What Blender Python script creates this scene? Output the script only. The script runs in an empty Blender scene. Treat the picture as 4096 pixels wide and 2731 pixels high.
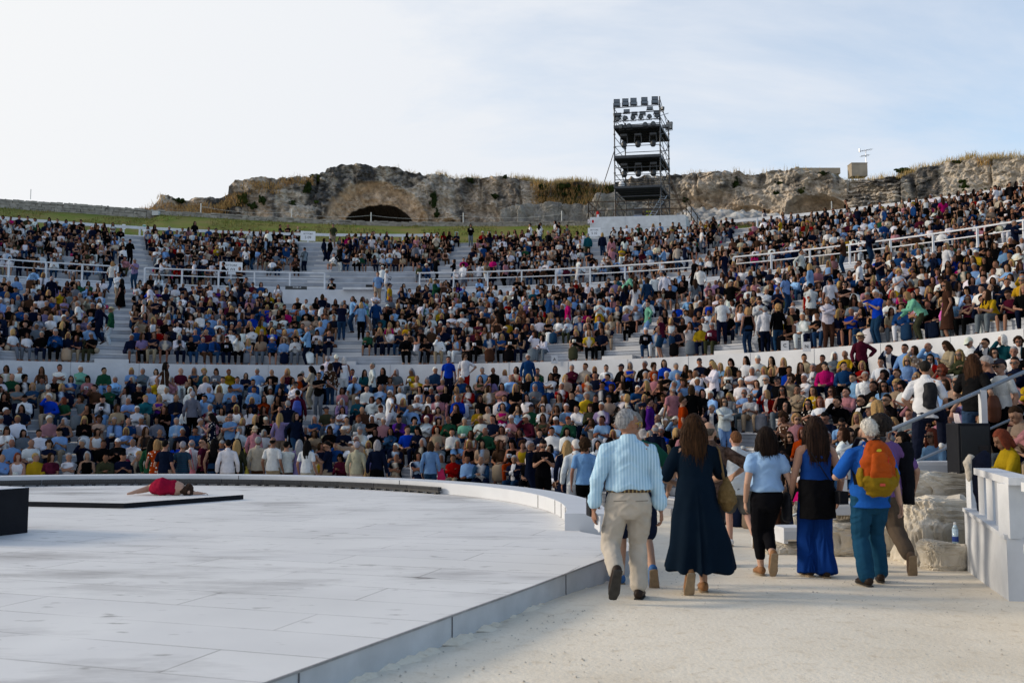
import bpy, bmesh, math, random
import numpy as np
from mathutils import Vector, Matrix, Euler
rng = random.Random(7)
NR = np.random.RandomState(5)
sc = bpy.context.scene
col = sc.collection
R_ = math.radians

# ---------------------------------------------------------------- camera
CAMH, FPX, HZ = 1.6, 3999.0, 1690.0          # eye height (m), focal length and horizon row of the 4096 px photograph
PITCH = math.atan((HZ - 1365.5) / FPX)
cam = bpy.data.cameras.new('camera'); camo = bpy.data.objects.new('camera', cam); col.objects.link(camo)
camo.location = (0, 0, CAMH); camo.rotation_euler = (math.pi / 2 + PITCH, 0, 0)
cam.sensor_width = 36.0; cam.lens = 36.0 * FPX / 4096.0; cam.clip_start = 0.1; cam.clip_end = 3000
cam.dof.use_dof = True; cam.dof.focus_distance = 34.0; cam.dof.aperture_fstop = 5.0
sc.camera = camo

def ray(px, py):
    """direction through a pixel of the 4096 px photograph"""
    u = (px - 2048.0) / FPX; v = -(py - 1365.5) / FPX
    return Vector((u, math.cos(PITCH) - v * math.sin(PITCH), math.sin(PITCH) + v * math.cos(PITCH)))
def at_y(px, py, Y):
    r = ray(px, py); return Vector((0, 0, CAMH)) + r * (Y / r.y)
def at_z(px, py, z):
    r = ray(px, py); return Vector((0, 0, CAMH)) + r * ((z - CAMH) / r.z)
def project(x, y, z):
    a, b, c = x, y, z - CAMH
    d = b * math.cos(PITCH) + c * math.sin(PITCH); h = -b * math.sin(PITCH) + c * math.cos(PITCH)
    if d < 0.1: return (-1e6, -1e6, d)
    return (2048 + FPX * a / d, 1365.5 - FPX * h / d, d)
def az_ring(px, ring):
    """where the vertical plane through photo column px meets a ring (far side)"""
    cx, cy, R = ring
    u = (px - 2048.0) / FPX
    A = u * u + 1; B = -2 * (u * cx + cy); C = cx * cx + cy * cy - R * R
    Y = (-B + math.sqrt(max(B * B - 4 * A * C, 0))) / (2 * A)
    return u * Y, Y
def ground_z(x, y):
    return -0.02 - 0.04 * min(max(y - 9.0, 0), 12.0)

# ---------------------------------------------------------------- noise
def _h(ix, iy, iz, s):
    n = (ix.astype(np.int64) * 374761393 + iy.astype(np.int64) * 668265263 + iz.astype(np.int64) * 2147483647 + s * 144665) & 0xffffffff
    n = ((n ^ (n >> 13)) * 1274126177) & 0xffffffff
    n = n ^ (n >> 16)
    return (n & 0xffff) / 32767.5 - 1.0
def noise3(p, s=0):
    p = np.asarray(p, float); i = np.floor(p); f = p - i; f = f * f * (3 - 2 * f); r = 0
    for dx in (0, 1):
        for dy in (0, 1):
            for dz in (0, 1):
                w = (f[..., 0] if dx else 1 - f[..., 0]) * (f[..., 1] if dy else 1 - f[..., 1]) * (f[..., 2] if dz else 1 - f[..., 2])
                r = r + w * _h(i[..., 0] + dx, i[..., 1] + dy, i[..., 2] + dz, s)
    return r
def fbm(p, o=4, s=0):
    p = np.asarray(p, float); r = 0; a = 1.0
    for k in range(o):
        r = r + a * noise3(p * (2 ** k) + 17.3 * k, s + k); a *= .5
    return r

# ---------------------------------------------------------------- materials
def mat(name, rgb, rough=.8, noise=0, nscale=4.0, bump=0, bscale=60.0, rgb2=None, spec=.1, metal=0.0, objcol=False, attr=None, wave=None, coords='Object'):
    m = bpy.data.materials.new(name); m.use_nodes = True; nt = m.node_tree; nt.nodes.clear()
    out = nt.nodes.new('ShaderNodeOutputMaterial'); b = nt.nodes.new('ShaderNodeBsdfPrincipled')
    nt.links.new(b.outputs[0], out.inputs[0])
    b.inputs['Roughness'].default_value = rough; b.inputs['Specular IOR Level'].default_value = spec; b.inputs['Metallic'].default_value = metal
    tc = nt.nodes.new('ShaderNodeTexCoord')
    if objcol:
        src = nt.nodes.new('ShaderNodeObjectInfo').outputs['Color']
    elif attr:
        a = nt.nodes.new('ShaderNodeAttribute'); a.attribute_name = attr; src = a.outputs['Color']
    else:
        c = nt.nodes.new('ShaderNodeRGB'); c.outputs[0].default_value = (*rgb, 1); src = c.outputs[0]
    if noise:
        n = nt.nodes.new('ShaderNodeTexNoise'); n.inputs['Scale'].default_value = nscale; n.inputs['Detail'].default_value = 6
        nt.links.new(tc.outputs[coords], n.inputs['Vector'])
        mp = nt.nodes.new('ShaderNodeMapRange'); mp.inputs[1].default_value = .3; mp.inputs[2].default_value = .7
        nt.links.new(n.outputs[0], mp.inputs[0])
        mx = nt.nodes.new('ShaderNodeMix'); mx.data_type = 'RGBA'
        if rgb2 is not None:
            mx.inputs[7].default_value = (*rgb2, 1); nt.links.new(src, mx.inputs[6]); nt.links.new(mp.outputs[0], mx.inputs[0])
        else:
            mx.blend_type = 'MULTIPLY'; mx.inputs[0].default_value = noise
            nt.links.new(src, mx.inputs[6])
            cr = nt.nodes.new('ShaderNodeValToRGB'); cr.color_ramp.elements[0].color = (.35, .35, .35, 1); nt.links.new(mp.outputs[0], cr.inputs[0])
            nt.links.new(cr.outputs[0], mx.inputs[7])
        src = mx.outputs[2]
    if wave:   # (axis, scale, rgb, width) thin lines
        w = nt.nodes.new('ShaderNodeTexWave'); w.bands_direction = wave[0]; w.inputs['Scale'].default_value = wave[1]
        w.inputs['Distortion'].default_value = wave[4] if len(wave) > 4 else 0.0
        nt.links.new(tc.outputs[coords], w.inputs['Vector'])
        mp = nt.nodes.new('ShaderNodeMapRange'); mp.inputs[1].default_value = wave[3]; mp.inputs[2].default_value = min(wave[3] + .25, 1)
        nt.links.new(w.outputs['Fac'], mp.inputs[0])
        mx = nt.nodes.new('ShaderNodeMix'); mx.data_type = 'RGBA'; mx.inputs[7].default_value = (*wave[2], 1)
        nt.links.new(src, mx.inputs[6]); nt.links.new(mp.outputs[0], mx.inputs[0]); src = mx.outputs[2]
    nt.links.new(src, b.inputs['Base Color'])
    if bump:
        n = nt.nodes.new('ShaderNodeTexNoise'); n.inputs['Scale'].default_value = bscale; n.inputs['Detail'].default_value = 5
        nt.links.new(tc.outputs[coords], n.inputs['Vector'])
        bp = nt.nodes.new('ShaderNodeBump'); bp.inputs['Strength'].default_value = bump; bp.inputs['Distance'].default_value = .02
        nt.links.new(n.outputs[0], bp.inputs['Height']); nt.links.new(bp.outputs[0], b.inputs['Normal'])
    return m

# ---------------------------------------------------------------- objects
def tag(o, label=None, cat=None, group=None, kind=None):
    if label: o['label'] = label
    if cat: o['category'] = cat
    if group: o['group'] = group
    if kind: o['kind'] = kind
    return o
def link(name, me, parent=None, loc=None):
    o = bpy.data.objects.new(name, me); col.objects.link(o)
    if parent is not None: o.parent = parent
    if loc is not None: o.location = loc
    return o
def empty(name, loc=(0, 0, 0), rz=0.0):
    o = bpy.data.objects.new(name, None); col.objects.link(o); o.location = loc; o.rotation_euler = (0, 0, rz); o.empty_display_size = .2
    return o
class MB:
    """collects boxes, bars, sheets; build() links them as one mesh object"""
    def __init__(s): s.v = []; s.f = []
    def add(s, vs, fs):
        n = len(s.v); s.v += [tuple(v) for v in vs]; s.f += [tuple(i + n for i in f) for f in fs]; return s
    def box(s, c, d, rz=0.0, M=None):
        hx, hy, hz = d[0] / 2, d[1] / 2, d[2] / 2
        vs = [Vector((x, y, z)) for z in (-hz, hz) for y in (-hy, hy) for x in (-hx, hx)]
        if M is None: M = Matrix.Translation(c) @ Matrix.Rotation(rz, 4, 'Z')
        else: M = Matrix.Translation(c) @ M
        return s.add([M @ v for v in vs], [(0, 2, 3, 1), (4, 5, 7, 6), (0, 1, 5, 4), (2, 6, 7, 3), (0, 4, 6, 2), (1, 3, 7, 5)])
    def beam(s, a, b, w, h):
        """rectangular bar a->b, width w (sideways), height h"""
        a, b = Vector(a), Vector(b); t = (b - a).normalized(); up = Vector((0, 0, 1))
        if abs(t.z) > .95: up = Vector((0, 1, 0))
        sd = t.cross(up).normalized() * (w / 2); u = sd.cross(t).normalized() * (h / 2)
        vs = [p + i * sd + j * u for p in (a, b) for i, j in ((-1, -1), (1, -1), (1, 1), (-1, 1))]
        return s.add(vs, [(0, 1, 2, 3), (7, 6, 5, 4), (0, 4, 5, 1), (1, 5, 6, 2), (2, 6, 7, 3), (3, 7, 4, 0)])
    def rod(s, a, b, r, n=6, r2=None):
        a, b = Vector(a), Vector(b); t = (b - a).normalized(); q = t.to_track_quat('Z', 'Y'); r2 = r if r2 is None else r2
        vs = []
        for p, rr in ((a, r), (b, r2)):
            for k in range(n):
                an = 2 * math.pi * k / n; vs.append(p + q @ Vector((rr * math.cos(an), rr * math.sin(an), 0)))
        fs = [(k, (k + 1) % n, n + (k + 1) % n, n + k) for k in range(n)] + [tuple(range(n - 1, -1, -1)), tuple(range(n, 2 * n))]
        return s.add(vs, fs)
    def mesh(s, name):
        me = bpy.data.meshes.new(name); me.from_pydata(s.v, [], s.f); me.update(); return me
    def build(s, name, m, parent=None, smooth=False, bevel=0, loc=None):
        me = s.mesh(name); me.materials.append(m)
        if smooth: me.polygons.foreach_set('use_smooth', [True] * len(me.polygons))
        o = link(name, me, parent, loc)
        if bevel:
            md = o.modifiers.new('bevel', 'BEVEL'); md.width = bevel; md.segments = 2; md.limit_method = 'ANGLE'
        return o
def grid_mesh(name, P, m, smooth=True, flip=False, attr=None):
    """P: (n,m,3) array -> sheet"""
    n, k = P.shape[:2]; idx = np.arange(n * k).reshape(n, k)
    q = np.stack([idx[:-1, :-1], idx[1:, :-1], idx[1:, 1:], idx[:-1, 1:]], -1).reshape(-1, 4)
    if flip: q = q[:, ::-1]
    me = np_mesh(name, P.reshape(-1, 3), q, m, smooth)
    if attr is not None: set_attr(me, 'tint', attr.reshape(-1, attr.shape[-1]))
    return me
def np_mesh(name, V, Q, m, smooth=True):
    V = np.asarray(V, np.float32); Q = np.asarray(Q, np.int32); k = Q.shape[1]
    me = bpy.data.meshes.new(name); me.vertices.add(len(V)); me.vertices.foreach_set('co', V.ravel())
    me.loops.add(Q.size); me.loops.foreach_set('vertex_index', Q.ravel())
    me.polygons.add(len(Q)); me.polygons.foreach_set('loop_start', np.arange(0, Q.size, k, dtype=np.int32))
    me.update(calc_edges=True)
    me.polygons.foreach_set('use_smooth', np.full(len(Q), smooth)); me.materials.append(m); me.validate(); return me
def set_attr(me, name, C):
    a = me.color_attributes.new(name, 'FLOAT_COLOR', 'POINT'); C = np.asarray(C, np.float32)
    if C.shape[1] == 3: C = np.c_[C, np.ones(len(C), np.float32)]
    a.data.foreach_set('color', C.ravel())
def text_mesh(name, s, size, m, parent, M, extrude=.002):
    cu = bpy.data.curves.new(name, 'FONT'); cu.body = s; cu.size = size; cu.extrude = extrude; cu.align_x = 'CENTER'; cu.align_y = 'CENTER'
    o = bpy.data.objects.new(name + '_curve', cu); col.objects.link(o)
    dg = bpy.context.evaluated_depsgraph_get(); me = bpy.data.meshes.new_from_object(o.evaluated_get(dg)); bpy.data.objects.remove(o)
    me.materials.clear(); me.materials.append(m); ob = link(name, me, parent); ob.matrix_local = M; return ob

# ---------------------------------------------------------------- world, sun
SUN_EL, SUN_AZ = R_(17.0), R_(-82.0)          # azimuth from +Y towards +X: the sun stands low on the photographer's left
w = bpy.data.worlds.new('World'); sc.world = w; w.use_nodes = True; nt = w.node_tree; nt.nodes.clear()
wo = nt.nodes.new('ShaderNodeOutputWorld'); bg = nt.nodes.new('ShaderNodeBackground'); nt.links.new(bg.outputs[0], wo.inputs[0])
sky = nt.nodes.new('ShaderNodeTexSky'); sky.sky_type = 'NISHITA'; sky.sun_disc = False; sky.sun_elevation = SUN_EL; sky.sun_rotation = SUN_AZ
sky.air_density = 1.0; sky.dust_density = .6; sky.ozone_density = 1.5
tc = nt.nodes.new('ShaderNodeTexCoord')
def nmath(op, a, b=None, clamp=False):
    n = nt.nodes.new('ShaderNodeMath'); n.operation = op; n.use_clamp = clamp
    for i, v in enumerate((a, b)):
        if v is None: continue
        if isinstance(v, (int, float)): n.inputs[i].default_value = v
        else: nt.links.new(v, n.inputs[i])
    return n.outputs[0]
sep = nt.nodes.new('ShaderNodeSeparateXYZ'); nt.links.new(tc.outputs['Generated'], sep.inputs[0])
# thin high cloud: direction projected on a cloud sheet, stretched streaks, denser towards the sun and the horizon
zc = nmath('ADD', nmath('MAXIMUM', sep.outputs[2], 0.0), .12)
px_ = nmath('DIVIDE', sep.outputs[0], zc); py_ = nmath('DIVIDE', sep.outputs[1], zc)
cmb = nt.nodes.new('ShaderNodeCombineXYZ'); nt.links.new(px_, cmb.inputs[0]); nt.links.new(nmath('MULTIPLY', py_, .55), cmb.inputs[1])
mpn = nt.nodes.new('ShaderNodeMapping'); mpn.inputs['Rotation'].default_value = (0, 0, R_(38)); mpn.inputs['Scale'].default_value = (.55, 1.5, 1); nt.links.new(cmb.outputs[0], mpn.inputs[0])
n1 = nt.nodes.new('ShaderNodeTexNoise'); n1.inputs['Scale'].default_value = 1.1; n1.inputs['Detail'].default_value = 9; n1.inputs['Roughness'].default_value = .6; n1.inputs['Distortion'].default_value = .6
nt.links.new(mpn.outputs[0], n1.inputs['Vector'])
sd = Vector((math.sin(SUN_AZ) * math.cos(SUN_EL), math.cos(SUN_AZ) * math.cos(SUN_EL), math.sin(SUN_EL)))
vm = nt.nodes.new('ShaderNodeVectorMath'); vm.operation = 'DOT_PRODUCT'; nt.links.new(tc.outputs['Generated'], vm.inputs[0]); vm.inputs[1].default_value = sd
near = nmath('MULTIPLY', nmath('ADD', vm.outputs['Value'], 1.0), .5)      # 0 away from the sun .. 1 at it
hor = nmath('POWER', nmath('SUBTRACT', 1.0, nmath('MAXIMUM', sep.outputs[2], 0.0)), 4.0)
cl = nmath('ADD', nmath('MULTIPLY', nmath('SUBTRACT', n1.outputs[0], .5), 2.3), nmath('ADD', nmath('MULTIPLY', nmath('SUBTRACT', near, .5), 2.0), nmath('MULTIPLY', hor, .45)))
clm = nmath('SUBTRACT', nmath('ADD', cl, .74), nmath('MULTIPLY', nmath('MAXIMUM', nmath('SUBTRACT', sep.outputs[2], .38), 0.0), 2.2), True)
cmix = nt.nodes.new('ShaderNodeMix'); cmix.data_type = 'RGBA'
ccol = nt.nodes.new('ShaderNodeMix'); ccol.data_type = 'RGBA'; ccol.inputs[6].default_value = (5.3, 5.9, 6.9, 1); ccol.inputs[7].default_value = (7.8, 7.7, 7.5, 1)
nt.links.new(nmath('POWER', near, 1.5), ccol.inputs[0]); nt.links.new(ccol.outputs[2], cmix.inputs[7])
hs = nt.nodes.new('ShaderNodeMix'); hs.data_type = 'RGBA'; hs.blend_type = 'MULTIPLY'; hs.inputs[0].default_value = 1; hs.inputs[7].default_value = (2.0, 1.98, 1.95, 1)
nt.links.new(sky.outputs[0], hs.inputs[6]); nt.links.new(hs.outputs[2], cmix.inputs[6]); nt.links.new(clm, cmix.inputs[0])
nt.links.new(cmix.outputs[2], bg.inputs[0]); bg.inputs[1].default_value = .1
sun = bpy.data.lights.new('sun', 'SUN'); so = bpy.data.objects.new('sun', sun); col.objects.link(so)
sun.energy = 2.5; sun.angle = R_(12.0); sun.color = (1.0, .86, .68)
so.rotation_euler = (-sd).to_track_quat('-Z', 'Y').to_euler()
sc.view_settings.view_transform = 'Standard'; sc.view_settings.look = 'None'; sc.view_settings.exposure = 0.36
sc.cycles.use_denoising = True; sc.cycles.max_bounces = 6; sc.cycles.diffuse_bounces = 3
# ================================================================ ground and stage
M_gravel = mat('pale_gravel', (.82, .735, .60), .95, noise=1, nscale=3.0, rgb2=(.77, .68, .545), bump=.28, bscale=30, spec=.02)
def soil(m):
    nt = m.node_tree; b = [n for n in nt.nodes if n.type == 'BSDF_PRINCIPLED'][0]; src = b.inputs['Base Color'].links[0].from_socket; tc = nt.nodes.new('ShaderNodeTexCoord')
    for sc_, lo, hi, c in ((.45, .48, .68, (.90, .885, .86)), (9.0, .56, .74, (.86, .83, .79)), (38.0, .58, .78, (.80, .77, .72))):
        n = nt.nodes.new('ShaderNodeTexNoise'); n.inputs['Scale'].default_value = sc_; n.inputs['Detail'].default_value = 6; nt.links.new(tc.outputs['Object'], n.inputs['Vector']); r = nt.nodes.new('ShaderNodeMapRange'); r.inputs[1].default_value = lo; r.inputs[2].default_value = hi; nt.links.new(n.outputs[0], r.inputs[0]); x = nt.nodes.new('ShaderNodeMix'); x.data_type = 'RGBA'; x.blend_type = 'MULTIPLY'; x.inputs[7].default_value = (*c, 1); nt.links.new(r.outputs[0], x.inputs[0]); nt.links.new(src, x.inputs[6]); src = x.outputs[2]
    nt.links.new(src, b.inputs['Base Color'])
soil(M_gravel)
nt_ = M_gravel.node_tree
def ground():
    xs = np.r_[np.linspace(-300, -30, 12), np.linspace(-28, 20, 97), np.linspace(24, 300, 12)]
    ys = np.r_[np.linspace(-100, -5, 8), np.linspace(-4, 34, 77), np.linspace(40, 500, 14)]
    X, Y = np.meshgrid(xs, ys, indexing='ij')
    Z = -0.02 - .04 * np.clip(Y - 9, 0, 12)
    Z += .018 * fbm(np.stack([X * .5, Y * .5, 0 * X], -1), 3, 3) * (Y < 34)
    o = link('ground', grid_mesh('ground', np.stack([X, Y, Z], -1), M_gravel)); tag(o, kind='structure')
ground()
# loose grains and pebbles on the path
def pebbles():
    V = []; Q = []
    base = np.array([(1, 0, 0), (-.5, .87, 0), (-.5, -.87, 0), (0, 0, .8)])
    for k in range(2600):
        y = 3.2 + 10 * rng.random() ** 1.6; x = rng.uniform(-2.5, 5.2)
        if x < .474 * (y - 8.45) - .1: continue
        s = rng.uniform(.004, .013); a = rng.random() * 6.3; c, sn = math.cos(a), math.sin(a)
        b = base * s @ np.array([[c, sn, 0], [-sn, c, 0], [0, 0, 1]])
        n = len(V) * 4; V.append(b + (x, y, ground_z(x, y) + .002)); Q += [(n, n + 1, n + 3), (n + 1, n + 2, n + 3), (n + 2, n, n + 3)]
    me = np_mesh('gravel', np.concatenate(V), Q, mat('pebble', (.58, .52, .43), .9, noise=.6, nscale=9))
    tag(link('gravel', me), 'loose pale grains scattered over the gravel path', 'gravel', kind='stuff')
pebbles()

M_white = mat('white_paint', (.56, .585, .63), .55, noise=.25, nscale=1.6, bump=.15, bscale=14)
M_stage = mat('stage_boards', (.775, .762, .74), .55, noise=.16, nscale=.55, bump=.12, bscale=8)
def stage_material(m):
    nt = m.node_tree; b = [n for n in nt.nodes if n.type == 'BSDF_PRINCIPLED'][0]; src = b.inputs['Base Color'].links[0].from_socket
    tc = nt.nodes.new('ShaderNodeTexCoord'); mp = nt.nodes.new('ShaderNodeMapping'); mp.inputs['Rotation'].default_value = (0, 0, R_(18)); nt.links.new(tc.outputs['Object'], mp.inputs[0])
    # panel joints, worn in places
    br = nt.nodes.new('ShaderNodeTexBrick'); br.inputs['Scale'].default_value = 1; br.inputs['Brick Width'].default_value = 2.5; br.inputs['Row Height'].default_value = .62
    br.inputs['Mortar Size'].default_value = .006; br.inputs['Color1'].default_value = (1, 1, 1, 1); br.inputs['Color2'].default_value = (.93, .93, .94, 1); br.inputs['Mortar'].default_value = (.44, .43, .42, 1)
    nt.links.new(mp.outputs[0], br.inputs['Vector'])
    nm = nt.nodes.new('ShaderNodeTexNoise'); nm.inputs['Scale'].default_value = .7; nt.links.new(mp.outputs[0], nm.inputs['Vector'])
    r1 = nt.nodes.new('ShaderNodeMapRange'); r1.inputs[1].default_value = .36; r1.inputs[2].default_value = .54; nt.links.new(nm.outputs[0], r1.inputs[0])
    m1 = nt.nodes.new('ShaderNodeMix'); m1.data_type = 'RGBA'; m1.blend_type = 'MULTIPLY'; nt.links.new(r1.outputs[0], m1.inputs[0]); nt.links.new(src, m1.inputs[6]); nt.links.new(br.outputs[0], m1.inputs[7])
    # dragged foot dirt, streaked
    mp2 = nt.nodes.new('ShaderNodeMapping'); mp2.inputs['Scale'].default_value = (.5, 1.3, 1); mp2.inputs['Rotation'].default_value = (0, 0, R_(14)); nt.links.new(tc.outputs['Object'], mp2.inputs[0])
    n2 = nt.nodes.new('ShaderNodeTexNoise'); n2.inputs['Scale'].default_value = .55; n2.inputs['Detail'].default_value = 10; n2.inputs['Roughness'].default_value = .66; nt.links.new(mp2.outputs[0], n2.inputs['Vector'])
    r2 = nt.nodes.new('ShaderNodeMapRange'); r2.inputs[1].default_value = .52; r2.inputs[2].default_value = .68; nt.links.new(n2.outputs[0], r2.inputs[0])
    m2 = nt.nodes.new('ShaderNodeMix'); m2.data_type = 'RGBA'; m2.blend_type = 'MULTIPLY'; m2.inputs[7].default_value = (.56, .55, .55, 1); nt.links.new(r2.outputs[0], m2.inputs[0]); nt.links.new(m1.outputs[2], m2.inputs[6])
    # small scuffs
    mp3 = nt.nodes.new('ShaderNodeMapping'); mp3.inputs['Scale'].default_value = (1.2, 3.2, 1); nt.links.new(tc.outputs['Object'], mp3.inputs[0])
    n3 = nt.nodes.new('ShaderNodeTexNoise'); n3.inputs['Scale'].default_value = 2.6; n3.inputs['Detail'].default_value = 4; nt.links.new(mp3.outputs[0], n3.inputs['Vector'])
    r3 = nt.nodes.new('ShaderNodeMapRange'); r3.inputs[1].default_value = .65; r3.inputs[2].default_value = .74; nt.links.new(n3.outputs[0], r3.inputs[0])
    m3 = nt.nodes.new('ShaderNodeMix'); m3.data_type = 'RGBA'; m3.blend_type = 'MULTIPLY'; m3.inputs[7].default_value = (.5, .49, .48, 1); nt.links.new(r3.outputs[0], m3.inputs[0]); nt.links.new(m2.outputs[2], m3.inputs[6])
    nt.links.new(m3.outputs[2], b.inputs['Base Color'])
stage_material(M_stage)
M_black = mat('black_paint', (.012, .013, .017), .6, noise=.4, nscale=8, bump=.15, bscale=25)
M_blackmetal = mat('black_metal', (.015, .017, .02), .45, noise=.3, nscale=12, spec=.5)

SC, SR, SZ = (-7.97, 14.56), 8.74, .17
def stage_outline():
    a0 = math.atan2(13.35 - SC[1], .88 - SC[0]); pts = []
    edge = [(-5.2, -1.5), (-3.4, 1.6), (-2.35, 3.72), (-1.38, 5.62), (-.98, 6.47), (-.42, 7.66), (.17, 8.9), (.85, 10.42), (1.22, 11.2), (1.51, 11.8)]
    pts += edge; pts += [(1.25, 12.7), (.92, 13.3)]
    for k in range(1, 61): # around the far side to the left
        a = a0 + (R_(262) - a0) * k / 60; pts.append((SC[0] + (SR + .03) * math.cos(a), SC[1] + (SR + .03) * math.sin(a)))
    pts += [(-16, 2), (-14, -3)]
    return pts
def stage():
    pts = stage_outline(); n = len(pts); b = MB()
    top = [(x, y, SZ) for x, y in pts]; bot = [(x, y, -.75) for x, y in pts]
    b.add(top, [tuple(range(n))]); o = b.build('stage_floor', M_stage); tag(o, 'pale round stage floor of scuffed painted boards with low kerb edge', 'stage')
    k = MB()  # the upright edge, a sheet of painted panels
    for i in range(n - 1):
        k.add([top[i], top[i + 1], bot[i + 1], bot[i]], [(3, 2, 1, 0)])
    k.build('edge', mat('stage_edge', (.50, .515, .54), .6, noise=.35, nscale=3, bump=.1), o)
    dr = MB()
    for k in range(90):
        i = rng.randrange(0, 9); q = Vector(top[i]).lerp(Vector(top[i + 1]), rng.random()); d_ = (Vector(top[i + 1]) - Vector(top[i])).normalized(); n_ = Vector((d_.y, -d_.x, 0)); s_ = rng.uniform(.02, .07); c_ = q + n_ * .0; gz = ground_z(q.x, q.y); u_ = d_ * s_ * 2.2; dr.add([c_ - u_ + Vector((0, 0, gz)) , c_ + u_ + Vector((0, 0, gz)), c_ + n_ * s_ * 1.6 + u_ * .4 + Vector((0, 0, gz - .01)) - Vector((0, 0, q.z)) * 0, c_ + n_ * s_ * 1.6 - u_ * .4 + Vector((0, 0, gz - .01)), c_ + Vector((0, 0, gz + s_ * .45))], [(0, 3, 4), (3, 2, 4), (2, 1, 4)])
    for k in range(len(dr.v)): dr.v[k] = (dr.v[k][0], dr.v[k][1], dr.v[k][2] - SZ)
    tag(dr.build('drifted_grit', M_gravel, None, True), 'pale grit drifted against the stage kerb', 'grit', kind='stuff')
    c = MB()  # worn dark arris along the top of the edge
    for i in range(8): c.beam(Vector(top[i]) + Vector((.003, -.002, -.003)), Vector(top[i + 1]) + Vector((.003, -.002, -.003)), .014, .014)
    c.build('edge_strip', mat('worn_edge', (.33, .32, .32), .7, noise=.6, nscale=6), o)
    for t in (3.36, 4.95, 6.5): # open joints between edge panels
        i = int(t); p = Vector(top[i]).lerp(Vector(top[i + 1]), t - i); j = MB(); d = (Vector(top[i + 1]) - Vector(top[i])).normalized()
        j.beam(p + Vector((d.y, -d.x, 0)) * .004, p + Vector((d.y, -d.x, 0)) * .004 - Vector((0, 0, .3)), .007, .01); j.build('joint', mat('joint_dark', (.12, .12, .13), .9), o)
    # raised rim (a low bench) around the back
    m = MB(); a0 = math.atan2(13.35 - SC[1], .88 - SC[0]) + .012; N = 110; prof = [(SR, SZ + .004), (SR, SZ + .225), (SR + .55, SZ + .225), (SR + .55, -.8)]
    ring = []
    for k_ in range(N + 1):
        a = a0 + (R_(250) - a0) * k_ / N; ring.append([(SC[0] + r * math.cos(a), SC[1] + r * math.sin(a), z) for r, z in prof])
    for k_ in range(N):
        q = len(m.v); m.add(ring[k_] + ring[k_ + 1], [(j + 4, j + 5, j + 1, j) for j in range(3)])
    m.add(ring[0], [(3, 2, 1, 0)])
    rim = m.build('rim', mat('rim_paint', (.62, .64, .67), .5, noise=.15, nscale=1.5), o)
    jn = MB()
    for a in (a0 + .12, a0 + .2, a0 + .27, a0 + .4, a0 + 1.0, a0 + 1.5):
        c_, s_ = math.cos(a), math.sin(a); jn.beam((SC[0] + (SR - .003) * c_, SC[1] + (SR - .003) * s_, SZ + .01), (SC[0] + (SR - .003) * c_, SC[1] + (SR - .003) * s_, SZ + .22), .012, .01)
    jn.build('joint', M_black, rim)
stage()
# footlights along the inside of the rim
M_lens = mat('lamp_glass', (.12, .14, .16), .25, spec=.6)
def footlights():
    a1 = math.atan2(20.25 - SC[1], -1.4 - SC[0]); a2 = R_(128); n = 13; r = SR - .12
    first = None
    for k in range(n):
        a = a1 + (a2 - a1) * (k + .5) / n; L = (a2 - a1) / n * r * .985
        e = empty('footlight', (SC[0] + r * math.cos(a), SC[1] + r * math.sin(a), SZ), a + math.pi / 2)
        tag(e, 'black batten footlight with a row of small lamps along the stage rim', 'footlight', 'footlights along the stage rim')
        if first is None:
            h = MB(); h.box((0, .0, .105), (L, .09, .075)); h.box((0, .02, .05), (L, .03, .04))
            for x in (-.42, -.14, .14, .42): h.box((x * L, 0, .02), (.05, .12, .04))
            g = MB()
            for j in range(26): g.box((-L / 2 + L * (j + .5) / 26, .047, .108), (L / 26 * .55, .012, .05))
            first = [h.mesh('housing'), g.mesh('lamp_row')]; first[0].materials.append(M_blackmetal); first[1].materials.append(mat('lamp_grey', (.07, .07, .072), .4))
        link('housing', first[0], e); link('lamp_row', first[1], e)
footlights()
# low black-edged platform and the black block
def platform():
    c = Vector((-6.5, 16.9)); u = Vector((1.47, 2.0)); v = Vector((-3.9, .85)); b = MB(); z0, z1 = SZ + .004, SZ + .085
    P = [c, c + u, c + u + v, c + v]
    b.add([(p.x, p.y, z) for z in (z0, z1) for p in P], [(0, 1, 5, 4), (1, 2, 6, 5), (2, 3, 7, 6), (3, 0, 4, 7)])
    o = b.build('platform', M_black); tag(o, 'low platform with black sides and white top on the stage', 'platform')
    t = MB(); t.add([(p.x, p.y, z1 + .002) for p in P], [(0, 1, 2, 3)]); t.build('top', M_stage, o)
    d = Vector((-.42, -.907)); w_ = Vector((-.907, .42)); p = Vector((-6.32, 13.2)); Q = [p, p + d * 1.4, p + d * 1.4 + w_ * 1.3, p + w_ * 1.3]; b = MB(); z0, z1 = SZ + .004, .755
    b.add([(q.x, q.y, z) for z in (z0, z1) for q in Q], [(1, 0, 4, 5), (2, 1, 5, 6), (3, 2, 6, 7), (0, 3, 7, 4)])
    o = b.build('stage_block', M_black); tag(o, 'tall black box with a pale top standing on the stage', 'stage block')
    t = MB(); t.add([(q.x, q.y, z1 + .006) for q in Q], [(3, 2, 1, 0)]); t.add([(q.x, q.y, z) for z in (z1, z1 + .006) for q in Q], [(1, 0, 4, 5), (2, 1, 5, 6), (3, 2, 6, 7), (0, 3, 7, 4)]); t.build('top', M_white, o)
platform()

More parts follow.
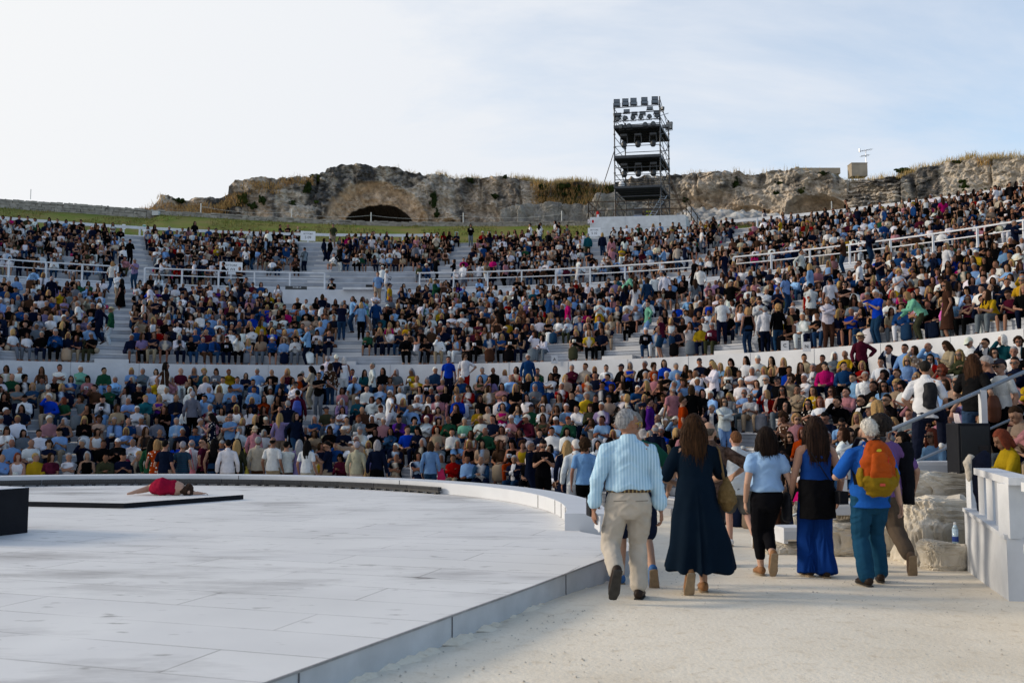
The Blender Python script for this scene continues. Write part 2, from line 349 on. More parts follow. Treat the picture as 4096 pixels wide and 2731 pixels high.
# ================================================================ the cavea: three tiers of seats
RA, RB, RC, RD = (-8.0, 17.5, 13.0), (-7.75, 18.2, 21.1), (-8.6, 20.75, 39.0), (-8.5, 16.6, 56.1)
ZB, ZC, ZD = 3.84, 9.55, 14.4              # floor levels: lower wall top, middle rail floor, upper walkway
def lerp_ring(A, B, t): return tuple(a + (b - a) * t for a, b in zip(A, B))
TIERS = []                                  # per tier list of rows: (ring of the seat edge, seat z, floor z below, tread)
def make_rows(A, B, n, z0, z1, t0, t1):
    rows = []; dz = (z1 - z0) / n
    for i in range(n):
        t = t0 + (t1 - t0) * i / n; t2 = t0 + (t1 - t0) * (i + 1) / n
        rows.append(dict(ring=lerp_ring(A, B, t), next=lerp_ring(A, B, t2), z=z0 + dz * (i + 1), floor=z0 + dz * i))
    return rows
T1 = make_rows(RA, RB, 9, -.5, 2.80, 0.0, .955)
T2 = make_rows(RB, RC, 11, ZB, 8.76, .055, .87)
T3 = make_rows(RC, RD, 9, ZC, ZD, .055, .965)
TIERS = [T1, T2, T3]
A0, A1 = R_(-24), R_(176)
def ring_pt(ring, a, z): return (ring[0] + ring[2] * math.cos(a), ring[1] + ring[2] * math.sin(a), z)
M_seat = mat('seat_paint', (.39, .42, .475), .6, noise=.5, nscale=1.3, bump=.2, bscale=18)
M_board = mat('seat_board', (.52, .53, .56), .55, noise=1, nscale=.55, rgb2=(.46, .455, .45), bump=.2, bscale=10)
def sweep(name, prof, m, parent, a0, a1, n=150, caps=True, group=None):
    """prof: list of (ring, z); swept along angles a0..a1"""
    P = np.array([[ring_pt(r, a0 + (a1 - a0) * k / n, z) for r, z in prof] for k in range(n + 1)])
    me = grid_mesh(name, P, m, smooth=False, flip=True)
    return link(name, me, parent)
def rg(ring, d): return (ring[0], ring[1], ring[2] + d)
def tier(rows, name, label, a0s, back):
    e = empty(name, (0, 0, 0)); tag(e, label, 'seating tier')
    for i, r in enumerate(rows):
        a0 = a0s[i]
        # riser with two plank gaps, tread behind the board
        pr = [(rg(r['ring'], .03), r['floor'])]
        h = r['z'] - .04 - r['floor']
        for q in (.34, .67):
            pr += [(rg(r['ring'], .03), r['floor'] + h * q - .008), (rg(r['ring'], .06), r['floor'] + h * q - .008), (rg(r['ring'], .06), r['floor'] + h * q + .008), (rg(r['ring'], .03), r['floor'] + h * q + .008)]
        pr += [(rg(r['ring'], .03), r['z'] - .04), (rg(r['ring'], .30), r['z'] - .04), (r['next'], r['z'] - .04), (rg(r['next'], .03), r['z'] - .04)]
        sweep('riser', pr, M_seat, e, a0, A1)
        bd = [(rg(r['ring'], .04), r['z'] - .042), (rg(r['ring'], 0), r['z'] - .042), (rg(r['ring'], 0), r['z']), (rg(r['ring'], .38), r['z']), (rg(r['ring'], .38), r['z'] - .042)]
        sweep('bench_board', bd, M_board, e, a0, A1)
        # end cheek at the open end
        c = MB(); q = [ring_pt(r['ring'], a0, r['z'] - .002), ring_pt(r['next'], a0, r['z'] - .002), ring_pt(r['next'], a0, rows[0]['floor'] - 1.0), ring_pt(r['ring'], a0, rows[0]['floor'] - 1.0)]
        c.add(q, [(0, 1, 2, 3)]); c.build('end_panel', M_white, e)
    return e
a_front = R_(-9.5)
t1 = tier(T1, 'lower_seating', 'lowest tier of white stepped benches curving round the stage', [a_front, a_front] + [A0] * 7, None)
t2 = tier(T2, 'middle_seating', 'middle tier of white stepped benches above the smooth balcony wall', [A0] * 11, None)
t3 = tier(T3, 'upper_seating', 'highest tier of white stepped benches below the grass bank', [A0] * 9, None)
# walls and walkways between the tiers
def balcony(name, label, prof, m, joints=None, cap=True):
    e = sweep(name, prof, m, None, A0, A1); tag(e, label, 'wall'); return e
pr = [(rg(RB, -.42), 2.55), (rg(RB, -.36), 2.55), (rg(RB, -.36), ZB), (RB, ZB), (rg(RB, 1.0), ZB)]
bw = balcony('balcony_wall', 'smooth white curved wall between the lowest and middle seats', pr, M_white)
jb = MB()
for a in np.arange(A0, A1, R_(6.6)):
    p = ring_pt(rg(RB, -.366), a, 2.6); jb.beam(p, (p[0], p[1], ZB - .01), .012, .008)
jb.build('joint', mat('joint_grey', (.3, .31, .33), .8), bw)
M_plank = mat('plank_paint', (.48, .51, .56), .6, noise=.25, nscale=.8, bump=.15, bscale=14)
last = T2[-1]['next']
pr = [(last, 8.72), (rg(RC, -.3), 8.72)]
for k in range(6):
    z = 8.72 + k * .14; pr += [(rg(RC, -.3 + .012 * k), z + .012), (rg(RC, -.27 + .012 * k), z + .012), (rg(RC, -.27 + .012 * k), z + .003), (rg(RC, -.3 + .012 * k), z + .003)][::-1] if k else []
    pr += [(rg(RC, -.3 + .012 * k), z + .13)]
pr += [(rg(RC, -.2), ZC), (rg(RC, 1.4), ZC)]
tag(balcony('plank_wall', 'white plank wall and walkway under the long railing halfway up the seats', pr, M_plank), cat='wall')
last = T3[-1]['next']
pr = [(rg(last, -.2), ZD - .045), (rg(RD, 1.4), ZD - .045), (rg(RD, 1.4), ZD - .6)]
tag(balcony('upper_walkway', 'white walkway behind the highest row of seats', pr, M_plank), cat='walkway')
# aisles: half steps cut into the rows
AISLES = [[695, 1790], [265, 845, 1560, 1865], [303, 740, 1045, 1658]]
def ang_of(px2352, ring):
    x, y = az_ring(px2352 * 4096 / 2352, ring); return math.atan2(y - ring[1], x - ring[0])
AISLE_A = []
for k, (rows, al) in enumerate(zip(TIERS, AISLES)):
    AISLE_A.append([ang_of(px, rows[len(rows) // 2]['ring']) for px in al])
AISLE_A[0].append(R_(-6.5)); AISLE_A[1].append(R_(-3.0))
STAIRW = .62
def stairs():
    for k, rows in enumerate(TIERS):
        for j, a in enumerate(AISLE_A[k]):
            rz = a; o = empty('aisle_steps', ring_pt(rows[0]['ring'], a, rows[0]['floor'])); O = Vector(o.location)
            for r in rows:
                h = (r['z'] - r['floor']) / 2; R0 = r['ring'][2]
                c, sn = math.cos(a), math.sin(a); rr = R0 - .17
                s = MB(); s.box(Vector((r['ring'][0] + rr * c, r['ring'][1] + rr * sn, r['floor'] + h / 2)) - O, (.33, STAIRW * 2, h - .012), rz); s.build('step', M_board, o)
            tag(o, ['', 'flight of white half steps through the middle seats', 'flight of white half steps through the highest seats'][k] if k else 'flight of white half steps through the lowest seats', 'steps', 'steps between the seat blocks')
stairs()
# ================================================================ railings
M_rail = mat('rail_paint', (.64, .66, .69), .6, noise=.32, nscale=2.6, bump=.2, bscale=20)
def railing(label, ring, z0, h, p0, p1, rails, post_w, group, step=2.0):
    """p0,p1: photo columns (2352 px wide) between which the railing runs along a ring"""
    a0, a1 = ang_of(p0, ring), ang_of(p1, ring); L = abs(a0 - a1) * ring[2]; n = max(1, round(L / step))
    e = empty('railing', ring_pt(ring, (a0 + a1) / 2, z0)); tag(e, label, 'railing', group); inv = Vector(e.location)
    P = [Vector(ring_pt(ring, a0 + (a1 - a0) * k / n, z0)) - inv for k in range(n + 1)]
    for p in P:
        m = MB(); m.beam(p + Vector((0, 0, -.15)), p + Vector((0, 0, h)), post_w, post_w); m.build('post', M_rail, e)
    for (zz, hh, ww) in rails:
        m = MB()
        for i in range(n): m.beam(P[i] + Vector((0, 0, zz)), P[i + 1] + Vector((0, 0, zz)), ww, hh)
        m.build('rail', M_rail, e)
    return e
MR = [(1.0, .07, .09), (.62, .05, .04), (.08, .06, .04)]
mring = rg(RC, -.12); g = 'white railings along the middle walkway'
railing('white railing before the seats west of the first upper aisle', mring, ZC, 1.0, -80, 262, MR, .09, g)
railing('white railing in front of the sector sign numbered three', mring, ZC, 1.0, 325, 742, MR, .09, g)
railing('long white railing below the lighting tower seats', mring, ZC, 1.0, 962, 1602, MR, .09, g)
railing('white railing climbing past the person with a red cloth', mring, ZC, 1.0, 1690, 2480, MR, .09, g)
TR = [(.92, .2, .05), (.3, .14, .05)]
tring = rg(RD, 0); g = 'white plank railings along the top walkway'
railing('white plank railing under the bare grass bank', tring, ZD, 1.0, -80, 490, TR, .11, g, 2.6)
railing('white plank railing behind the three guards in black', tring, ZD, 1.0, 493, 1005, TR, .11, g, 2.6)
railing('white plank railing below the rubble and the antenna', tring, ZD, 1.0, 1657, 2460, TR, .11, g, 2.6)

# ================================================================ signs
M_green = mat('sign_green', (.01, .22, .14), .5); M_signw = mat('sign_white', (.72, .74, .77), .5); M_ink = mat('sign_ink', (.03, .035, .045), .6); M_red = mat('sign_red', (.45, .02, .02), .5)
def face_M(o, p):   # local matrix: a board whose normal looks from p towards the stage
    pass
def sign_at(px, py, Y, w_, h_, label, kind, txt=None, post=.9):
    """px,py in the 4096 px photograph"""
    c = at_y(px, py, Y); rz = math.atan2(-c.x * .6 - 4.0, c.y) ; rz = math.atan2(c.x + 3, c.y - 5) * -1
    e = empty('sign', c, rz); tag(e, label, 'sign')
    b = MB(); b.box((0, .02, 0), (w_, .03, h_)); b.build('board', M_signw, e)
    if post:
        m = MB(); m.box((0, .06, -h_ / 2 - post / 2 + .1), (.12, .05, post + .2)); m.build('post', M_rail, e)
    if kind == 'exit':
        m = MB(); m.box((0, 0, h_ * .17), (w_ * .9, .012, h_ * .5)); m.build('green_panel', M_green, e)
        m = MB(); m.box((w_ * .12, -.01, h_ * .17), (w_ * .42, .008, h_ * .09)); m.add([(-w_ * .34, -.012, h_ * .17), (-w_ * .1, -.012, h_ * .34), (-w_ * .1, -.012, h_ * .0)], [(0, 1, 2), (2, 1, 0)]); m.build('arrow', M_signw, e)
    elif kind == 'no':
        m = MB(); n = 20
        for k in range(n):
            a, b_ = 2 * math.pi * k / n, 2 * math.pi * (k + 1) / n; r = w_ * .34
            m.beam((r * math.cos(a), -.004, r * math.sin(a)), (r * math.cos(b_), -.004, r * math.sin(b_)), .02, .02)
        m.beam((-w_ * .24, -.004, w_ * .24), (w_ * .24, -.004, -w_ * .24), .02, .02); m.build('red_ring', M_red, e)
    elif kind == 'sector':
        Mx = lambda z: Matrix.Translation((0, -.0, z)) @ Matrix.Rotation(math.pi / 2, 4, 'X')
        text_mesh('lettering', 'SETTORE', h_ * .23, M_ink, e, Mx(h_ * .22)); text_mesh('lettering', txt, h_ * .38, M_ink, e, Mx(-h_ * .16))
    return e
sign_at(1232, 944, 71.2, 1.05, .7, 'white sector board reading S 09 on the top railing', 'sector', 'S 09', .3)
sign_at(924, 1072, 60.6, 1.35, .75, 'white sector board reading S 03 among seated people', 'sector', 'S 03', .3)
sign_at(2377, 928, 71.2, .92, .62, 'white sector board reading S 10 at the tower base', 'sector', 'S 10', .3)
sign_at(3830, 812, 60.6, .9, .62, 'white sector board reading S 12 below the cliff', 'sector', 'S 12', .3)
sign_at(577, 912, 72.0, .24, .46, 'green exit sign at the top of the first upper aisle', 'exit')
sign_at(1826, 940, 73.0, .25, .46, 'green exit sign on a post before the bare lawn', 'exit')
sign_at(1956, 940, 73.0, .25, .46, 'green exit sign beside a chain on the lawn', 'exit')
sign_at(516, 1163, 58.5, .28, .4, 'green arrow sign beside the person in a black dress', 'exit', post=.5)
sign_at(1625, 1180, 57.5, .26, .2, 'small green arrow sign under the middle railing', 'exit', post=.4)
sign_at(495, 907, 72.0, .24, .36, 'white prohibition sign on the top railing', 'no')
sign_at(1711, 942, 72.6, .24, .36, 'white prohibition sign where the top railing ends', 'no')
sign_at(2770, 895, 70.8, .26, .4, 'white prohibition sign beside the tower base', 'no')
# letter panels and seat numbers on the steps of the middle tier
def letter(px, py, Y, s, size, label):
    c = at_y(px, py, Y); e = empty('row_marker', c, -math.atan2(c.x + 3, c.y - 5)); tag(e, label, 'row marker')
    b = MB(); b.box((0, .03, 0), (size * 1.5, .04, size * 1.9)); b.build('panel', M_white, e)
    text_mesh('lettering', s, size, M_ink, e, Matrix.Translation((0, 0, 0)) @ Matrix.Rotation(math.pi / 2, 4, 'X'))
letter(2218, 1437, 36.6, 'A', .16, 'white panel lettered A at the front of an aisle')
letter(3139, 1382, 29.6, 'C', .15, 'white panel lettered C on the steps beside a curly blonde person')
letter(3226, 1386, 29.2, 'N', .15, 'white panel lettered N beside a black bag and jeans')

# ================================================================ control booth on the middle walkway
def booth():
    ring = rg(RC, -6.0); a0, a1 = ang_of(645, ring), ang_of(882, ring); zt = 1.6 + (1690 - 1153) / FPX * 53.3
    N = 10; Pi = [ring_pt(ring, a0 + (a1 - a0) * k / N, 0) for k in range(N + 1)]; Po = [ring_pt(rg(ring, 5.5), a0 + (a1 - a0) * k / N, 0) for k in range(N + 1)]
    b = MB()
    for k in range(N):
        for (A, B, z0, z1) in ((Pi[k], Pi[k + 1], 6.4, zt),):
            b.add([(A[0], A[1], z0), (B[0], B[1], z0), (B[0], B[1], z1), (A[0], A[1], z1)], [(0, 1, 2, 3)])
        b.add([(Pi[k][0], Pi[k][1], zt), (Pi[k + 1][0], Pi[k + 1][1], zt), (Po[k + 1][0], Po[k + 1][1], zt), (Po[k][0], Po[k][1], zt)], [(0, 1, 2, 3)])
    for k in (0, N): b.add([(Pi[k][0], Pi[k][1], 6.4), (Pi[k][0], Pi[k][1], zt), (Po[k][0], Po[k][1], zt), (Po[k][0], Po[k][1], 6.4)], [(0, 1, 2, 3)])
    o = b.build('control_booth', M_white); tag(o, 'white walled control booth below the empty seats', 'booth')
    s = MB()
    a2 = ang_of(786, ring)
    for k in range(6):
        A, B = ring_pt(rg(ring, -.03), a2 + (a1 - a2) * k / 6, zt + .05), ring_pt(rg(ring, -.03), a2 + (a1 - a2) * (k + 1) / 6, zt + .05)
        s.beam(A, B, .5, .12)
    s.build('shelf', M_rail, o)
    for px, w_, lab in ((1185, 1.15, 'long black equipment case with white lettering on the booth'), (1493, .8, 'plain black screen standing on the booth shelf')):
        c = at_y(px, 1140, 54.2); e = empty('equipment_case', (c.x, c.y, zt + .004), -math.atan2(c.x + 3, c.y - 5)); tag(e, lab, 'equipment case')
        m = MB(); m.box((0, 0, .12 if w_ > 1 else .17), (w_, .4, .24 if w_ > 1 else .3)); m.build('case_body', M_blackmetal, e, bevel=.015)
        if w_ > 1: text_mesh('lettering', 'BIG&BLUE', .1, M_signw, e, Matrix.Translation((.05, -.204, .17)) @ Matrix.Rotation(math.pi / 2, 4, 'X'))
        else:
            m = MB(); m.box((0, -.2, .17), (w_ * .93, .006, .25)); m.build('screen', mat('screen_dark', (.01, .012, .015), .2), e)
booth()

# ================================================================ bank of grass, boundary wall, cliff
def pxcol_path(px, R): return az_ring(px, (-8.5, 16.6, R))
def interp(x, pts): return float(np.interp(x, [p[0] for p in pts], [p[1] for p in pts]))
WALL_TOP = [(-500, 760), (0, 798), (103, 807), (290, 818), (580, 841), (804, 854), (1024, 868), (1363, 884), (1604, 890), (2048, 890), (2354, 887), (2700, 890), (3100, 888), (3400, 872), (3657, 852), (4096, 800), (4600, 745)]
M_lawn = mat('lawn', (.115, .165, .022), .95, noise=1, nscale=.55, rgb2=(.20, .165, .055), bump=.8, bscale=6)
def z_at(px, py, Y): return CAMH + (1690 - py) / FPX * Y * 1.0
def bank():
    cols = np.arange(-900, 5000, 40); P = []
    for px in cols:
        x0, y0 = pxcol_path(px, 57.2); x1, y1 = pxcol_path(px, 67.6); zt = at_y(px, interp(px, WALL_TOP), y1).z - (.7 if px < 600 else .33)
        P.append([((1 - t) * x0 + t * x1, (1 - t) * y0 + t * y1, (1 - t) * (ZD - .05) + t * zt + .25 * math.sin(math.pi * t)) for t in np.linspace(0, 1, 15)])
    P = np.array(P); P[..., 2] += .07 * fbm(P * .45, 3, 9) * np.sin(np.linspace(0, 1, 15) * math.pi)[None]
    o = link('grass_bank', grid_mesh('grass_bank', P, M_lawn, flip=True)); tag(o, kind='structure')
    return P
BANK = bank()
def blades(name, label, pts, h0, h1, wd, m, lean=.5, n3=1, cat='grass'):
    """tufts of thin tapering blades standing at pts"""
    V = []; Q = []
    for p in pts:
        for _ in range(n3):
            a = rng.random() * 6.283; h = rng.uniform(h0, h1); l = rng.uniform(0, lean) * h; a2 = rng.random() * 6.283; w2 = wd * rng.uniform(.6, 1.3)
            dx, dy = math.cos(a) * w2, math.sin(a) * w2; lx, ly = math.cos(a2) * l, math.sin(a2) * l; n = len(V)
            ox, oy = rng.uniform(-.12, .12) * n3 ** .5, rng.uniform(-.12, .12) * n3 ** .5
            b = (p[0] + ox, p[1] + oy, p[2] - .05)
            V += [(b[0] - dx, b[1] - dy, b[2]), (b[0] + dx, b[1] + dy, b[2]), (b[0] + lx * .5 + dx * .7, b[1] + ly * .5 + dy * .7, b[2] + h * .6), (b[0] + lx * .5 - dx * .7, b[1] + ly * .5 - dy * .7, b[2] + h * .6),
                  (b[0] + lx + dx * .15, b[1] + ly + dy * .15, b[2] + h), (b[0] + lx - dx * .15, b[1] + ly - dy * .15, b[2] + h)]
            Q += [(n, n + 1, n + 2, n + 3), (n + 3, n + 2, n + 4, n + 5)]
    me = np_mesh(name, np.array(V), Q, m, False); o = link(name, me); return tag(o, label, cat, kind='stuff')
def bank_tufts():
    pts = []
    n, k = BANK.shape[:2]
    while len(pts) < 9000:
        i = rng.random() * (n - 1.01); j = rng.random() * (k - 1.01); i0, j0 = int(i), int(j); u, v = i - i0, j - j0
        p = (1 - u) * (1 - v) * BANK[i0, j0] + u * (1 - v) * BANK[i0 + 1, j0] + (1 - u) * v * BANK[i0, j0 + 1] + u * v * BANK[i0 + 1, j0 + 1]
        if noise3(np.array([p * .35]), 4)[0] > -.15: pts.append(p)
    blades('grass', 'short green and straw grass on the bank above the seats', pts, .06, .22, .035, mat('grass_blades', (.11, .14, .025), .9, noise=1, nscale=.5, rgb2=(.22, .18, .07)), n3=3)
bank_tufts()
M_stone = mat('dry_stone', (.37, .345, .305), .95, noise=.7, nscale=2.2, bump=.6, bscale=12)
def boundary_wall():
    m = MB()
    for px in np.arange(-500, 2420, 26):
        x, y = pxcol_path(px, 67.8); x2, y2 = pxcol_path(px + 25, 67.8)
        zt = at_y(px, interp(px, WALL_TOP), y).z; hgt = .85 if px < 600 else .42
        L = math.hypot(x2 - x, y2 - y); d = Vector((x2 - x, y2 - y, 0)).normalized(); rows = 4 if px < 600 else 3
        for r in range(rows):
            m.box((x + d.x * L / 2, y + d.y * L / 2 + .1, zt - hgt / 2 - .03), (L * 1.02, .3, hgt - .02), math.atan2(d.y, d.x)) if r == 0 else None
            off = rng.uniform(-.2, .2); hh = hgt / rows; k = 0; u = 0.0
            while u < L:
                w_ = rng.uniform(.25, .5); w_ = min(w_, L - u + .05)
                c = Vector((x, y, 0)) + d * (u + w_ / 2)
                m.box((c.x + rng.uniform(-.03, .03), c.y + rng.uniform(-.04, .04), zt - hgt + hh * (r + .5) + rng.uniform(-.015, .015) + (rng.uniform(-.03, .05) if r == rows - 1 else 0)), (w_ * .96, .45, hh * .95), math.atan2(d.y, d.x) + rng.uniform(-.04, .04)); u += w_
    o = m.build('stone_wall', M_stone, bevel=.0); tag(o, 'long low dry stone wall between the grass bank and the cliff', 'wall')
boundary_wall()
SKYL = [(540, 850), (585, 835), (615, 797), (621, 780), (653, 777), (674, 794), (738, 797), (772, 790), (815, 786), (866, 794), (895, 771), (897, 745), (921, 726), (968, 718), (1040, 714), (1138, 707), (1235, 705), (1262, 699), (1286, 686), (1295, 666), (1346, 661), (1431, 659), (1582, 667), (1604, 676), (1662, 690), (1720, 703), (1756, 696), (1828, 707), (1850, 714), (1917, 714), (2028, 707), (2109, 718), (2150, 734), (2252, 733), (2354, 728), (2451, 742), (2512, 716), (2553, 706), (2645, 708), (2696, 698), (2844, 692), (2966, 692), (3072, 696), (3112, 688), (3179, 682), (3358, 690), (3375, 706), (3416, 720), (3545, 713), (3630, 708), (3697, 688), (3742, 679), (3831, 648), (3942, 637), (4096, 635), (4400, 620), (4900, 600)]
def arch(px, py, cx, w_, base, top):
    """>0 inside an arch: 1 at the middle"""
    u = (px - cx) / w_; v = (base - py) / (base - top)
    return 1 - (u * u + np.clip(v, 0, None) ** 2)
CST = 3.0
def cliff():
    cols = np.arange(540, 4700, CST); nv = 104; vs = np.linspace(0, 1, nv)
    PX = np.repeat(cols[:, None], nv, 1)
    top = np.interp(cols, [p[0] for p in SKYL], [p[1] for p in SKYL]) + 3.5 * fbm(np.stack([cols * .045, cols * 0, cols * 0], -1), 4, 2)
    base = np.interp(cols, [p[0] for p in WALL_TOP], [p[1] for p in WALL_TOP]) + 16
    top = np.minimum(top, base - 4)
    XY = np.array([pxcol_path(px, 71.0) for px in cols]); PY = base[:, None] + (top - base)[:, None] * vs[None]
    D = np.hypot(XY[:, 0], XY[:, 1])[:, None]; Yc = XY[:, 1][:, None]
    Z = CAMH + (1365.5 - PY) / FPX * Yc * math.cos(PITCH) + Yc * math.tan(PITCH) * 1.0
    Z = np.array([[at_y(PX[i, j], PY[i, j], XY[i, 1]).z for j in range(nv)] for i in range(len(cols))])
    P = np.stack([np.repeat(XY[:, 0:1], nv, 1), np.repeat(XY[:, 1:2], nv, 1), Z], -1)
    # depth push (positive = away from the seats)
    push = -.6 * fbm(P * np.array([.30, .30, .42]), 5, 21) - .35 * np.abs(fbm(P * np.array([.9, .9, 1.3]), 3, 33)) - .22 * np.abs(fbm(P * np.array([2.4, 2.4, 3.4]), 4, 41)) - .5 * np.clip(1 - np.abs(noise3(P * np.array([.55, .55, .12]), 43)) * 7, 0, 1) * -1
    blk = np.floor(P[..., 2] * .8 + .5 * noise3(P * .5, 5)); push += .28 * noise3(np.stack([P[..., 0] * .35, blk, P[..., 1] * .35], -1), 8)
    push += (vs[None] ** 2) * .35 - .3 - .22 * np.abs(noise3(P * np.array([.35, .35, 2.3]), 91)) - .10 * noise3(P * np.array([5., 5., 6.]), 92)
    tan = np.zeros_like(PX)
    rec = arch(PX, PY, 1490, 215, 905, 722); r = np.clip(rec * 3.0, 0, 1); push += r * 1.5 + np.clip(rec, 0, 1) * 1.0; tan = np.maximum(tan, np.clip(rec * 5 + .4 * fbm(P * .8, 3, 3), 0, 1))
    for cx, w_, b_, t_, dep, hard in ((1498, 142, 902, 808, 15.0, 12), (1277, 17, 882, 866, 1.6, 6), (1688, 26, 895, 846, 1.0, 5), (1795, 32, 895, 873, 1.8, 6), (3290, 135, 860, 778, 3.2, 4), (2590, 60, 872, 842, 1.0, 4), (3010, 90, 845, 822, .8, 3)):
        a = arch(PX, PY, cx, w_, b_, t_); push += np.clip(a * hard, 0, 1) * dep * (np.clip(a, 0, 1) ** .3)
    a = arch(PX, PY, 2900, 330, 900, 745); push += np.clip(a * 2, 0, 1) * .9; tan = np.maximum(tan, np.clip(a * 2 - .2 + .7 * fbm(P * .6, 3, 6), 0, 1))
    a = arch(PX, PY, 3290, 150, 880, 768); tan = np.maximum(tan, np.clip(a * 3, 0, 1) * .9)
    tan = np.maximum(tan, np.clip(.9 * fbm(P * np.array([.6, .6, .3]), 3, 12) - .2, 0, .9))
    lay = (PX > 3410) & (PX < 3640); push += np.where(lay, (np.floor(PY / 9) % 2) * .22 + (PY - 800) * -.008, 0)
    fade = np.clip((cols - 540) / 120, 0, 1)[:, None]
    dirx = np.stack([P[..., 0], P[..., 1]], -1) - np.array([-8.5, 16.6]); dirx /= np.linalg.norm(dirx, axis=-1, keepdims=True)
    P[..., :2] += dirx * (push * np.maximum(fade, .3))[..., None]
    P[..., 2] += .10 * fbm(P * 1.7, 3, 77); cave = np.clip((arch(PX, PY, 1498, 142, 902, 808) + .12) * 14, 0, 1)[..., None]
    n1 = fbm(P * np.array([.7, .7, .25]), 4, 50); n2 = fbm(P * 1.9, 4, 60); dk = np.clip(.42 + 1.0 * n1 + .6 * n2 + .45 * (vs[None] - .45) - .22 * np.clip((PX - 2600) / 300, 0, 1), 0, 1)[..., None]
    grey = np.array([.52, .46, .385]) * (1 - dk) + np.array([.085, .083, .082]) * dk
    tanc = np.array([.58, .475, .37]) * (1 + .22 * n2[..., None]) ; C = grey * (1 - tan[..., None]) + tanc * tan[..., None]
    C = C * (1 - cave) + np.array([.016, .014, .012]) * cave; C = np.clip(C * (1 + .32 * fbm(P * 4, 3, 90))[..., None], .015, .9)  # cave shade painted into the tint: interior, ceiling and mouth rim near-black
    # top sheet running back to the plateau
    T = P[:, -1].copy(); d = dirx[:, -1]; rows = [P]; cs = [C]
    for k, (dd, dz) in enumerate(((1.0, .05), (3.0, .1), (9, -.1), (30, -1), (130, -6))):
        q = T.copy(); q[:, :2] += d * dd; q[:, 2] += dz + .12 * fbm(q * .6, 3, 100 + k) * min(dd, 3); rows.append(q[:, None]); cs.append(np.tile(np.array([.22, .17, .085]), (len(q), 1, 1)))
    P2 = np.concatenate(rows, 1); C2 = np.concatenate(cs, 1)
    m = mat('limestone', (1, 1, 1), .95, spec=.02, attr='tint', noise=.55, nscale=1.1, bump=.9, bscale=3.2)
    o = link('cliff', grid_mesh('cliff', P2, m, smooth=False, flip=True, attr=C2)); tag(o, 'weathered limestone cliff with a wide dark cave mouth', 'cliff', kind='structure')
    return cols, P
CLC, CLP = cliff()
def cliff_pt(px, f):
    i = int(np.clip((px - 540) / CST, 0, len(CLC) - 1)); return CLP[i, int(np.clip(f, 0, 1) * 103)]
def rocks(name, label, specs, m, cat='rock', group=None, sub=6, pw=.5):
    """one irregular boulder per spec: (x,y,z, sx,sy,sz, rough)"""
    for k, (x, y, z, sx, sy, sz, rg_) in enumerate(specs):
        bm = bmesh.new(); bmesh.ops.create_icosphere(bm, subdivisions=sub, radius=1)
        V = np.array([v.co[:] for v in bm.verts]); s0 = rng.randint(0, 999)
        sgn = np.sign(V) * np.abs(V) ** pw; sgn /= np.abs(sgn).max()
        d = 1 + rg_ * fbm(sgn * 1.3 + s0, 3, 5) - rg_ * .45 * np.abs(fbm(sgn * 3.5 + s0, 4, 9)) - .05 * np.clip(noise3(sgn * 9 + s0, 4) - .35, 0, 1) * 3 - rg_ * .30 * np.abs(fbm(sgn * 8 + s0, 3, 19)) - .10 * np.clip(noise3(sgn * 17 + s0, 4) - .3, 0, 1); W = sgn * d[:, None] * np.array([sx, sy, sz])
        for v, q in zip(bm.verts, W): v.co = q
        me = bpy.data.meshes.new(name); bm.to_mesh(me); bm.free(); me.materials.append(m); o = link(name, me, None, (x, y, z)); tag(o, label[k] if isinstance(label, list) else label, cat, group)
M_rub = mat('pale_rubble', (.30, .285, .26), .95, noise=.75, nscale=1.6, bump=1.0, bscale=5)
def rubble():
    sp = []
    for px, py, s in ((2385, 862, 1.3), (2330, 868, 1.1), (2290, 845, 1.0), (2440, 820, 1.4), (2200, 862, 1.4), (2120, 868, 1.5), (2060, 872, 1.2), (2480, 850, 1.4), (2255, 880, .7), (2380, 830, .8), (2090, 845, .7)):
        x, y = pxcol_path(px, 69.2); z = at_y(px, py + 8, y).z; sp.append((x, y, z - .2, s * 1.0, s * .8, s * .95, .22))
    lab = ['squat grey boulder beside the tower fire extinguisher', 'leaning grey boulder by the tower platform', 'pitted boulder below the dry grass slope', 'tall rock wedged beside the tower legs', 'wide dark boulder behind the low wall', 'broad cracked boulder behind walking students', 'low rounded boulder near the chain post', 'big rough boulder behind the tower rails', 'small stone lying before the wide boulders', 'small rock perched over the squat boulder', 'small rock sitting on the cracked boulder']
    rocks('boulder', lab, sp, M_rub, group='boulders by the lighting tower')
    # the long pale heap of rubble to the right of the tower: one rough mound
    cols = np.linspace(2715, 3230, 110); P = []
    for px in cols:
        t = (px - 2715) / 515; x0, y0 = pxcol_path(px, 66.0); x1, y1 = pxcol_path(px, 70.5)
        zb = at_y(px, 905 - 30 * t, y0).z; zt = at_y(px, interp(px, [(2715, 858), (2760, 832), (2900, 840), (3060, 852), (3150, 866), (3230, 878)]), y1).z
        P.append([((1 - v) * x0 + v * x1, (1 - v) * y0 + v * y1, zb + (zt - zb) * v ** .8) for v in np.linspace(0, 1, 26)])
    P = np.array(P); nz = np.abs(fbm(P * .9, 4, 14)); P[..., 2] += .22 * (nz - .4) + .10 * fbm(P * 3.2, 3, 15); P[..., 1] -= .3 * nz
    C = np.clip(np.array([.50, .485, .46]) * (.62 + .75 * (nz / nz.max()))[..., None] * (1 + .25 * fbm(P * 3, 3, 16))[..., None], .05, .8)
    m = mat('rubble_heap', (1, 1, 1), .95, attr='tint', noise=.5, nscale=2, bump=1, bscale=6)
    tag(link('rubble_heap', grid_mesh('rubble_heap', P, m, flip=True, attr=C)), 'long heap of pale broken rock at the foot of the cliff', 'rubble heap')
rubble()
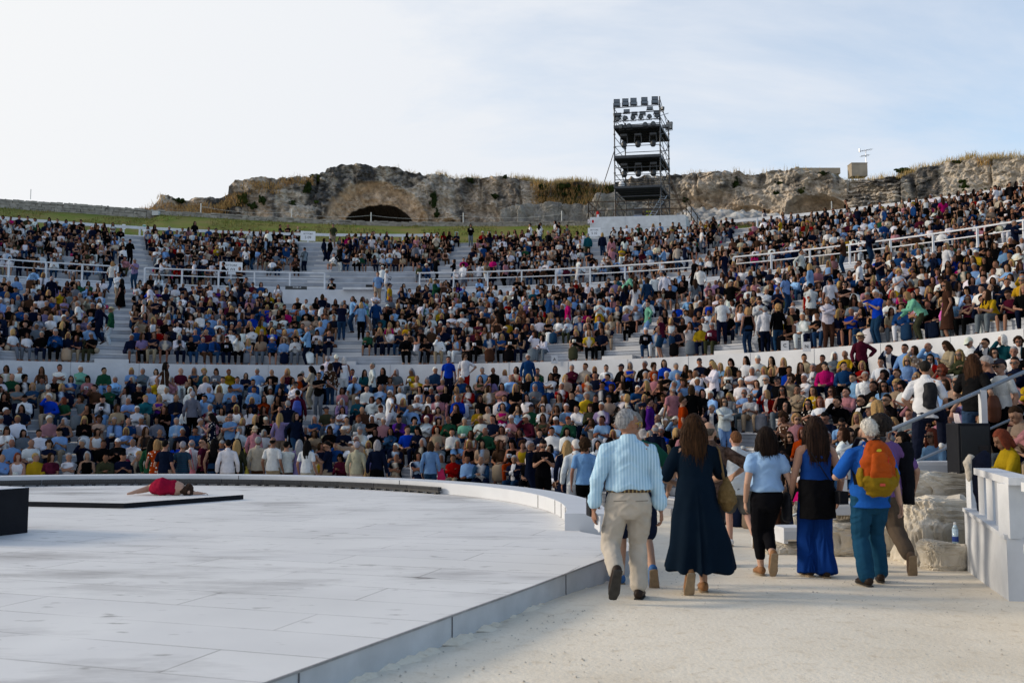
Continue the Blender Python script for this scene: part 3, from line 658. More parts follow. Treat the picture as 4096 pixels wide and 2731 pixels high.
# shrubs and dry grass
def leaf_cloud(name, label, c, r, n, size, m, cat='shrub', droop=0.0, group=None):
    V = []; Q = []; ctr = [(rng.gauss(0, .45), rng.gauss(0, .45), rng.gauss(0, .4), rng.uniform(.2, .45)) for _ in range(22)]
    for k in range(n):
        q = rng.choice(ctr); a = Vector((rng.gauss(0, 1), rng.gauss(0, 1), rng.gauss(0, 1))).normalized() * q[3] * rng.uniform(.5, 1.0)
        p = Vector(((q[0] + a.x) * r[0], (q[1] + a.y) * r[1], (q[2] + a.z) * r[2] - droop * rng.random() * r[2]))
        u = Vector((rng.gauss(0, 1), rng.gauss(0, 1), rng.gauss(0, 1))).normalized(); v = u.orthogonal().normalized(); s = size * rng.uniform(.6, 1.4); i = len(V)
        V += [p - u * s, p + v * s * .5, p + u * s, p - v * s * .5]; Q.append((i, i + 1, i + 2, i + 3))
    me = np_mesh(name, np.array(V), Q, m, False); o = link(name, me, None, c); return tag(o, label, cat, group)
M_leaf = [mat('leaf_dark', (.035, .058, .014), .8, noise=.8, nscale=1.5), mat('leaf_olive', (.075, .09, .02), .8, noise=.8, nscale=1.5), mat('leaf_bright', (.07, .11, .02), .8, noise=.8, nscale=1.5)]
M_straw = mat('straw', (.36, .255, .105), .9, noise=1, nscale=.8, rgb2=(.47, .36, .17)); M_straw2 = mat('rusty_straw', (.34, .19, .075), .9, noise=1, nscale=.8, rgb2=(.42, .27, .10))
def vegetation():
    S = [(972, 795, 32, 30, 1, 'round bright green shrub on the cliff shoulder'), (1050, 800, 17, 28, 0, 'dark narrow shrub near the round green one'), (950, 822, 18, 16, 0, 'small dark shrub beneath the round green one'), (1010, 825, 20, 18, 0, 'sparse dark bush low on the grey cliff'), (1262, 710, 34, 22, 1, 'spreading green shrub at the brow of the cave rock'), (1232, 752, 16, 34, 0, 'dark shrub hanging down beside the tan hollow'), (1170, 815, 18, 20, 0, 'faint dark bush on the plain grey face'), (1735, 800, 17, 44, 0, 'long dark ivy curtain beside the cave arch'), (1745, 855, 13, 26, 0, 'trailing dark ivy below the ivy curtain'), (1880, 722, 16, 12, 0, 'dark tuft on the cliff edge past the cave'), (1980, 785, 18, 12, 0, 'low dark growth on the blocky rock'),
         (1265, 808, 9, 7, 2, 'tiny green plant in the tan hollow'), (2945, 735, 17, 27, 0, 'dark hanging bush on the cliff beyond the tower'), (3120, 733, 15, 10, 0, 'little dark bush high on the cliff'), (3205, 768, 19, 20, 1, 'leafy green bush above the brown overhang'), (3105, 775, 14, 18, 0, 'dark patch of ivy left of the overhang bush'.replace('left of', 'before')), (3290, 693, 20, 9, 0, 'low bush beside the concrete parapet'), (3625, 683, 42, 18, 2, 'feathery green bush on the skyline past the antenna'), (3838, 650, 26, 14, 1, 'bright weed clump on the high rock brow'), (3858, 742, 28, 24, 2, 'green bush with white flowers above the railing'), (3950, 765, 14, 12, 1, 'small bush low on the high rock'),
         (2165, 745, 14, 10, 0, 'small dark bush near the dry slope'), (2290, 760, 40, 26, 0, 'dark bush amid the tall dry grass'), (2440, 752, 22, 20, 1, 'green bush beside the tower legs'), (2250, 745, 30, 14, 1, 'olive bush at the top of the dry slope'), (2740, 800, 12, 14, 0, 'dark weeds on the tan cliff'), (720, 802, 26, 12, 0, 'dark weeds above the rusty grass'), (2020, 708, 10, 8, 0, 'tiny skyline weeds on blocky rock')]
    for px, py, rx, rz, k, lab in S:
        i = int(np.clip((px - 540) / CST, 0, len(CLC) - 1)); Pz = CLP[i]; z = at_y(px, py, Pz[40, 1]).z; j = int(np.argmin(np.abs(Pz[:, 2] - z))); p = Pz[j]; c = at_y(px, py, p[1] - .25)
        s = p[1] / FPX; leaf_cloud('shrub', lab, c, (rx * s * .8, max(.3, rx * s * .45), rz * s * .8), int(900 + 70 * rx), .055, M_leaf[k], group='shrubs growing on the cliff')
    def along(p0, p1, n, yoff, jit=0.0, f=1.0, dens=None):
        out = []
        for _ in range(n):
            px = rng.uniform(p0, p1); q = cliff_pt(px, f); out.append((q[0], q[1] + yoff + rng.uniform(-.5, 1.5), q[2] - rng.random() * jit))
        return out
    pts = along(2050, 2460, 420, .3) + along(2100, 2300, 260, .2) + along(1745, 1800, 30, .3) + along(1880, 1915, 26, .3) + along(3610, 3690, 90, .2) + along(3700, 4300, 260, .4) + along(3900, 4300, 220, .3) + along(1560, 2050, 60, .4) + along(2600, 3380, 70, .4) + along(3390, 3640, 120, .5)
    blades('dry_grass', 'tall pale dry grass along the top of the cliff', pts, .12, .62, .016, M_straw, .6, 7, 'dry grass')
    pts = []
    for px0, px1, f0, f1, n in ((640, 700, .1, .5, 25), (700, 900, .05, .6, 120), (870, 960, .3, .7, 60), (960, 1120, .6, .85, 60), (1120, 1240, .75, .95, 50), (2140, 2440, .25, .95, 520), (540, 640, .3, .9, 30), (3960, 3990, .8, .95, 12)):
        for _ in range(n):
            q = cliff_pt(rng.uniform(px0, px1), rng.uniform(f0, f1)); pts.append((q[0], q[1] - .15, q[2]))
    blades('rusty_grass', 'rust coloured dry grass on the cliff slopes', pts, .15, .5, .02, M_straw2, .7, 9, 'dry grass')
    pts = []
    for _ in range(240):
        px = rng.uniform(2050, 2250); q = cliff_pt(rng.uniform(2160, 2440), rng.uniform(.2, .9)); pts.append((q[0], q[1] - .2, q[2]))
    blades('green_weeds', 'dark green weeds among the rust coloured grass', pts, .2, .6, .035, M_leaf[0], .6, 5, 'weeds')
vegetation()
# chain posts, white box on the wall, parapet, concrete block, antenna
M_post = mat('post_white', (.6, .6, .58), .7)
def bits():
    prev = None
    for i, (px, py, lab) in enumerate(((803, 840, 'thin white post on the wall below the rusty grass'), (1166, 862, 'thin white post in front of the grey cliff'), (1484, 875, 'white post standing before the dark cave mouth'), (1853, 877, 'white post before the small low grotto'), (2247, 870, 'short white post by the boulders'), (3327, 835, 'white post above the top railing'))):
        x, y = pxcol_path(px, 67.6); p = at_y(px, py + 14, y); m = MB(); m.rod(p, p + Vector((0, 0, .85)), .045); o = m.build('chain_post', M_post); tag(o, lab, 'post', 'posts of the chain along the cliff')
        if prev is not None and i < 5:
            c = MB(); a, b = prev + Vector((0, 0, .6)), p + Vector((0, 0, .6)); q = [a.lerp(b, t) - Vector((0, 0, .28 * 4 * t * (1 - t))) for t in np.linspace(0, 1, 13)]
            for u, v in zip(q[:-1], q[1:]): c.rod(u, v, .010, 4)
            c = c.build('chain', M_post); tag(c, ['', 'sagging chain before the grey cliff', 'sagging chain leading to the cave post', 'sagging chain across the cave mouth', 'sagging chain before the blocky rock'][i], 'chain')
        prev = p
    p = at_y(122, 797, pxcol_path(122, 67.6)[1]); m = MB(); m.rod(p, p + Vector((0, 0, .8)), .03, 5); tag(m.build('thin_pole', M_post), 'thin pole standing alone behind the boundary wall', 'pole')
    x, y = pxcol_path(624, 67.2); p = at_y(624, 854, y); m = MB(); m.box(p, (.56, .3, .35), -.1); tag(m.build('meter_box', mat('box_grey', (.5, .52, .53), .7)), 'pale grey meter box set against the boundary wall', 'box')
    M_conc = mat('concrete', (.42, .36, .28), .9, noise=.6, nscale=1.2, bump=.4, bscale=8)
    x, y = pxcol_path(3430, 74.5); p = at_y(3430, 685, y); s = y / FPX; m = MB(); m.box((0, 0, 0), (64 * s, 1.0, 52 * s)); m.box((0, 0, 26 * s + .03), (66 * s, 1.05, .06)); tag(m.build('concrete_block', M_conc, None, loc=p), 'square concrete block with a thin cap below the antenna', 'block')
    x, y = pxcol_path(3268, 73.6); s = y / FPX; m = MB(); m.box(at_y(3268, 686, y), (182 * s, .5, 24 * s)); m.box(at_y(3186, 676, y), (14 * s, .52, 12 * s)); tag(m.build('parapet', M_conc), 'long low concrete parapet on the cliff top', 'parapet')
    b = at_y(3466, 700, y); t = at_y(3466, 600, y); ms = mat('antenna_metal', (.35, .36, .38), .4, metal=.6); e = empty('antenna', b); tag(e, 'thin television antenna mast on the cliff top', 'antenna'); m = MB(); m.rod((0, 0, 0), (0, 0, t.z - b.z), .028, 6); m.build('mast', ms, e)
    for f, w0, w1, tl in ((1.0, -27, 24, .08), (.79, -20, 12, .05)):
        z = (t.z - b.z) * f; m = MB(); m.rod((w0 * s, 0, z - .05 - tl), (w1 * s, 0, z + tl), .022, 5)
        for u in np.linspace(w0, w1, 7): m.rod((u * s, -.3, z - .05 + tl * u / 25), (u * s, .3, z - .05 + tl * u / 25), .012, 4)
        m.build('crossbar', ms, e)
    m = MB(); m.rod((-25 * s, 0, (t.z - b.z) - .2), (-25 * s, 0, (t.z - b.z) + .1), .06, 6); m.build('dipole', ms, e)
bits()
# ================================================================ lighting tower
M_steel = mat('scaffold_steel', (.06, .066, .075), .5, noise=.5, nscale=3, metal=.4, spec=.5)
M_rust = mat('rusty_tube', (.10, .07, .05), .7, noise=.6, nscale=4)
M_deck = mat('deck_dark', (.022, .025, .028), .7, noise=.3, nscale=3)
TFL, TFR, TRR = Vector((7.80, 74.6, 0)), Vector((11.18, 74.0, 0)), Vector((12.45, 77.9, 0)); TRL = TFL + (TRR - TFR)
TB = 16.8
def tz(y): return CAMH + (1690 - y) / FPX * 74.0
def tp(u, v, z): # u across the front 0..1, v depth 0..1
    p = TFL + (TFR - TFL) * u + (TRR - TFR) * v; return Vector((p.x, p.y, z))
def tower():
    e = empty('lighting_tower', tp(.5, .5, TB)); O = Vector(e.location); tag(e, 'tall steel scaffold tower carrying stage lights on three dark decks', 'lighting tower')
    class L(MB):
        def rod(s, a, b, r, n=5, r2=None): return MB.rod(s, Vector(a) - O, Vector(b) - O, r, n, r2)
    T = tz(376)
    for u, v, top in ((0, 0, tz(384)), (1, 0, T + .3), (1, 1, T - .35), (0, 1, tz(500))):
        m = L(); m.rod(tp(u, v, TB), tp(u, v, top), .05, 6); m.build('leg', M_steel, e)
        m = L()
        for k in range(9): # couplers
            z = TB + .6 + k * 1.0; m.rod(tp(u, v, z) , tp(u, v, z + .1), .085, 6)
        m.build('coupler', M_steel, e)
    lv = [tz(y) for y in (395, 420, 452, 470, 522, 560, 600, 650, 680, 700, 720, 770, 800, 830)]
    m = L()
    for z in lv[:4]: m.rod(tp(-.02, 0, z - .06), tp(1.02, 0, z), .035)
    m.build('front_bar', M_steel, e)
    m = L()
    for z in lv[4:]: m.rod(tp(0, 0, z), tp(1, 0, z), .03) if not tz(560) < z < tz(500) else None; m.rod(tp(0, 1, z - .1), tp(1, 1, z - .1), .03)
    m.build('rear_bar', M_steel, e)
    for u in (0, 1):
        m = L()
        for k in range(12):
            z = TB + .7 + k * .72
            m.rod(tp(u, 0, z), tp(u, 1, z), .028)
        m.build('side_bar', M_steel, e); m = L()
        for k in range(6):
            z = TB + .7 + k * 1.44; a, b = (0, 1) if k % 2 else (1, 0); m.rod(tp(u, a, z), tp(u, b, z + 1.44), .026)
            if u: m.rod(tp(u, b, z), tp(u, a, z + 1.44), .024)
        m.build('side_brace', M_steel, e)
    m = L()
    for z0, z1, a, b in ((tz(620), tz(505), .65, 1), (tz(740), tz(620), .6, 1), (tz(858), tz(745), 1, .45), (tz(740), tz(640), .35, 0)): m.rod(tp(a, 1, z0), tp(b, 1, z1), .026)
    m.build('rear_brace', M_steel, e)
    for z in (tz(487), tz(613), tz(738)):
        m = MB(); q = [tp(u, v, z) - O for u, v in ((-.01, -.02), (1.01, -.02), (1.01, 1.02), (-.01, 1.02))]; h = Vector((0, 0, .07)); m.add(q + [p + h for p in q], [(3, 2, 1, 0), (4, 5, 6, 7), (0, 1, 5, 4), (1, 2, 6, 5), (2, 3, 7, 6), (3, 0, 4, 7)])
        for k in range(1, 6): # ribs of the planks underneath
            a, b = tp(-.0, k / 6, z - .03) - O, tp(1.0, k / 6, z - .03) - O; m.beam(a, b, .06, .05)
        dk = m.build('deck', M_deck, e)
        m = MB(); m.beam(tp(-.01, -.03, z + .11) - O, tp(1.01, -.03, z + .11) - O, .03, .17); m.beam(tp(1.015, -.02, z + .11) - O, tp(1.015, 1.02, z + .11) - O, .03, .17); m.build('toe_board', M_steel, dk)
    # raking stay tubes
    for u, sx, nm in ((0, -1, 0), (1, 1, 0)):
        m = L(); a = tp(u, 0, tz(575)); f = Vector((a.x + sx * 1.75, a.y - .2, TB + .1)); m.rod(a, f, .032); m.build('stay_tube', M_rust, e); m = L(); a2 = tp(u, 1, tz(640)); f2 = Vector((a2.x + sx * 1.4, a2.y, TB + .1)); m.rod(a2, f2, .03)
        m.build('stay_tube', M_rust, e); mid = a.lerp(f, .52); m = L(); m.rod(mid, tp(u, 0, mid.z + .1), .028); m.build('stay_link', M_rust, e)
    m = L(); a, b = tp(.72, .15, TB + .15), tp(.97, .55, tz(745)); w_ = Vector((.2, .02, 0)); m.rod(a - w_, b - w_, .035); m.rod(a + w_, b + w_, .035)
    for k in range(11): p = a.lerp(b, (k + .5) / 11); m.rod(p - w_, p + w_, .02)
    m.build('ladder', mat('ladder_alloy', (.45, .46, .48), .4, metal=.5), e)
tower()
# white plinth under the tower and its tube fence
def plinth():
    zt = TB - .02; c = [at_y(2359, 880, 73.4), at_y(2742, 860, 72.4)]; A, B = Vector((c[0].x, 73.2, 0)), Vector((c[1].x, 72.3, 0)); d = Vector((1.5, 5.4, 0)); Q = [A, B, B + d, A + d]
    m = MB(); m.add([(q.x, q.y, z) for z in (13.6, zt) for q in Q], [(0, 1, 5, 4), (1, 2, 6, 5), (2, 3, 7, 6), (3, 0, 4, 7), (4, 5, 6, 7)])
    o = m.build('plinth', M_rail); tag(o, 'white boarded plinth under the scaffold tower', 'plinth')
    m = MB(); 
    for t in (.37, .73): p = A.lerp(B, t) + Vector((0, -.004, 0)); m.beam((p.x, p.y, 14.6), (p.x, p.y, zt), .015, .01)
    p, q = A + Vector((0, -.004, 15.9)), B + Vector((0, -.004, 15.95)); m.beam(p, q, .01, .015); m.build('panel_joint', mat('grey_line', (.33, .35, .38), .8), o)
    c = MB(); pts = [A.lerp(B, t) + Vector((0, -.05, 15.55 - .32 * (1 - (2 * ((t * 2.6) % 1) - 1) ** 2))) for t in np.linspace(.02, .98, 34)]
    for a, b in zip(pts[:-1], pts[1:]): c.rod(a, b, .018, 4)
    c.build('chain', M_rust, o)
    e = empty('tube_fence', A.lerp(B, .5) + Vector((0, 0, zt))); O = Vector(e.location); tag(e, 'rusty tube fence around the top of the tower plinth', 'fence'); E = [A + Vector((-.1, .1, 0)), B + Vector((.05, .1, 0)), B + d * .9 + Vector((.9, 0, -1.0)), A + d * .8]
    for a, b in ((E[0], E[1]), (E[1], E[2]), (E[0], E[3])):
        m = MB()
        for h in (.5, 1.15): m.rod(a + Vector((0, 0, zt + h)) - O, b + Vector((0, 0, zt + h)) - O, .035, 6)
        m.build('rail', M_rust, e)
        for t in (0, .28, .62, 1):
            m = MB(); p = a.lerp(b, t) - O; m.rod(p + Vector((0, 0, zt)), p + Vector((0, 0, zt + 1.25)), .035, 6); m.build('post', M_rust, e)
    # fire extinguisher with sign, road cases, small dome
    p = at_y(2391, 868, 73.8); p.z = zt; e = empty('fire_extinguisher', p); tag(e, 'red fire extinguisher on the tower plinth', 'fire extinguisher'); m = MB(); m.rod((0, 0, 0), (0, 0, .5), .1, 12); m.rod((0, 0, .5), (0, 0, .58), .1, 12, .04); m.build('cylinder_body', M_red, e, smooth=True); m = MB(); m.rod((0, 0, .58), (0, 0, .66), .035); m.rod((0, 0, .64), (.16, 0, .45), .015); m.build('valve', M_black, e); m = MB(); m.box((.0, -.11, .2), (.16, .02, .22)); m.build('sticker', M_signw, e)
    p = at_y(2378, 886, 72.9); e = empty('sign', p + Vector((-.25, 0, 0)), .03)
    tag(e, 'small white safety sign at the plinth corner', 'sign'); m = MB(); m.box((0, 0, 0), (.5, .02, .3)); m.build('board', M_signw, e); m = MB(); m.box((.13, -.015, 0), (.16, .01, .22)); m.build('red_panel', M_red, e); m = MB()
    for k in range(14):
        a, b_ = 6.283 * k / 14, 6.283 * (k + 1) / 14; m.beam((-.12 + .09 * math.cos(a), -.015, .09 * math.sin(a)), (-.12 + .09 * math.cos(b_), -.015, .09 * math.sin(b_)), .012, .02)
    m.build('ring_mark', M_red, e)
    for (u, v, z, s, mt, nm, lab) in ((.42, .35, 0, (.68, .6, .55), mat('case_blue', (.02, .13, .42), .5), 'road_case', 'blue road case on the floor of the tower'), (.42, .4, .62, (.62, .6, .6), M_blackmetal, 'equipment_rack', 'black equipment rack standing on the blue case'), (.64, .45, 0, (.62, .6, 1.15), M_blackmetal, 'equipment_rack', 'tall black equipment rack with two yellow strips')):
        p = tp(u, v, TB + .02 + z); e = empty(nm, p, -.17); tag(e, lab, 'equipment'); m = MB(); m.box((0, 0, s[2] / 2), s); m.build('case_body', mt, e, bevel=.03)
        m = MB()
        for zz in (.04, s[2] - .05): m.box((0, -s[1] / 2 - .004, zz), (s[0] * .98, .012, .04))
        m.build('trim', mat('trim_alloy', (.4, .42, .44), .4), e)
        if s[2] > 1:
            m = MB(); m.box((0, -s[1] / 2 - .01, .92), (.4, .012, .06)); m.box((0, -s[1] / 2 - .01, .62), (.42, .012, .07)); m.build('label_strip', mat('strip_yellow', (.5, .55, .02), .5), e)
    p = tp(.1, .2, tz(738) + .09); bm = bmesh.new(); bmesh.ops.create_uvsphere(bm, u_segments=14, v_segments=10, radius=.24)
    for v in bm.verts: v.co.z = v.co.z * 1.5 + .36
    me = bpy.data.meshes.new('white_lantern'); bm.to_mesh(me); bm.free(); me.materials.append(M_signw); o = link('white_lantern', me, None, p); tag(o, 'white rounded lantern standing on the lowest tower deck', 'lantern')
plinth()
# stage lights: every lamp hangs on a bar of the tower
def flood(p, w_, h_, tilt, yaw, label, group, two=True):
    e = empty('floodlight', p, yaw); tag(e, label, 'floodlight', group); M = Matrix.Rotation(tilt, 4, 'X')
    m = MB(); m.box((0, 0, h_ / 2 + .1), (w_, .16, h_), M=Matrix.Identity(4)); m.build('housing', M_blackmetal, e).matrix_local = M
    m = MB()
    for k in ((.27, .73) if two else (.5,)): m.box((0, -.085, .1 + h_ * k), (w_ * .9, .02, h_ * (.38 if two else .8)))
    m.build('glass', M_lens, e).matrix_local = M
    m = MB(); m.beam((-w_ / 2 - .03, 0, 0), (-w_ / 2 - .03, 0, h_ * .6), .03, .04); m.beam((w_ / 2 + .03, 0, 0), (w_ / 2 + .03, 0, h_ * .6), .03, .04); m.beam((-w_ / 2 - .03, 0, 0), (w_ / 2 + .03, 0, 0), .04, .03); m.build('bracket', M_steel, e)
def spot(p, yaw, label, group):
    e = empty('spotlight', p, yaw); tag(e, label, 'spotlight', group); m = MB(); a = Vector((0, .24, .13)); b = Vector((0, -.26, -.06)); m.rod(a, a.lerp(b, .4), .09, 12, .16); m.rod(a.lerp(b, .4), b, .17, 14, .18); m.build('can', M_blackmetal, e)
    m = MB(); m.rod(b + (b - a) * .0 + Vector((0, -.003, 0)), b + (b - a) * .02, .15, 14); m.build('lens', M_lens, e); m = MB(); m.beam((-.19, 0, .02), (-.19, 0, -.26), .03, .02); m.beam((.19, 0, .02), (.19, 0, -.26), .03, .02); m.beam((-.19, 0, -.26), (.19, 0, -.26), .03, .02); m.build('yoke', M_steel, e)
def moving(p, label, group):
    e = empty('moving_light', p, -.17); tag(e, label, 'moving light', group); m = MB(); m.box((0, 0, -.12), (.5, .4, .2)); m.build('base_box', M_blackmetal, e, bevel=.03); m = MB()
    for s in (-1, 1): m.beam((s * .24, 0, -.2), (s * .27, 0, -.75), .07, .12)
    m.build('yoke_arm', M_blackmetal, e); bm = bmesh.new(); bmesh.ops.create_uvsphere(bm, u_segments=14, v_segments=10, radius=.24)
    for v in bm.verts: v.co = Vector((v.co.x * .95, v.co.y, v.co.z * 1.25 - .82)); v.co.z = max(v.co.z, -1.05)
    me = bpy.data.meshes.new('lamp_head'); bm.to_mesh(me); bm.free(); me.materials.append(M_blackmetal); link('lamp_head', me, e)
    m = MB(); m.rod((0, 0, -1.048), (0, 0, -1.06), .13, 14); m.build('lens', M_lens, e)
ORD = ['first', 'second', 'third', 'fourth', 'fifth', 'sixth']
for k, u in enumerate((.06, .25, .43, .67, .90)): flood(tp(u, 0, tz(395) - .06 * (1 - u)), .47, .62, R_(-14), -.17 + .12, ORD[k] + ' big floodlight along the tower top, counting from the cave', 'big floodlights on top of the tower')
for k, (u, dz, w_) in enumerate(((.08, -.02, .48), (.27, .22, .46), (.44, 0, .46), (.62, 0, .46), (.78, .34, .46), (.93, .02, .46))): flood(tp(u, .02, tz(420) - .3 + dz), w_, .25, R_(-10), -.12, ORD[k] + ' flat floodlight in the second row of the tower, counting from the cave', 'flat floodlights on the second bar', False)
for k, u in enumerate((.09, .25, .42, .59, .77, .93)): spot(tp(u, 0, tz(446 - 5 * u)), -.5 + .1 * k, ORD[k] + ' round spotlight on the upper lamp bar, counting from the cave', 'round spotlights on the tower')
for k, u in enumerate((.16, .33, .68, .85)): spot(tp(u, 0, tz(480 - 8 * u)), -.5 + .15 * k, ORD[k] + ' round spotlight just above the highest deck, counting from the cave', 'round spotlights on the tower')
for k, u in enumerate((.19, .5, .83)):
    moving(tp(u, .08, tz(505)), ORD[k] + ' moving light hung against the sky, counting from the cave', 'moving lights under the decks')
    moving(tp(u, .08, tz(628)), ORD[k] + ' moving light in the dark under the middle deck, counting from the cave', 'moving lights under the decks')
flood(tp(1.02, .95, T_ if False else tz(376) - 1.25), .5, .62, R_(-12), -.5, 'tilted floodlight sticking out at the rear tower corner', None)
flood(tp(1.0, .7, tz(452)), .5, .25, R_(-8), -.3, 'flat floodlight at the rear tower corner', None, False)
flood(tp(1.0, .2, tz(410)), .4, .25, R_(-8), -.9, 'flat floodlight turned aside at the front tower corner', None, False)
flood(tp(0.0, .15, tz(420) - .2), .4, .25, R_(-8), .8, 'flat floodlight turned towards the cave side', None, False)

# ================================================================ entrance side on the right: parapet, rocks, handrail, speaker
M_warmwhite = M_rail
def entrance():
    P0, P1 = Vector((5.35, 11.95, 0)), Vector((4.60, 9.42, 0)); d = (P1 - P0).normalized(); n = Vector((-d.y, d.x, 0))
    if n.x < 0: n = -n
    e = empty('parapet_railing', P0.lerp(P1, .5)); O = Vector(e.location); tag(e, 'white boarded parapet with short uprights and flat cap beside the path', 'railing')
    zt0, zt1 = .56, .52; zb = -.2; W = n * 1.3
    m = MB(); Q = [P0, P1, P1 + W, P0 + W]; tops = [zt0, zt1, zt1, zt0]
    m.add([(q - O + Vector((0, 0, zb))) for q in Q] + [(q - O + Vector((0, 0, t))) for q, t in zip(Q, tops)], [(0, 1, 5, 4), (1, 2, 6, 5), (2, 3, 7, 6), (3, 0, 4, 7), (4, 5, 6, 7)])
    m.build('boarded_base', M_rail, e)
    m = MB(); m.beam(P0 - O + Vector((0, 0, zt0 + .02)) + n * .06, P1 - O + Vector((0, 0, zt1 + .02)) + n * .06, .16, .04); m.build('ledge', M_rail, e)
    cap0, cap1 = P0.lerp(P1, .26), P1 + n * .14
    m = MB(); m.beam(cap0 - O + n * .14 + Vector((0, 0, 1.06)), cap1 - O + d * .1 + Vector((0, 0, 1.06)), .24, .07); m.build('cap', M_rail, e)
    m = MB(); m.beam(cap1 - O + d * .0 + n * .12 + Vector((0, 0, 1.058)), cap1 - O + n * 1.1 + Vector((0, 0, 1.058)), .2, .066); m.build('cap', M_rail, e)
    for t in (.30, .50, .70):
        p = P0.lerp(P1, t) - O + n * .12; m = MB(); m.beam(p + Vector((0, 0, .56)), p + Vector((0, 0, 1.03)), .10, .14); m.build('upright', M_rail, e)
    p = P1 - O + n * .12; m = MB(); m.beam(p - d * .10 + Vector((0, 0, .53)), p - d * .10 + Vector((0, 0, 1.03)), .26, .22); m.build('corner_post', M_rail, e)
    m = MB(); f = [P1 - O + d * .012, P1 - O + d * .012 + W, P1 - O + d * .012 + W, P1 - O + d * .012]; m.add([f[0] + Vector((0, 0, zb)), f[1] + Vector((0, 0, zb)), f[2] + Vector((0, 0, .54)), f[3] + Vector((0, 0, .54))], [(0, 1, 2, 3)]); m.build('end_board', mat('end_board', (.5, .53, .58), .6, noise=.3, nscale=3), e)
    pf = at_z(3827, 2030, .5) ; m = MB(); p = P0 - O + n * .1 + Vector((0, 0, .5)); m.beam(p - d * .0, p + Vector((0, 0, .66)), .1, .12); m.build('far_post', M_rail, e)
    # second, nearer railing that runs out of the frame
    Q0, Q1 = Vector((4.56, 8.86, 0)), Vector((4.2, 7.2, 0)); e2 = empty('parapet_railing', Q0); O2 = Vector(Q0); tag(e2, 'white railing cut by the picture edge beside the path', 'railing'); dd = (Q1 - Q0)
    for z in (1.04, .50): m = MB(); m.beam(Vector((0, 0, z)), dd + Vector((0, 0, z)), .16, .08); m.build('rail', M_rail, e2)
    for t in (.1, .55, .97): m = MB(); m.beam(dd * t + Vector((0, 0, -.2)), dd * t + Vector((0, 0, 1.0)), .1, .1); m.build('post', M_rail, e2)
    # jackets hung on the far post
    jk = []
entrance()
M_rockw = mat('pale_rock', (.66, .60, .50), .95, noise=.6, nscale=3.2, bump=1.2, bscale=9, rgb2=None)
def pit_rocks():
    rocks('rock', ['large squared pale rock beside the white parapet', 'small low rock lying at the foot of the big pale one', 'rough rock ledge above the big pale rock', 'flat stone slab behind the walkers under the bench ends', 'pale stone ledge behind the person with orange backpack', 'worn stone block behind the black trousers', 'long flat stone seat beneath the white bench end'],
          [(5.55, 12.95, .08, .62, .55, .56, .14), (5.14, 12.05, .0, .26, .2, .19, .14), (6.0, 13.9, .52, .75, .45, .42, .2), (4.75, 14.15, -.02, .6, .4, .27, .12), (5.1, 14.7, .28, .7, .4, .22, .14), (3.98, 14.3, -.19, .40, .3, .13, .14), (4.75, 15.3, .05, .5, .4, .4, .14)], M_rockw, group='pale rocks by the seats', pw=.34)
pit_rocks()
def bench_ends():
    M_ = M_rail
    def bench(x, y, z, L, rz, label):
        e = empty('bench_end', (x, y, z), rz); tag(e, label, 'bench', 'white bench ends over the old stones'); m = MB(); m.box((0, 0, .19), (L, .42, .05)); m.build('seat_board', M_, e)
        m = MB(); m.box((-L * .42, 0, .08), (.06, .36, .17)); m.build('support', M_, e); m = MB(); m.box((L * .3, 0, .06), (.06, .36, .21)); m.build('support', M_, e)
        m = MB(); m.box((0, -.2, .11), (L, .03, .11)); m.build('front_board', mat('board_grey', (.45, .48, .52), .6), e)
    bench(4.68, 14.1, .28, .62, .05, 'low white bench end over the flat stone behind the blue trousers'); bench(3.98, 14.2, -.06, .5, .1, 'lowest white bench end between the walkers in black and blue'); bench(5.75, 14.5, .55, .8, .1, 'white stepped bench end above the rough rock ledge'); bench(6.25, 14.8, .82, .8, .1, 'topmost white stepped bench end below the black speaker')
bench_ends()
def handrail():
    a, b = at_y(1925 * 1.7415, 1040 * 1.7415, 14.7), at_y(2380 * 1.7415, 842 * 1.7415, 15.2); a0 = a.lerp(b, -.25)
    e = empty('handrail', a); O = Vector(a); tag(e, 'grey sloping handrail beside the steps on the sunny side', 'handrail'); M_hr = mat('handrail_grey', (.30, .34, .38), .45, metal=.4, noise=.2)
    m = MB(); m.rod(a0 - O, b - O, .03, 8); m.build('rail', M_hr, e, smooth=True); h = Vector((0, 0, -.62)); m = MB(); m.rod(a0 - O + h * .98, b - O + h, .02, 8); m.build('lower_rail', M_hr, e, smooth=True)
    for t in (.02, .72): p = a.lerp(b, t) - O; m = MB(); m.beam(p, p + Vector((0, 0, -1.15)), .09, .09); m.build('post', M_rail, e)
handrail()
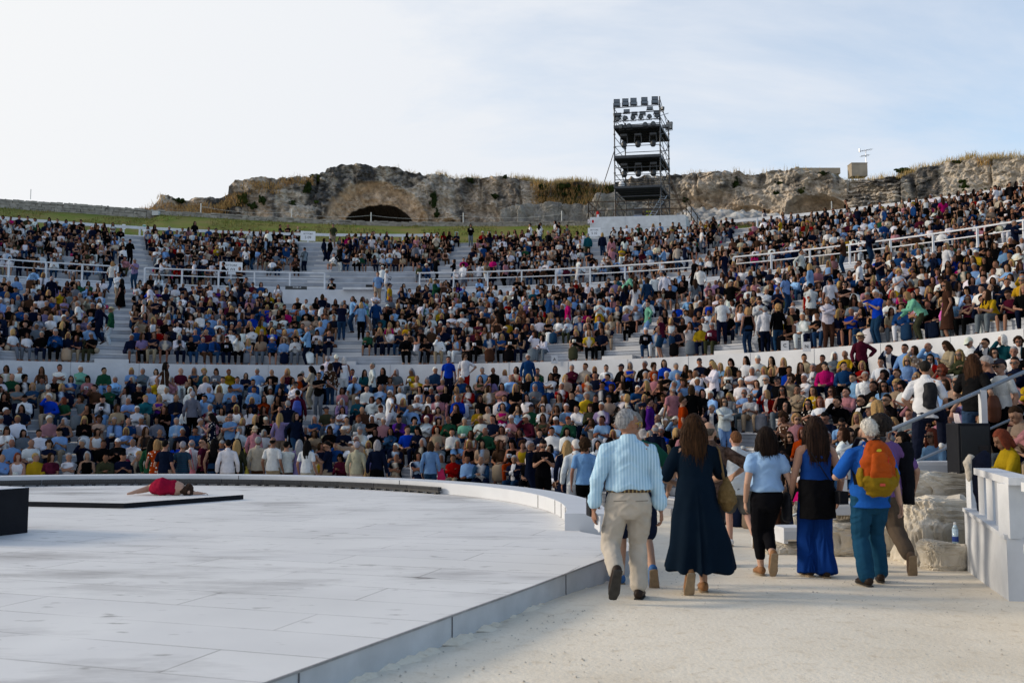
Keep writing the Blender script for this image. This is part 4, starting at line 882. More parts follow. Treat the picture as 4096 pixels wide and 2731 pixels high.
def speaker():
    p = at_y(3868, 1895, 13.9); e = empty('loudspeaker', (p.x, p.y, p.z), .18); tag(e, 'black loudspeaker standing on a white stand by the handrail', 'loudspeaker')
    m = MB(); q = [(-.25, -.2), (.25, -.2), (.17, .2), (-.17, .2)]; m.add([(x, y, z) for z in (0, .7) for x, y in q], [(3, 2, 1, 0), (4, 5, 6, 7), (0, 1, 5, 4), (1, 2, 6, 5), (2, 3, 7, 6), (3, 0, 4, 7)]); m.build('cabinet', M_black, e, bevel=.02)
    m = MB(); m.box((.0, -.203, .36), (.43, .012, .6)); m.build('grille', mat('grille_dark', (.03, .033, .036), .6, bump=.3, bscale=150), e); m = MB(); m.box((.12, -.212, .36), (.14, .012, .07)); m.box((.12, -.212, .26), (.13, .012, .04)); m.build('handle', M_blackmetal, e)
    s = empty('speaker_stand', (p.x, p.y, p.z - .005), .18); tag(s, 'white boxed stand under the black loudspeaker', 'stand'); m = MB(); m.box((0, 0, -.03), (.6, .5, .05)); m.build('top_board', M_rail, s); m = MB(); m.box((-.22, 0, -.45), (.1, .3, .79)); m.build('upright', M_rail, s); m = MB(); m.box((.22, 0, -.45), (.1, .3, .79)); m.build('upright', M_rail, s)
speaker()
def bottle():
    p = Vector((5.29, 12.08, .17)); e = empty('water_bottle', p); tag(e, 'clear plastic water bottle standing on the small low rock', 'bottle'); g = mat('bottle_plastic', (.45, .6, .72), .15, spec=.6); m = MB(); m.rod((0, 0, 0), (0, 0, .17), .036, 12); m.rod((0, 0, .17), (0, 0, .22), .036, 12, .014); m.build('bottle_body', g, e, smooth=True); m = MB(); m.rod((0, 0, .22), (0, 0, .245), .016, 10); m.build('cap', M_signw, e); m = MB(); m.rod((0, 0, .02), (0, 0, .08), .0375, 12); m.build('label_band', mat('band_blue', (.03, .06, .25), .5), e)
bottle()
# ================================================================ people
def tube(pts, rad, ref=(1, 0, 0), n=10, cap=True):
    """closed tube along pts, radii r or (side, front)"""
    pts = [Vector(p) for p in pts]; rad = [(r, r) if isinstance(r, (int, float)) else r for r in rad]; rings = []; L = len(pts)
    ref = Vector(ref)
    for i, p in enumerate(pts):
        t = (pts[min(i + 1, L - 1)] - pts[max(i - 1, 0)]).normalized(); s = ref - t * ref.dot(t)
        if s.length < .25: s = Vector((0, 1, 0)) - t * t.y
        s.normalize(); f = t.cross(s).normalized(); rings.append((p, t, s, f, rad[i]))
    if cap:
        p, t, s, f, r = rings[0]; m = min(r); rings = [(p - t * m * .85, t, s, f, (r[0] * .45, r[1] * .45)), (p - t * m * .5, t, s, f, (r[0] * .83, r[1] * .83))] + rings
        p, t, s, f, r = rings[-1]; m = min(r); rings += [(p + t * m * .5, t, s, f, (r[0] * .83, r[1] * .83)), (p + t * m * .85, t, s, f, (r[0] * .45, r[1] * .45))]
    V = []; F = []
    for p, t, s, f, r in rings:
        for k in range(n): a = 6.28318 * k / n; V.append(p + s * (r[0] * math.cos(a)) + f * (r[1] * math.sin(a)))
    for i in range(len(rings) - 1):
        for k in range(n): F.append((i * n + k, i * n + (k + 1) % n, (i + 1) * n + (k + 1) % n, (i + 1) * n + k))
    F.append(tuple(range(n - 1, -1, -1))); q = (len(rings) - 1) * n; F.append(tuple(range(q, q + n)))
    return V, F
def ball(c, r, M=None, su=14, sv=10):
    bm = bmesh.new(); bmesh.ops.create_uvsphere(bm, u_segments=su, v_segments=sv, radius=1); V = [Vector((v.co.x * r[0], v.co.y * r[1], v.co.z * r[2])) + Vector(c) for v in bm.verts]; F = [tuple(v.index for v in f.verts) for f in bm.faces]; bm.free()
    return ([M @ v for v in V] if M else V), F
def xf(part, M): return [M @ Vector(v) for v in part[0]], part[1]
def fuse(name, parts, voxel, smooth=2, tris=None, disp=None, split=None):
    """weld overlapping closed pieces into one continuous surface"""
    b = MB()
    for V, F in parts: b.add(V, F)
    me = b.mesh('raw'); o = bpy.data.objects.new('raw', me); col.objects.link(o)
    r = o.modifiers.new('r', 'REMESH'); r.mode = 'VOXEL'; r.voxel_size = voxel; r.adaptivity = 0
    if smooth: s = o.modifiers.new('s', 'SMOOTH'); s.factor = .5; s.iterations = smooth
    if tris: d = o.modifiers.new('d', 'DECIMATE'); d.ratio = 1.0
    dg = bpy.context.evaluated_depsgraph_get()
    if tris:
        n = len(o.evaluated_get(dg).data.polygons) * 2; o.modifiers['d'].ratio = min(1.0, tris / max(n, 1)); dg = bpy.context.evaluated_depsgraph_get()
    out = bpy.data.meshes.new_from_object(o.evaluated_get(dg)); out.name = name
    bpy.data.objects.remove(o); bpy.data.meshes.remove(me)
    n = len(out.vertices)
    if disp and n:
        co = np.empty(n * 3, np.float32); out.vertices.foreach_get('co', co); co = co.reshape(-1, 3); nr = np.empty(n * 3, np.float32); out.vertex_normals.foreach_get('vector', nr); nr = nr.reshape(-1, 3)
        out.vertices.foreach_set('co', (co + nr * disp(co)[:, None]).astype(np.float32).ravel())
    out.polygons.foreach_set('use_smooth', [True] * len(out.polygons)); out.update(); return out
def cos_of(me): a = np.empty(len(me.vertices) * 3, np.float32); me.vertices.foreach_get('co', a); return a.reshape(-1, 3)
def ik(a, b, l1, l2, hint):
    a, b = Vector(a), Vector(b); d = b - a; L = min(d.length, (l1 + l2) * .999); d.normalize(); b = a + d * L
    x = (l1 * l1 - l2 * l2 + L * L) / (2 * L); h = math.sqrt(max(l1 * l1 - x * x, 0)); k = Vector(hint) - d * Vector(hint).dot(d); k.normalize(); return a + d * x + k * h, b
def hand(wr, dirn, palm_n, side, fingers, k=1.0):
    """palm, four fingers and a thumb, slightly curled. side: +1 right hand (thumb towards -side x palm frame)"""
    d = Vector(dirn).normalized(); nrm = (Vector(palm_n) - d * Vector(palm_n).dot(d)).normalized(); s = d.cross(nrm) * side
    wr = Vector(wr); out = [tube([wr - d * .01, wr + d * .045, wr + d * .088], [(.024, .019), (.037, .014), (.038, .012)], ref=s, n=10)]
    if not fingers:
        out.append(tube([wr + d * .085, wr + d * .13 + nrm * .012, wr + d * .165 + nrm * .035], [(.035, .011), (.033, .011), (.026, .009)], ref=s)); out.append(tube([wr + d * .03 - s * .03, wr + d * .075 - s * .052 + nrm * .012], [.012, .009]))
        return out
    for off, ln in ((-.028, .070), (-.0095, .080), (.0095, .075), (.028, .060)):
        b = wr + d * .085 + s * off; c = .35 * k; p1 = b + d * ln * .45 + nrm * ln * .12 * k; p2 = p1 + (d * math.cos(c * 1.6) + nrm * math.sin(c * 1.6)) * ln * .33; p3 = p2 + (d * math.cos(c * 2.8) + nrm * math.sin(c * 2.8)) * ln * .27
        out.append(tube([b - d * .02, p1, p2, p3], [.0088, .0084, .0078, .0068], n=8))
    b = wr + d * .02 - s * .026; p1 = b + d * .035 - s * .022 + nrm * .008; p2 = p1 + d * .03 - s * .006 + nrm * .008; out.append(tube([b, p1, p2], [.0125, .0105, .0085], n=8))
    return out
def figure(P, hero=False):
    """pieces of a person in a local frame, facing +Y, feet on z=0. P: pose dictionary"""
    hip = Vector(P.get('hip', (0, 0, .92))); lean, twist, roll = P.get('lean', 0), P.get('twist', 0), P.get('roll', 0); W = P.get('w', 1.0); belly = P.get('belly', 0); bust = P.get('bust', 0)
    Tm = Matrix.Translation(hip) @ Matrix.Rotation(-lean, 4, 'X') @ Matrix.Rotation(twist, 4, 'Z') @ Matrix.Rotation(roll, 4, 'Y'); Pm = Matrix.Translation(hip) @ Matrix.Rotation(-lean * .4, 4, 'X')
    X = (Tm.to_3x3() @ Vector((1, 0, 0)))
    tor = [(-.06, .0, .13, .105), (.02, .0, .165 * W ** .5, .118), (.10, .0, .155 * W, .108 + belly * .6), (.18, .005, .142 * W, .10 + belly), (.28, .008, .155 * W, .108 + belly * .6 + bust), (.37, .0, .168 * W, .112 + bust * .7), (.44, -.012, .155 * W, .088), (.49, -.022, .105, .07), (.525, -.02, .062, .056)]
    tpts = [(Tm if z > .06 else Pm) @ Vector((0, y, z)) for z, y, a, b in tor]; trad = [(a, b) for z, y, a, b in tor]
    nn = 30 if hero else 18; sh = [Tm @ Vector((s * .178 * W, -.015, .412)) for s in (-1, 1)]; elb = []; wri = []
    hands = P['hands']; hints = P.get('elbow', [(-.6, -.6, -.4), (.6, -.6, -.4)])
    for i in (0, 1): e, w_ = ik(sh[i], hands[i], .29, .255, hints[i]); elb.append(e); wri.append(w_)
    hj = [Pm @ Vector((s * .088, 0, -.02)) for s in (-1, 1)]; kn = []; an = []
    for i in (0, 1): k, a = ik(hj[i], P['feet'][i], .43, .415, P.get('knee', [(0, 1, .2)] * 2)[i]); kn.append(k); an.append(a)
    nb = Tm @ Vector((0, -.018, .51)); hb = nb + (Tm.to_3x3() @ Vector((0, .022, .066)))
    Hm = Matrix.Translation(hb) @ Matrix.Rotation(P.get('yaw', 0), 4, 'Z') @ Matrix.Rotation(-lean * .25 - P.get('pitch', 0), 4, 'X') @ Matrix.Rotation(P.get('tilt', 0), 4, 'Y') @ Matrix.Scale(1.07, 4)
    body = [tube(tpts, trad, X, 16), tube([sh[0].lerp(sh[1], .02), sh[0].lerp(sh[1], .5) + Tm.to_3x3() @ Vector((0, -.01, .05)), sh[0].lerp(sh[1], .98)], [(.055, .052), (.06, .07), (.055, .052)], Tm.to_3x3() @ Vector((0, 1, 0))), tube([nb - Vector((0, 0, .03)), hb + Vector((0, 0, .03))], [(.055, .057), (.052, .056)], X)]
    head = [ball((0, -.006, .078), (.0745, .094, .102)), ball((0, .022, .012), (.055, .066, .06)), ball((0, .048, -.018), (.036, .034, .026)), tube([(0, .086, .075), (0, .103, .048), (0, .106, .036)], [(.009, .008), (.014, .012), (.015, .01)], n=8), ball((0, .072, .092), (.052, .018, .014))]
    for s in (-1, 1): head.append(tube([(s * .075, -.004, .082), (s * .082, -.012, .062), (s * .075, .002, .032)], [(.009, .016), (.008, .02), (.008, .011)], (1, 0, 0), 8))
    head.append(ball((0, .082, .0), (.024, .014, .009)))
    body += [xf(p, Hm) for p in head]
    for i in (0, 1):
        s = -1 if i == 0 else 1
        body.append(tube([sh[i], sh[i].lerp(elb[i], .35), elb[i]], [.05, .047, .038])); body.append(tube([elb[i], elb[i].lerp(wri[i], .3), wri[i]], [.038, .038, .026]))
        d = (wri[i] - elb[i]).normalized(); pn = P.get('palm', [(1, 0, -.1), (-1, 0, -.1)])[i]; hd = P.get('hdir', [None, None])[i] or d
        body += hand(wri[i], Vector(hd), pn, s if True else s, hero, P.get('curl', 1.0))
        body.append(tube([hj[i], hj[i].lerp(kn[i], .4), kn[i]], [.082, .078, .055])); body.append(tube([kn[i], kn[i].lerp(an[i], .32), an[i]], [.053, .054, .036]))
        fd = Vector(P.get('toes', [(-.12, 1, 0), (.12, 1, 0)])[i]).normalized(); up = Vector(P.get('fup', [(0, 0, 1)] * 2)[i]).normalized(); a = an[i]
        body.append(tube([a - fd * .045 - up * .035, a + fd * .03 - up * .03, a + fd * .12 - up * .05, a + fd * .185 - up * .06], [(.034, .042), (.038, .045), (.045, .027), (.034, .017)], fd.cross(up)))
    g = .013 if not hero else .012
    D = dict(body=body, Hm=Hm, Tm=Tm, sh=sh, elb=elb, wri=wri, hj=hj, kn=kn, an=an, X=X, Pm=Pm)
    def top(sl=.55, hem=-.10, loose=.0, neck=.50, sleeveless=False, cuff=None, tuck=False, collar=False):
        p = []; e = [(hem, .0, .170 * W ** .5 + (loose * .3 if not tuck else -loose * .6), .126 + belly * .5 + (loose * .3 if not tuck else -loose * .5))] + ([(hem + .035, 0, .165 * W ** .5, .118 + belly * .6)] if tuck else []) + [t for t in tor if hem + .05 < t[0] < neck]
        pts = [(Tm if z > .06 else Pm) @ Vector((0, y, z)) for z, y, a, b in e]; lz = lambda z: loose * (.25 if z <= hem + .001 and not tuck else 1.0 if z < .15 else .65 if z < .33 else .35 if z < .45 else 0); rad = [(a + g + lz(z), b + g + lz(z)) for z, y, a, b in e]; p.append(tube(pts, rad, X, nn, False))
        p.append(tube([sh[0].lerp(sh[1], .05 if not sleeveless else .16), sh[0].lerp(sh[1], .5) + Tm.to_3x3() @ Vector((0, -.01, .05)), sh[0].lerp(sh[1], .95 if not sleeveless else .84)], [(.06, .062), (.064, .076), (.06, .062)], Tm.to_3x3() @ Vector((0, 1, 0))))
        if collar: ax = Tm.to_3x3(); p.append(tube([nb + ax @ Vector((0, -.006, -.035)), nb + ax @ Vector((0, .002, .012)), nb + ax @ Vector((0, .006, .034))], [(.082, .078), (.070, .070), (.067, .068)], X, nn, False))
        if not sleeveless:
            for i in (0, 1):
                sl_ = sl[i] if isinstance(sl, (tuple, list)) else sl
                if sl_ <= 1.0: q = sh[i].lerp(elb[i], sl_); p.append(tube([sh[i], sh[i].lerp(q, .5), q], [.060 + loose * .15, .060 + loose * .3, .058 + loose * .4], n=nn - 4))
                else:
                    q = elb[i].lerp(wri[i], sl_ - 1.0); p.append(tube([sh[i], sh[i].lerp(elb[i], .5), elb[i]], [.060 + loose * .2, .059 + loose * .35, .053 + loose * .35], n=nn - 4)); p.append(tube([elb[i], elb[i].lerp(q, .5), q], [.053 + loose * .35, .051 + loose * .35, .045 + loose * .35], n=nn - 4))
                    if cuff: dd = (wri[i] - elb[i]).normalized(); p.append(tube([q - dd * .045, q + dd * .01], [cuff, cuff], n=12))
        return p
    def trousers(frac=1.9, loose=0.0, waist=.12, flare=0.0):
        p = [tube([Pm @ Vector((0, 0, z)) for z in (-.085, 0, .06, waist)], [(.145 + loose, .118 + loose), (.178 * W ** .5 + loose * .5, .132 + loose * .5), (.172 * W ** .5, .13 + belly * .4), (.162 * W ** .5, .12 + belly * .6)], X, nn)]
        for i in (0, 1):
            f = frac[i] if isinstance(frac, (tuple, list)) else frac
            if f <= 1.0: q = hj[i].lerp(kn[i], f); p.append(tube([hj[i], hj[i].lerp(q, .5), q], [.096 + loose, .094 + loose, .086 + loose]))
            else:
                q = kn[i].lerp(an[i], f - 1.0); p.append(tube([hj[i], hj[i].lerp(kn[i], .45), kn[i]], [.096 + loose, .09 + loose, .07 + loose])); p.append(tube([kn[i], kn[i].lerp(q, .4), q], [.068 + loose, .064 + loose + flare * .4, .052 + loose + flare]))
        return p
    def skirt(z1, a0=.185, a1=.30, sit=False, b=.75):
        if sit: return [tube([Pm @ Vector((0, 0, .02)), (kn[0] + kn[1]) / 2 + Vector((0, -.05, .0)), (kn[0] + kn[1]) / 2 + Vector((0, .06, -.02)), (an[0] + an[1]) / 2 + Vector((0, .05, z1))], [(.19, .13), (.19, .085), (.20, .09), (a1, .10)], (1, 0, 0), 16), tube([Pm @ Vector((0, 0, z)) for z in (-.05, .04, .12)], [(.17, .13), (.18, .135), (.165, .12)], X, 16)]
        c = (an[0] + an[1]) / 2; zz = Vector((0, 0, 1)); return [tube([Pm @ Vector((0, 0, .13)), Pm @ Vector((0, 0, .0)), Vector((hip.x * .5 + c.x * .5, hip.y * .5 + c.y * .5, (hip.z + z1) / 2)), Vector((c.x, c.y, z1))], [(.16, .125), (a0, a0 * .78), ((a0 + a1) / 2, (a0 + a1) / 2 * b), (a1, a1 * b)], (1, 0, 0), 20, False)]
    D.update(top=top, trousers=trousers, skirt=skirt); return D
def skin_mask(me, D, shoe=(.10, .085, .08), shoe_z=.1):
    co = cos_of(me); Hi = np.array(D['Hm'].inverted()); h = co @ Hi[:3, :3].T + Hi[:3, 3]; C = np.ones((len(co), 3), np.float32)
    f = h[:, 1] > .05
    eye = f & (np.abs(np.abs(h[:, 0]) - .031) < .015) & (np.abs(h[:, 2] - .066) < .0075); C[eye] = (.16, .13, .12)
    brow = f & (np.abs(np.abs(h[:, 0]) - .031) < .02) & (np.abs(h[:, 2] - .091) < .006); C[brow] = (.42, .36, .33)
    lip = f & (np.abs(h[:, 0]) < .025) & (np.abs(h[:, 2]) < .008); C[lip] = (.82, .5, .48)
    if shoe is not None:
        for a in D['an']:
            near = np.linalg.norm(co - np.array(a), axis=1) < .26; low = (co[:, 2] < a.z - .005) & near; C[low] = shoe
    set_attr(me, 'mask', C); return me
# ---- hair and headgear in the head frame
def hair_shape(kind, v=.011):
    rgen = np.random.RandomState(len(kind) * 7 + ord(kind[0]))
    def shell(r=(.083, .103, .109), c=(0, -.014, .086), face=(.30, .42), low=-.28, bald=None, ears=False):
        V, F = ball((0, 0, 0), (1, 1, 1), None, 26, 18); out = []
        for q in V:
            k = 1.0
            if q.y > face[0] and q.z < face[1]: k = .62
            elif q.z < low and q.y > -.35: k = .62
            elif q.z < -.72: k = .6
            elif ears and abs(q.x) > .62 and q.z < .12 and q.y > -.30: k = .80
            elif q.z < 0: k = 1 + .10 * q.z
            if bald is not None and q.z > bald: k = .70
            out.append(Vector((q.x * r[0] * k + c[0], q.y * r[1] * k + c[1], q.z * r[2] * k + c[2])))
        return out, F
    strand = lambda amp, sx=70: (lambda co: amp * noise3(co * np.array([sx, sx, 9.]), 3) + amp * .6 * noise3(co * np.array([sx * 2, sx * 2, 14.]), 8))
    if kind == 'short': p, d = [shell(ears=True)], lambda co: .004 * noise3(co * 60, 2)
    elif kind == 'bald': p, d = [shell(r=(.080, .101, .105), bald=.30, ears=True)], None
    elif kind == 'bob': p, d = [shell(low=-.6), tube([(0, -.045, .13), (0, -.065, .04), (0, -.06, -.055)], [(.075, .05), (.092, .052), (.088, .045)])] + [tube([(s * .066, .005, .12), (s * .083, .012, .04), (s * .078, .018, -.04)], [(.02, .04), (.022, .048), (.018, .036)]) for s in (-1, 1)], strand(.004)
    elif kind == 'long': p, d = [shell(low=-.6), tube([(0, -.04, .14), (0, -.07, .05), (0, -.078, -.06), (0, -.085, -.17), (.005, -.09, -.27)], [(.072, .05), (.092, .055), (.102, .052), (.098, .042), (.06, .026)])] + [tube([(s * .066, .0, .12), (s * .084, .005, .04), (s * .09, .01, -.08), (s * .085, .02, -.19)], [(.02, .04), (.022, .048), (.026, .04), (.018, .022)]) for s in (-1, 1)], strand(.005)
    elif kind == 'curly':
        p = [shell(r=(.11, .118, .125), c=(0, -.022, .09), face=(.4, .45), low=-.7)]
        for k in range(40):
            a = rgen.normal(size=3); a /= np.linalg.norm(a)
            if a[1] > .35 and a[2] < .4: continue
            p.append(ball((a[0] * .098, a[1] * .105 - .02, a[2] * .115 + .075), (.032,) * 3, None, 8, 6))
        d = lambda co: .007 * noise3(co * 75, 4)
    elif kind == 'bun': p, d = [shell(), ball((0, -.115, .13), (.042, .04, .042))], strand(.003)
    elif kind == 'pony': p, d = [shell(), tube([(0, -.11, .12), (0, -.15, .06), (0, -.14, -.08), (0, -.12, -.2)], [.028, .034, .03, .014])], strand(.004)
    elif kind == 'cap': p, d = [shell(r=(.088, .108, .112), face=(2, 2), low=.18), tube([(0, .06, .118), (0, .12, .112), (0, .16, .104)], [(.07, .012), (.066, .007), (.045, .006)])], None
    elif kind == 'hat': p, d = [shell(r=(.09, .11, .125), face=(2, 2), low=.2), tube([(0, -.014, .112), (0, -.014, .122)], [(.17, .185), (.165, .18)], n=22, cap=False)], None
    me = fuse('hair_' + kind, p, v, 1, None, d); return me
def glasses_mesh():
    m = MB()
    for s in (-1, 1): m.box((s * .033, .098, .066), (.048, .012, .034)); m.beam((s * .06, .092, .07), (s * .078, -.0, .068), .005, .008)
    m.box((0, .101, .07), (.02, .008, .008)); return m.mesh('sunglasses')
def objmat(name, rough, noise=.25, ns=14, bump=.3, bs=40, spec=.25, attr=None):
    m = mat(name, (1, 1, 1), rough, noise=noise, nscale=ns, bump=bump, bscale=bs, objcol=True, spec=spec)
    if attr:
        nt = m.node_tree; b = [n for n in nt.nodes if n.type == 'BSDF_PRINCIPLED'][0]; src = b.inputs['Base Color'].links[0].from_socket; a = nt.nodes.new('ShaderNodeAttribute'); a.attribute_name = attr; mx = nt.nodes.new('ShaderNodeMix'); mx.data_type = 'RGBA'; mx.blend_type = 'MULTIPLY'; mx.inputs[0].default_value = 1; nt.links.new(src, mx.inputs[6]); nt.links.new(a.outputs['Color'], mx.inputs[7]); nt.links.new(mx.outputs[2], b.inputs['Base Color'])
    return m
M_skin = objmat('skin', .6, .12, 30, .1, 120, .25, 'mask'); M_cloth = objmat('cloth', 1.0, .4, 8, .6, 24, .0); M_hair = objmat('hair', .75, .45, 30, .4, 90, .05); M_shades = mat('dark_lenses', (.008, .008, .009), .2, spec=.6)
def pattern_cloth(name, kind):
    m = objmat(name, .95, .25, 9, .4, 30, .0); nt = m.node_tree; b = [n for n in nt.nodes if n.type == 'BSDF_PRINCIPLED'][0]; src = b.inputs['Base Color'].links[0].from_socket; tc = nt.nodes.new('ShaderNodeTexCoord'); mx = nt.nodes.new('ShaderNodeMix'); mx.data_type = 'RGBA'
    if kind == 'floral':
        v = nt.nodes.new('ShaderNodeTexVoronoi'); v.inputs['Scale'].default_value = 13; nt.links.new(tc.outputs['Object'], v.inputs['Vector']); r = nt.nodes.new('ShaderNodeMapRange'); r.inputs[1].default_value = .34; r.inputs[2].default_value = .24; nt.links.new(v.outputs['Distance'], r.inputs[0]); nt.links.new(r.outputs[0], mx.inputs[0]); mx.inputs[7].default_value = (.55, .5, .45, 1)
    else:
        w_ = nt.nodes.new('ShaderNodeTexWave'); w_.bands_direction = 'Z'; w_.inputs['Scale'].default_value = 6; nt.links.new(tc.outputs['Object'], w_.inputs['Vector']); r = nt.nodes.new('ShaderNodeMapRange'); r.inputs[1].default_value = .5; r.inputs[2].default_value = .6; nt.links.new(w_.outputs['Fac'], r.inputs[0]); nt.links.new(r.outputs[0], mx.inputs[0]); mx.inputs[7].default_value = (.03, .035, .07, 1)
    nt.links.new(src, mx.inputs[6]); nt.links.new(mx.outputs[2], b.inputs['Base Color']); return m
def open_front(name):
    m = objmat(name, 1.0, .3, 9, .4, 30, .0); nt = m.node_tree; b = [n for n in nt.nodes if n.type == 'BSDF_PRINCIPLED'][0]; src = b.inputs['Base Color'].links[0].from_socket; tc = nt.nodes.new('ShaderNodeTexCoord'); sp = nt.nodes.new('ShaderNodeSeparateXYZ'); nt.links.new(tc.outputs['Object'], sp.inputs[0]); a = nt.nodes.new('ShaderNodeMath'); a.operation = 'ABSOLUTE'; nt.links.new(sp.outputs[0], a.inputs[0]); r = nt.nodes.new('ShaderNodeMapRange'); r.inputs[1].default_value = .066; r.inputs[2].default_value = .058; nt.links.new(a.outputs[0], r.inputs[0]); g = nt.nodes.new('ShaderNodeMath'); g.operation = 'GREATER_THAN'; g.inputs[1].default_value = .02; nt.links.new(sp.outputs[1], g.inputs[0]); q = nt.nodes.new('ShaderNodeMath'); q.operation = 'MULTIPLY'; nt.links.new(r.outputs[0], q.inputs[0]); nt.links.new(g.outputs[0], q.inputs[1]); mx = nt.nodes.new('ShaderNodeMix'); mx.data_type = 'RGBA'; mx.inputs[7].default_value = (.5, .5, .52, 1); nt.links.new(q.outputs[0], mx.inputs[0]); nt.links.new(src, mx.inputs[6]); nt.links.new(mx.outputs[2], b.inputs['Base Color']); return m
M_open = open_front('open_jacket_cloth')
M_floral, M_striped = pattern_cloth('floral_cloth', 'floral'), pattern_cloth('striped_cloth', 'stripe')

SIT = dict(hip=(0, 0, .50), feet=[(-.12, .44, .09), (.12, .42, .09)], knee=[(-.1, .5, 1), (.1, .5, 1)])
def sit(**k): d = dict(SIT); d.update(k); return d
def std(**k):
    d = dict(feet=[(-.10, .01, .09), (.10, .0, .09)]); d.update(k); return d
POSES = {
 's0': sit(lean=.06, hands=[(-.13, .33, .60), (.13, .32, .60)]),
 's1': sit(lean=.28, yaw=.5, hands=[(-.035, .31, .60), (.035, .31, .61)]),
 's2': sit(lean=.5, yaw=-.35, pitch=-.3, hands=[(-.04, .50, .68), (.04, .50, .69)], feet=[(-.16, .42, .09), (.16, .45, .09)]),
 's3': sit(lean=.32, yaw=-.55, pitch=-.05, hands=[(-.12, .32, .60), (.05, .27, 1.08)], elbow=[(-.6, -.5, -.3), (.5, .5, -1)]),
 's4': sit(lean=.16, pitch=.5, hands=[(-.055, .32, .76), (.055, .32, .76)]),
 's5': sit(lean=.0, yaw=.22, hands=[(.10, .19, .80), (-.10, .21, .84)], elbow=[(-.8, .1, -.4), (.8, .1, -.4)]),
 's6': sit(lean=.1, twist=.3, yaw=.95, hands=[(-.10, .30, .61), (.10, .30, .61)], feet=[(-.18, .38, .09), (.02, .46, .09)]),
 's7': sit(lean=-.12, yaw=-.25, pitch=.05, hands=[(-.18, .18, .60), (.15, .24, .60)], feet=[(-.13, .50, .09), (.14, .40, .09)]),
 't0': std(yaw=.2, hands=[(-.27, .04, .83), (.27, .05, .83)], elbow=[(-.3, -1, 0), (.3, -1, 0)]),
 't1': std(yaw=-.2, hands=[(.11, .2, 1.2), (-.11, .22, 1.23)], elbow=[(-.8, .1, -.4), (.8, .1, -.4)]),
 't2': std(yaw=.1, lean=.06, hip=(0, 0, .90), hands=[(-.25, .2, .9), (.25, -.15, .86)], feet=[(-.08, -.26, .15), (.08, .24, .09)], elbow=[(-.3, -1, 0), (.3, -1, 0)], fup=[(0, -.5, .85), (0, 0, 1)], toes=[(0, .85, -.5), (0, 1, 0)]),
 't3': std(yaw=.8, hands=[(-.24, .0, 1.02), (.27, .08, .84)], elbow=[(-1, -.2, .1), (.3, -1, 0)]),
 't4': std(lean=.75, pitch=.1, hip=(0, -.06, .90), hands=[(-.12, .55, .95), (.14, .5, .8)], elbow=[(-.5, 0, -1), (.5, 0, -1)]),
 't5': std(pitch=.45, hands=[(-.06, .28, 1.22), (.06, .29, 1.22)], elbow=[(-.7, -.3, -1), (.7, -.3, -1)]),
 't6': std(yaw=-.5, hands=[(-.26, .03, .84), (.52, .38, 1.42)], elbow=[(-.3, -1, 0), (.5, -.2, -1)]),
}
HAIRS = ['short', 'bald', 'bob', 'long', 'curly', 'bun', 'pony', 'cap', 'hat']
TPL = {}
def make_templates():
    for k, P in POSES.items():
        D = figure(P); st = k[0] == 's'; V = .0125; t = {'H': D['Hm']}
        folds = lambda co: .006 * fbm(co * np.array([11, 11, 8.]), 2, 31)
        t['body'] = skin_mask(fuse('body', D['body'], V, 1), D); t['body'].materials.append(M_skin)
        spec = {'tee': D['top'](.62, -.09, .006), 'shirt': D['top'](1.85, -.11, .01, collar=True), 'vest': D['top'](0, -.08, .0, .47, True), 'trousers': D['trousers'](1.93, .006), 'shorts': D['trousers'](.85, .012)}
        spec['skirt'] = D['skirt'](.06, .19, .22, True) if st else D['skirt'](.30, .185, .27)
        if not st: spec['dress'] = D['top'](.4, -.08, .008) + D['skirt'](.32, .185, .29)
        for n, p in spec.items(): t[n] = fuse(n, p, V, 2, None, folds); t[n].materials.append(M_cloth)
        # light copies for the far mass of spectators
        def lo(parts, n, mask=False):
            me = fuse('lo', parts, .024, 1, n); c = cos_of(me); me.calc_loop_triangles(); T = np.empty(len(me.loop_triangles) * 3, np.int32); me.loop_triangles.foreach_get('vertices', T); bpy.data.meshes.remove(me); return c, T.reshape(-1, 3)
        t['lo'] = {'body': lo(D['body'], 330)}
        for n, q in (('tee', 170), ('shirt', 190), ('vest', 130), ('trousers', 170), ('shorts', 130), ('skirt', 120)): t['lo'][n] = lo(spec[n], q)
        TPL[k] = t
    H = {}; HL = {}
    for h in HAIRS:
        H[h] = hair_shape(h); H[h].materials.append(M_hair if h not in ('cap', 'hat') else M_cloth)
        o = bpy.data.objects.new('lo', H[h]); col.objects.link(o); d = o.modifiers.new('d', 'DECIMATE'); d.ratio = min(1, 95 / max(1, len(H[h].polygons) * 2)); me = bpy.data.meshes.new_from_object(o.evaluated_get(bpy.context.evaluated_depsgraph_get())); bpy.data.objects.remove(o)
        c = cos_of(me); me.calc_loop_triangles(); T = np.empty(len(me.loop_triangles) * 3, np.int32); me.loop_triangles.foreach_get('vertices', T); bpy.data.meshes.remove(me); HL[h] = (c, T.reshape(-1, 3))
    TPL['hair'] = H; TPL['hairlo'] = HL; g = glasses_mesh(); g.materials.append(M_shades); TPL['shades'] = g
make_templates()
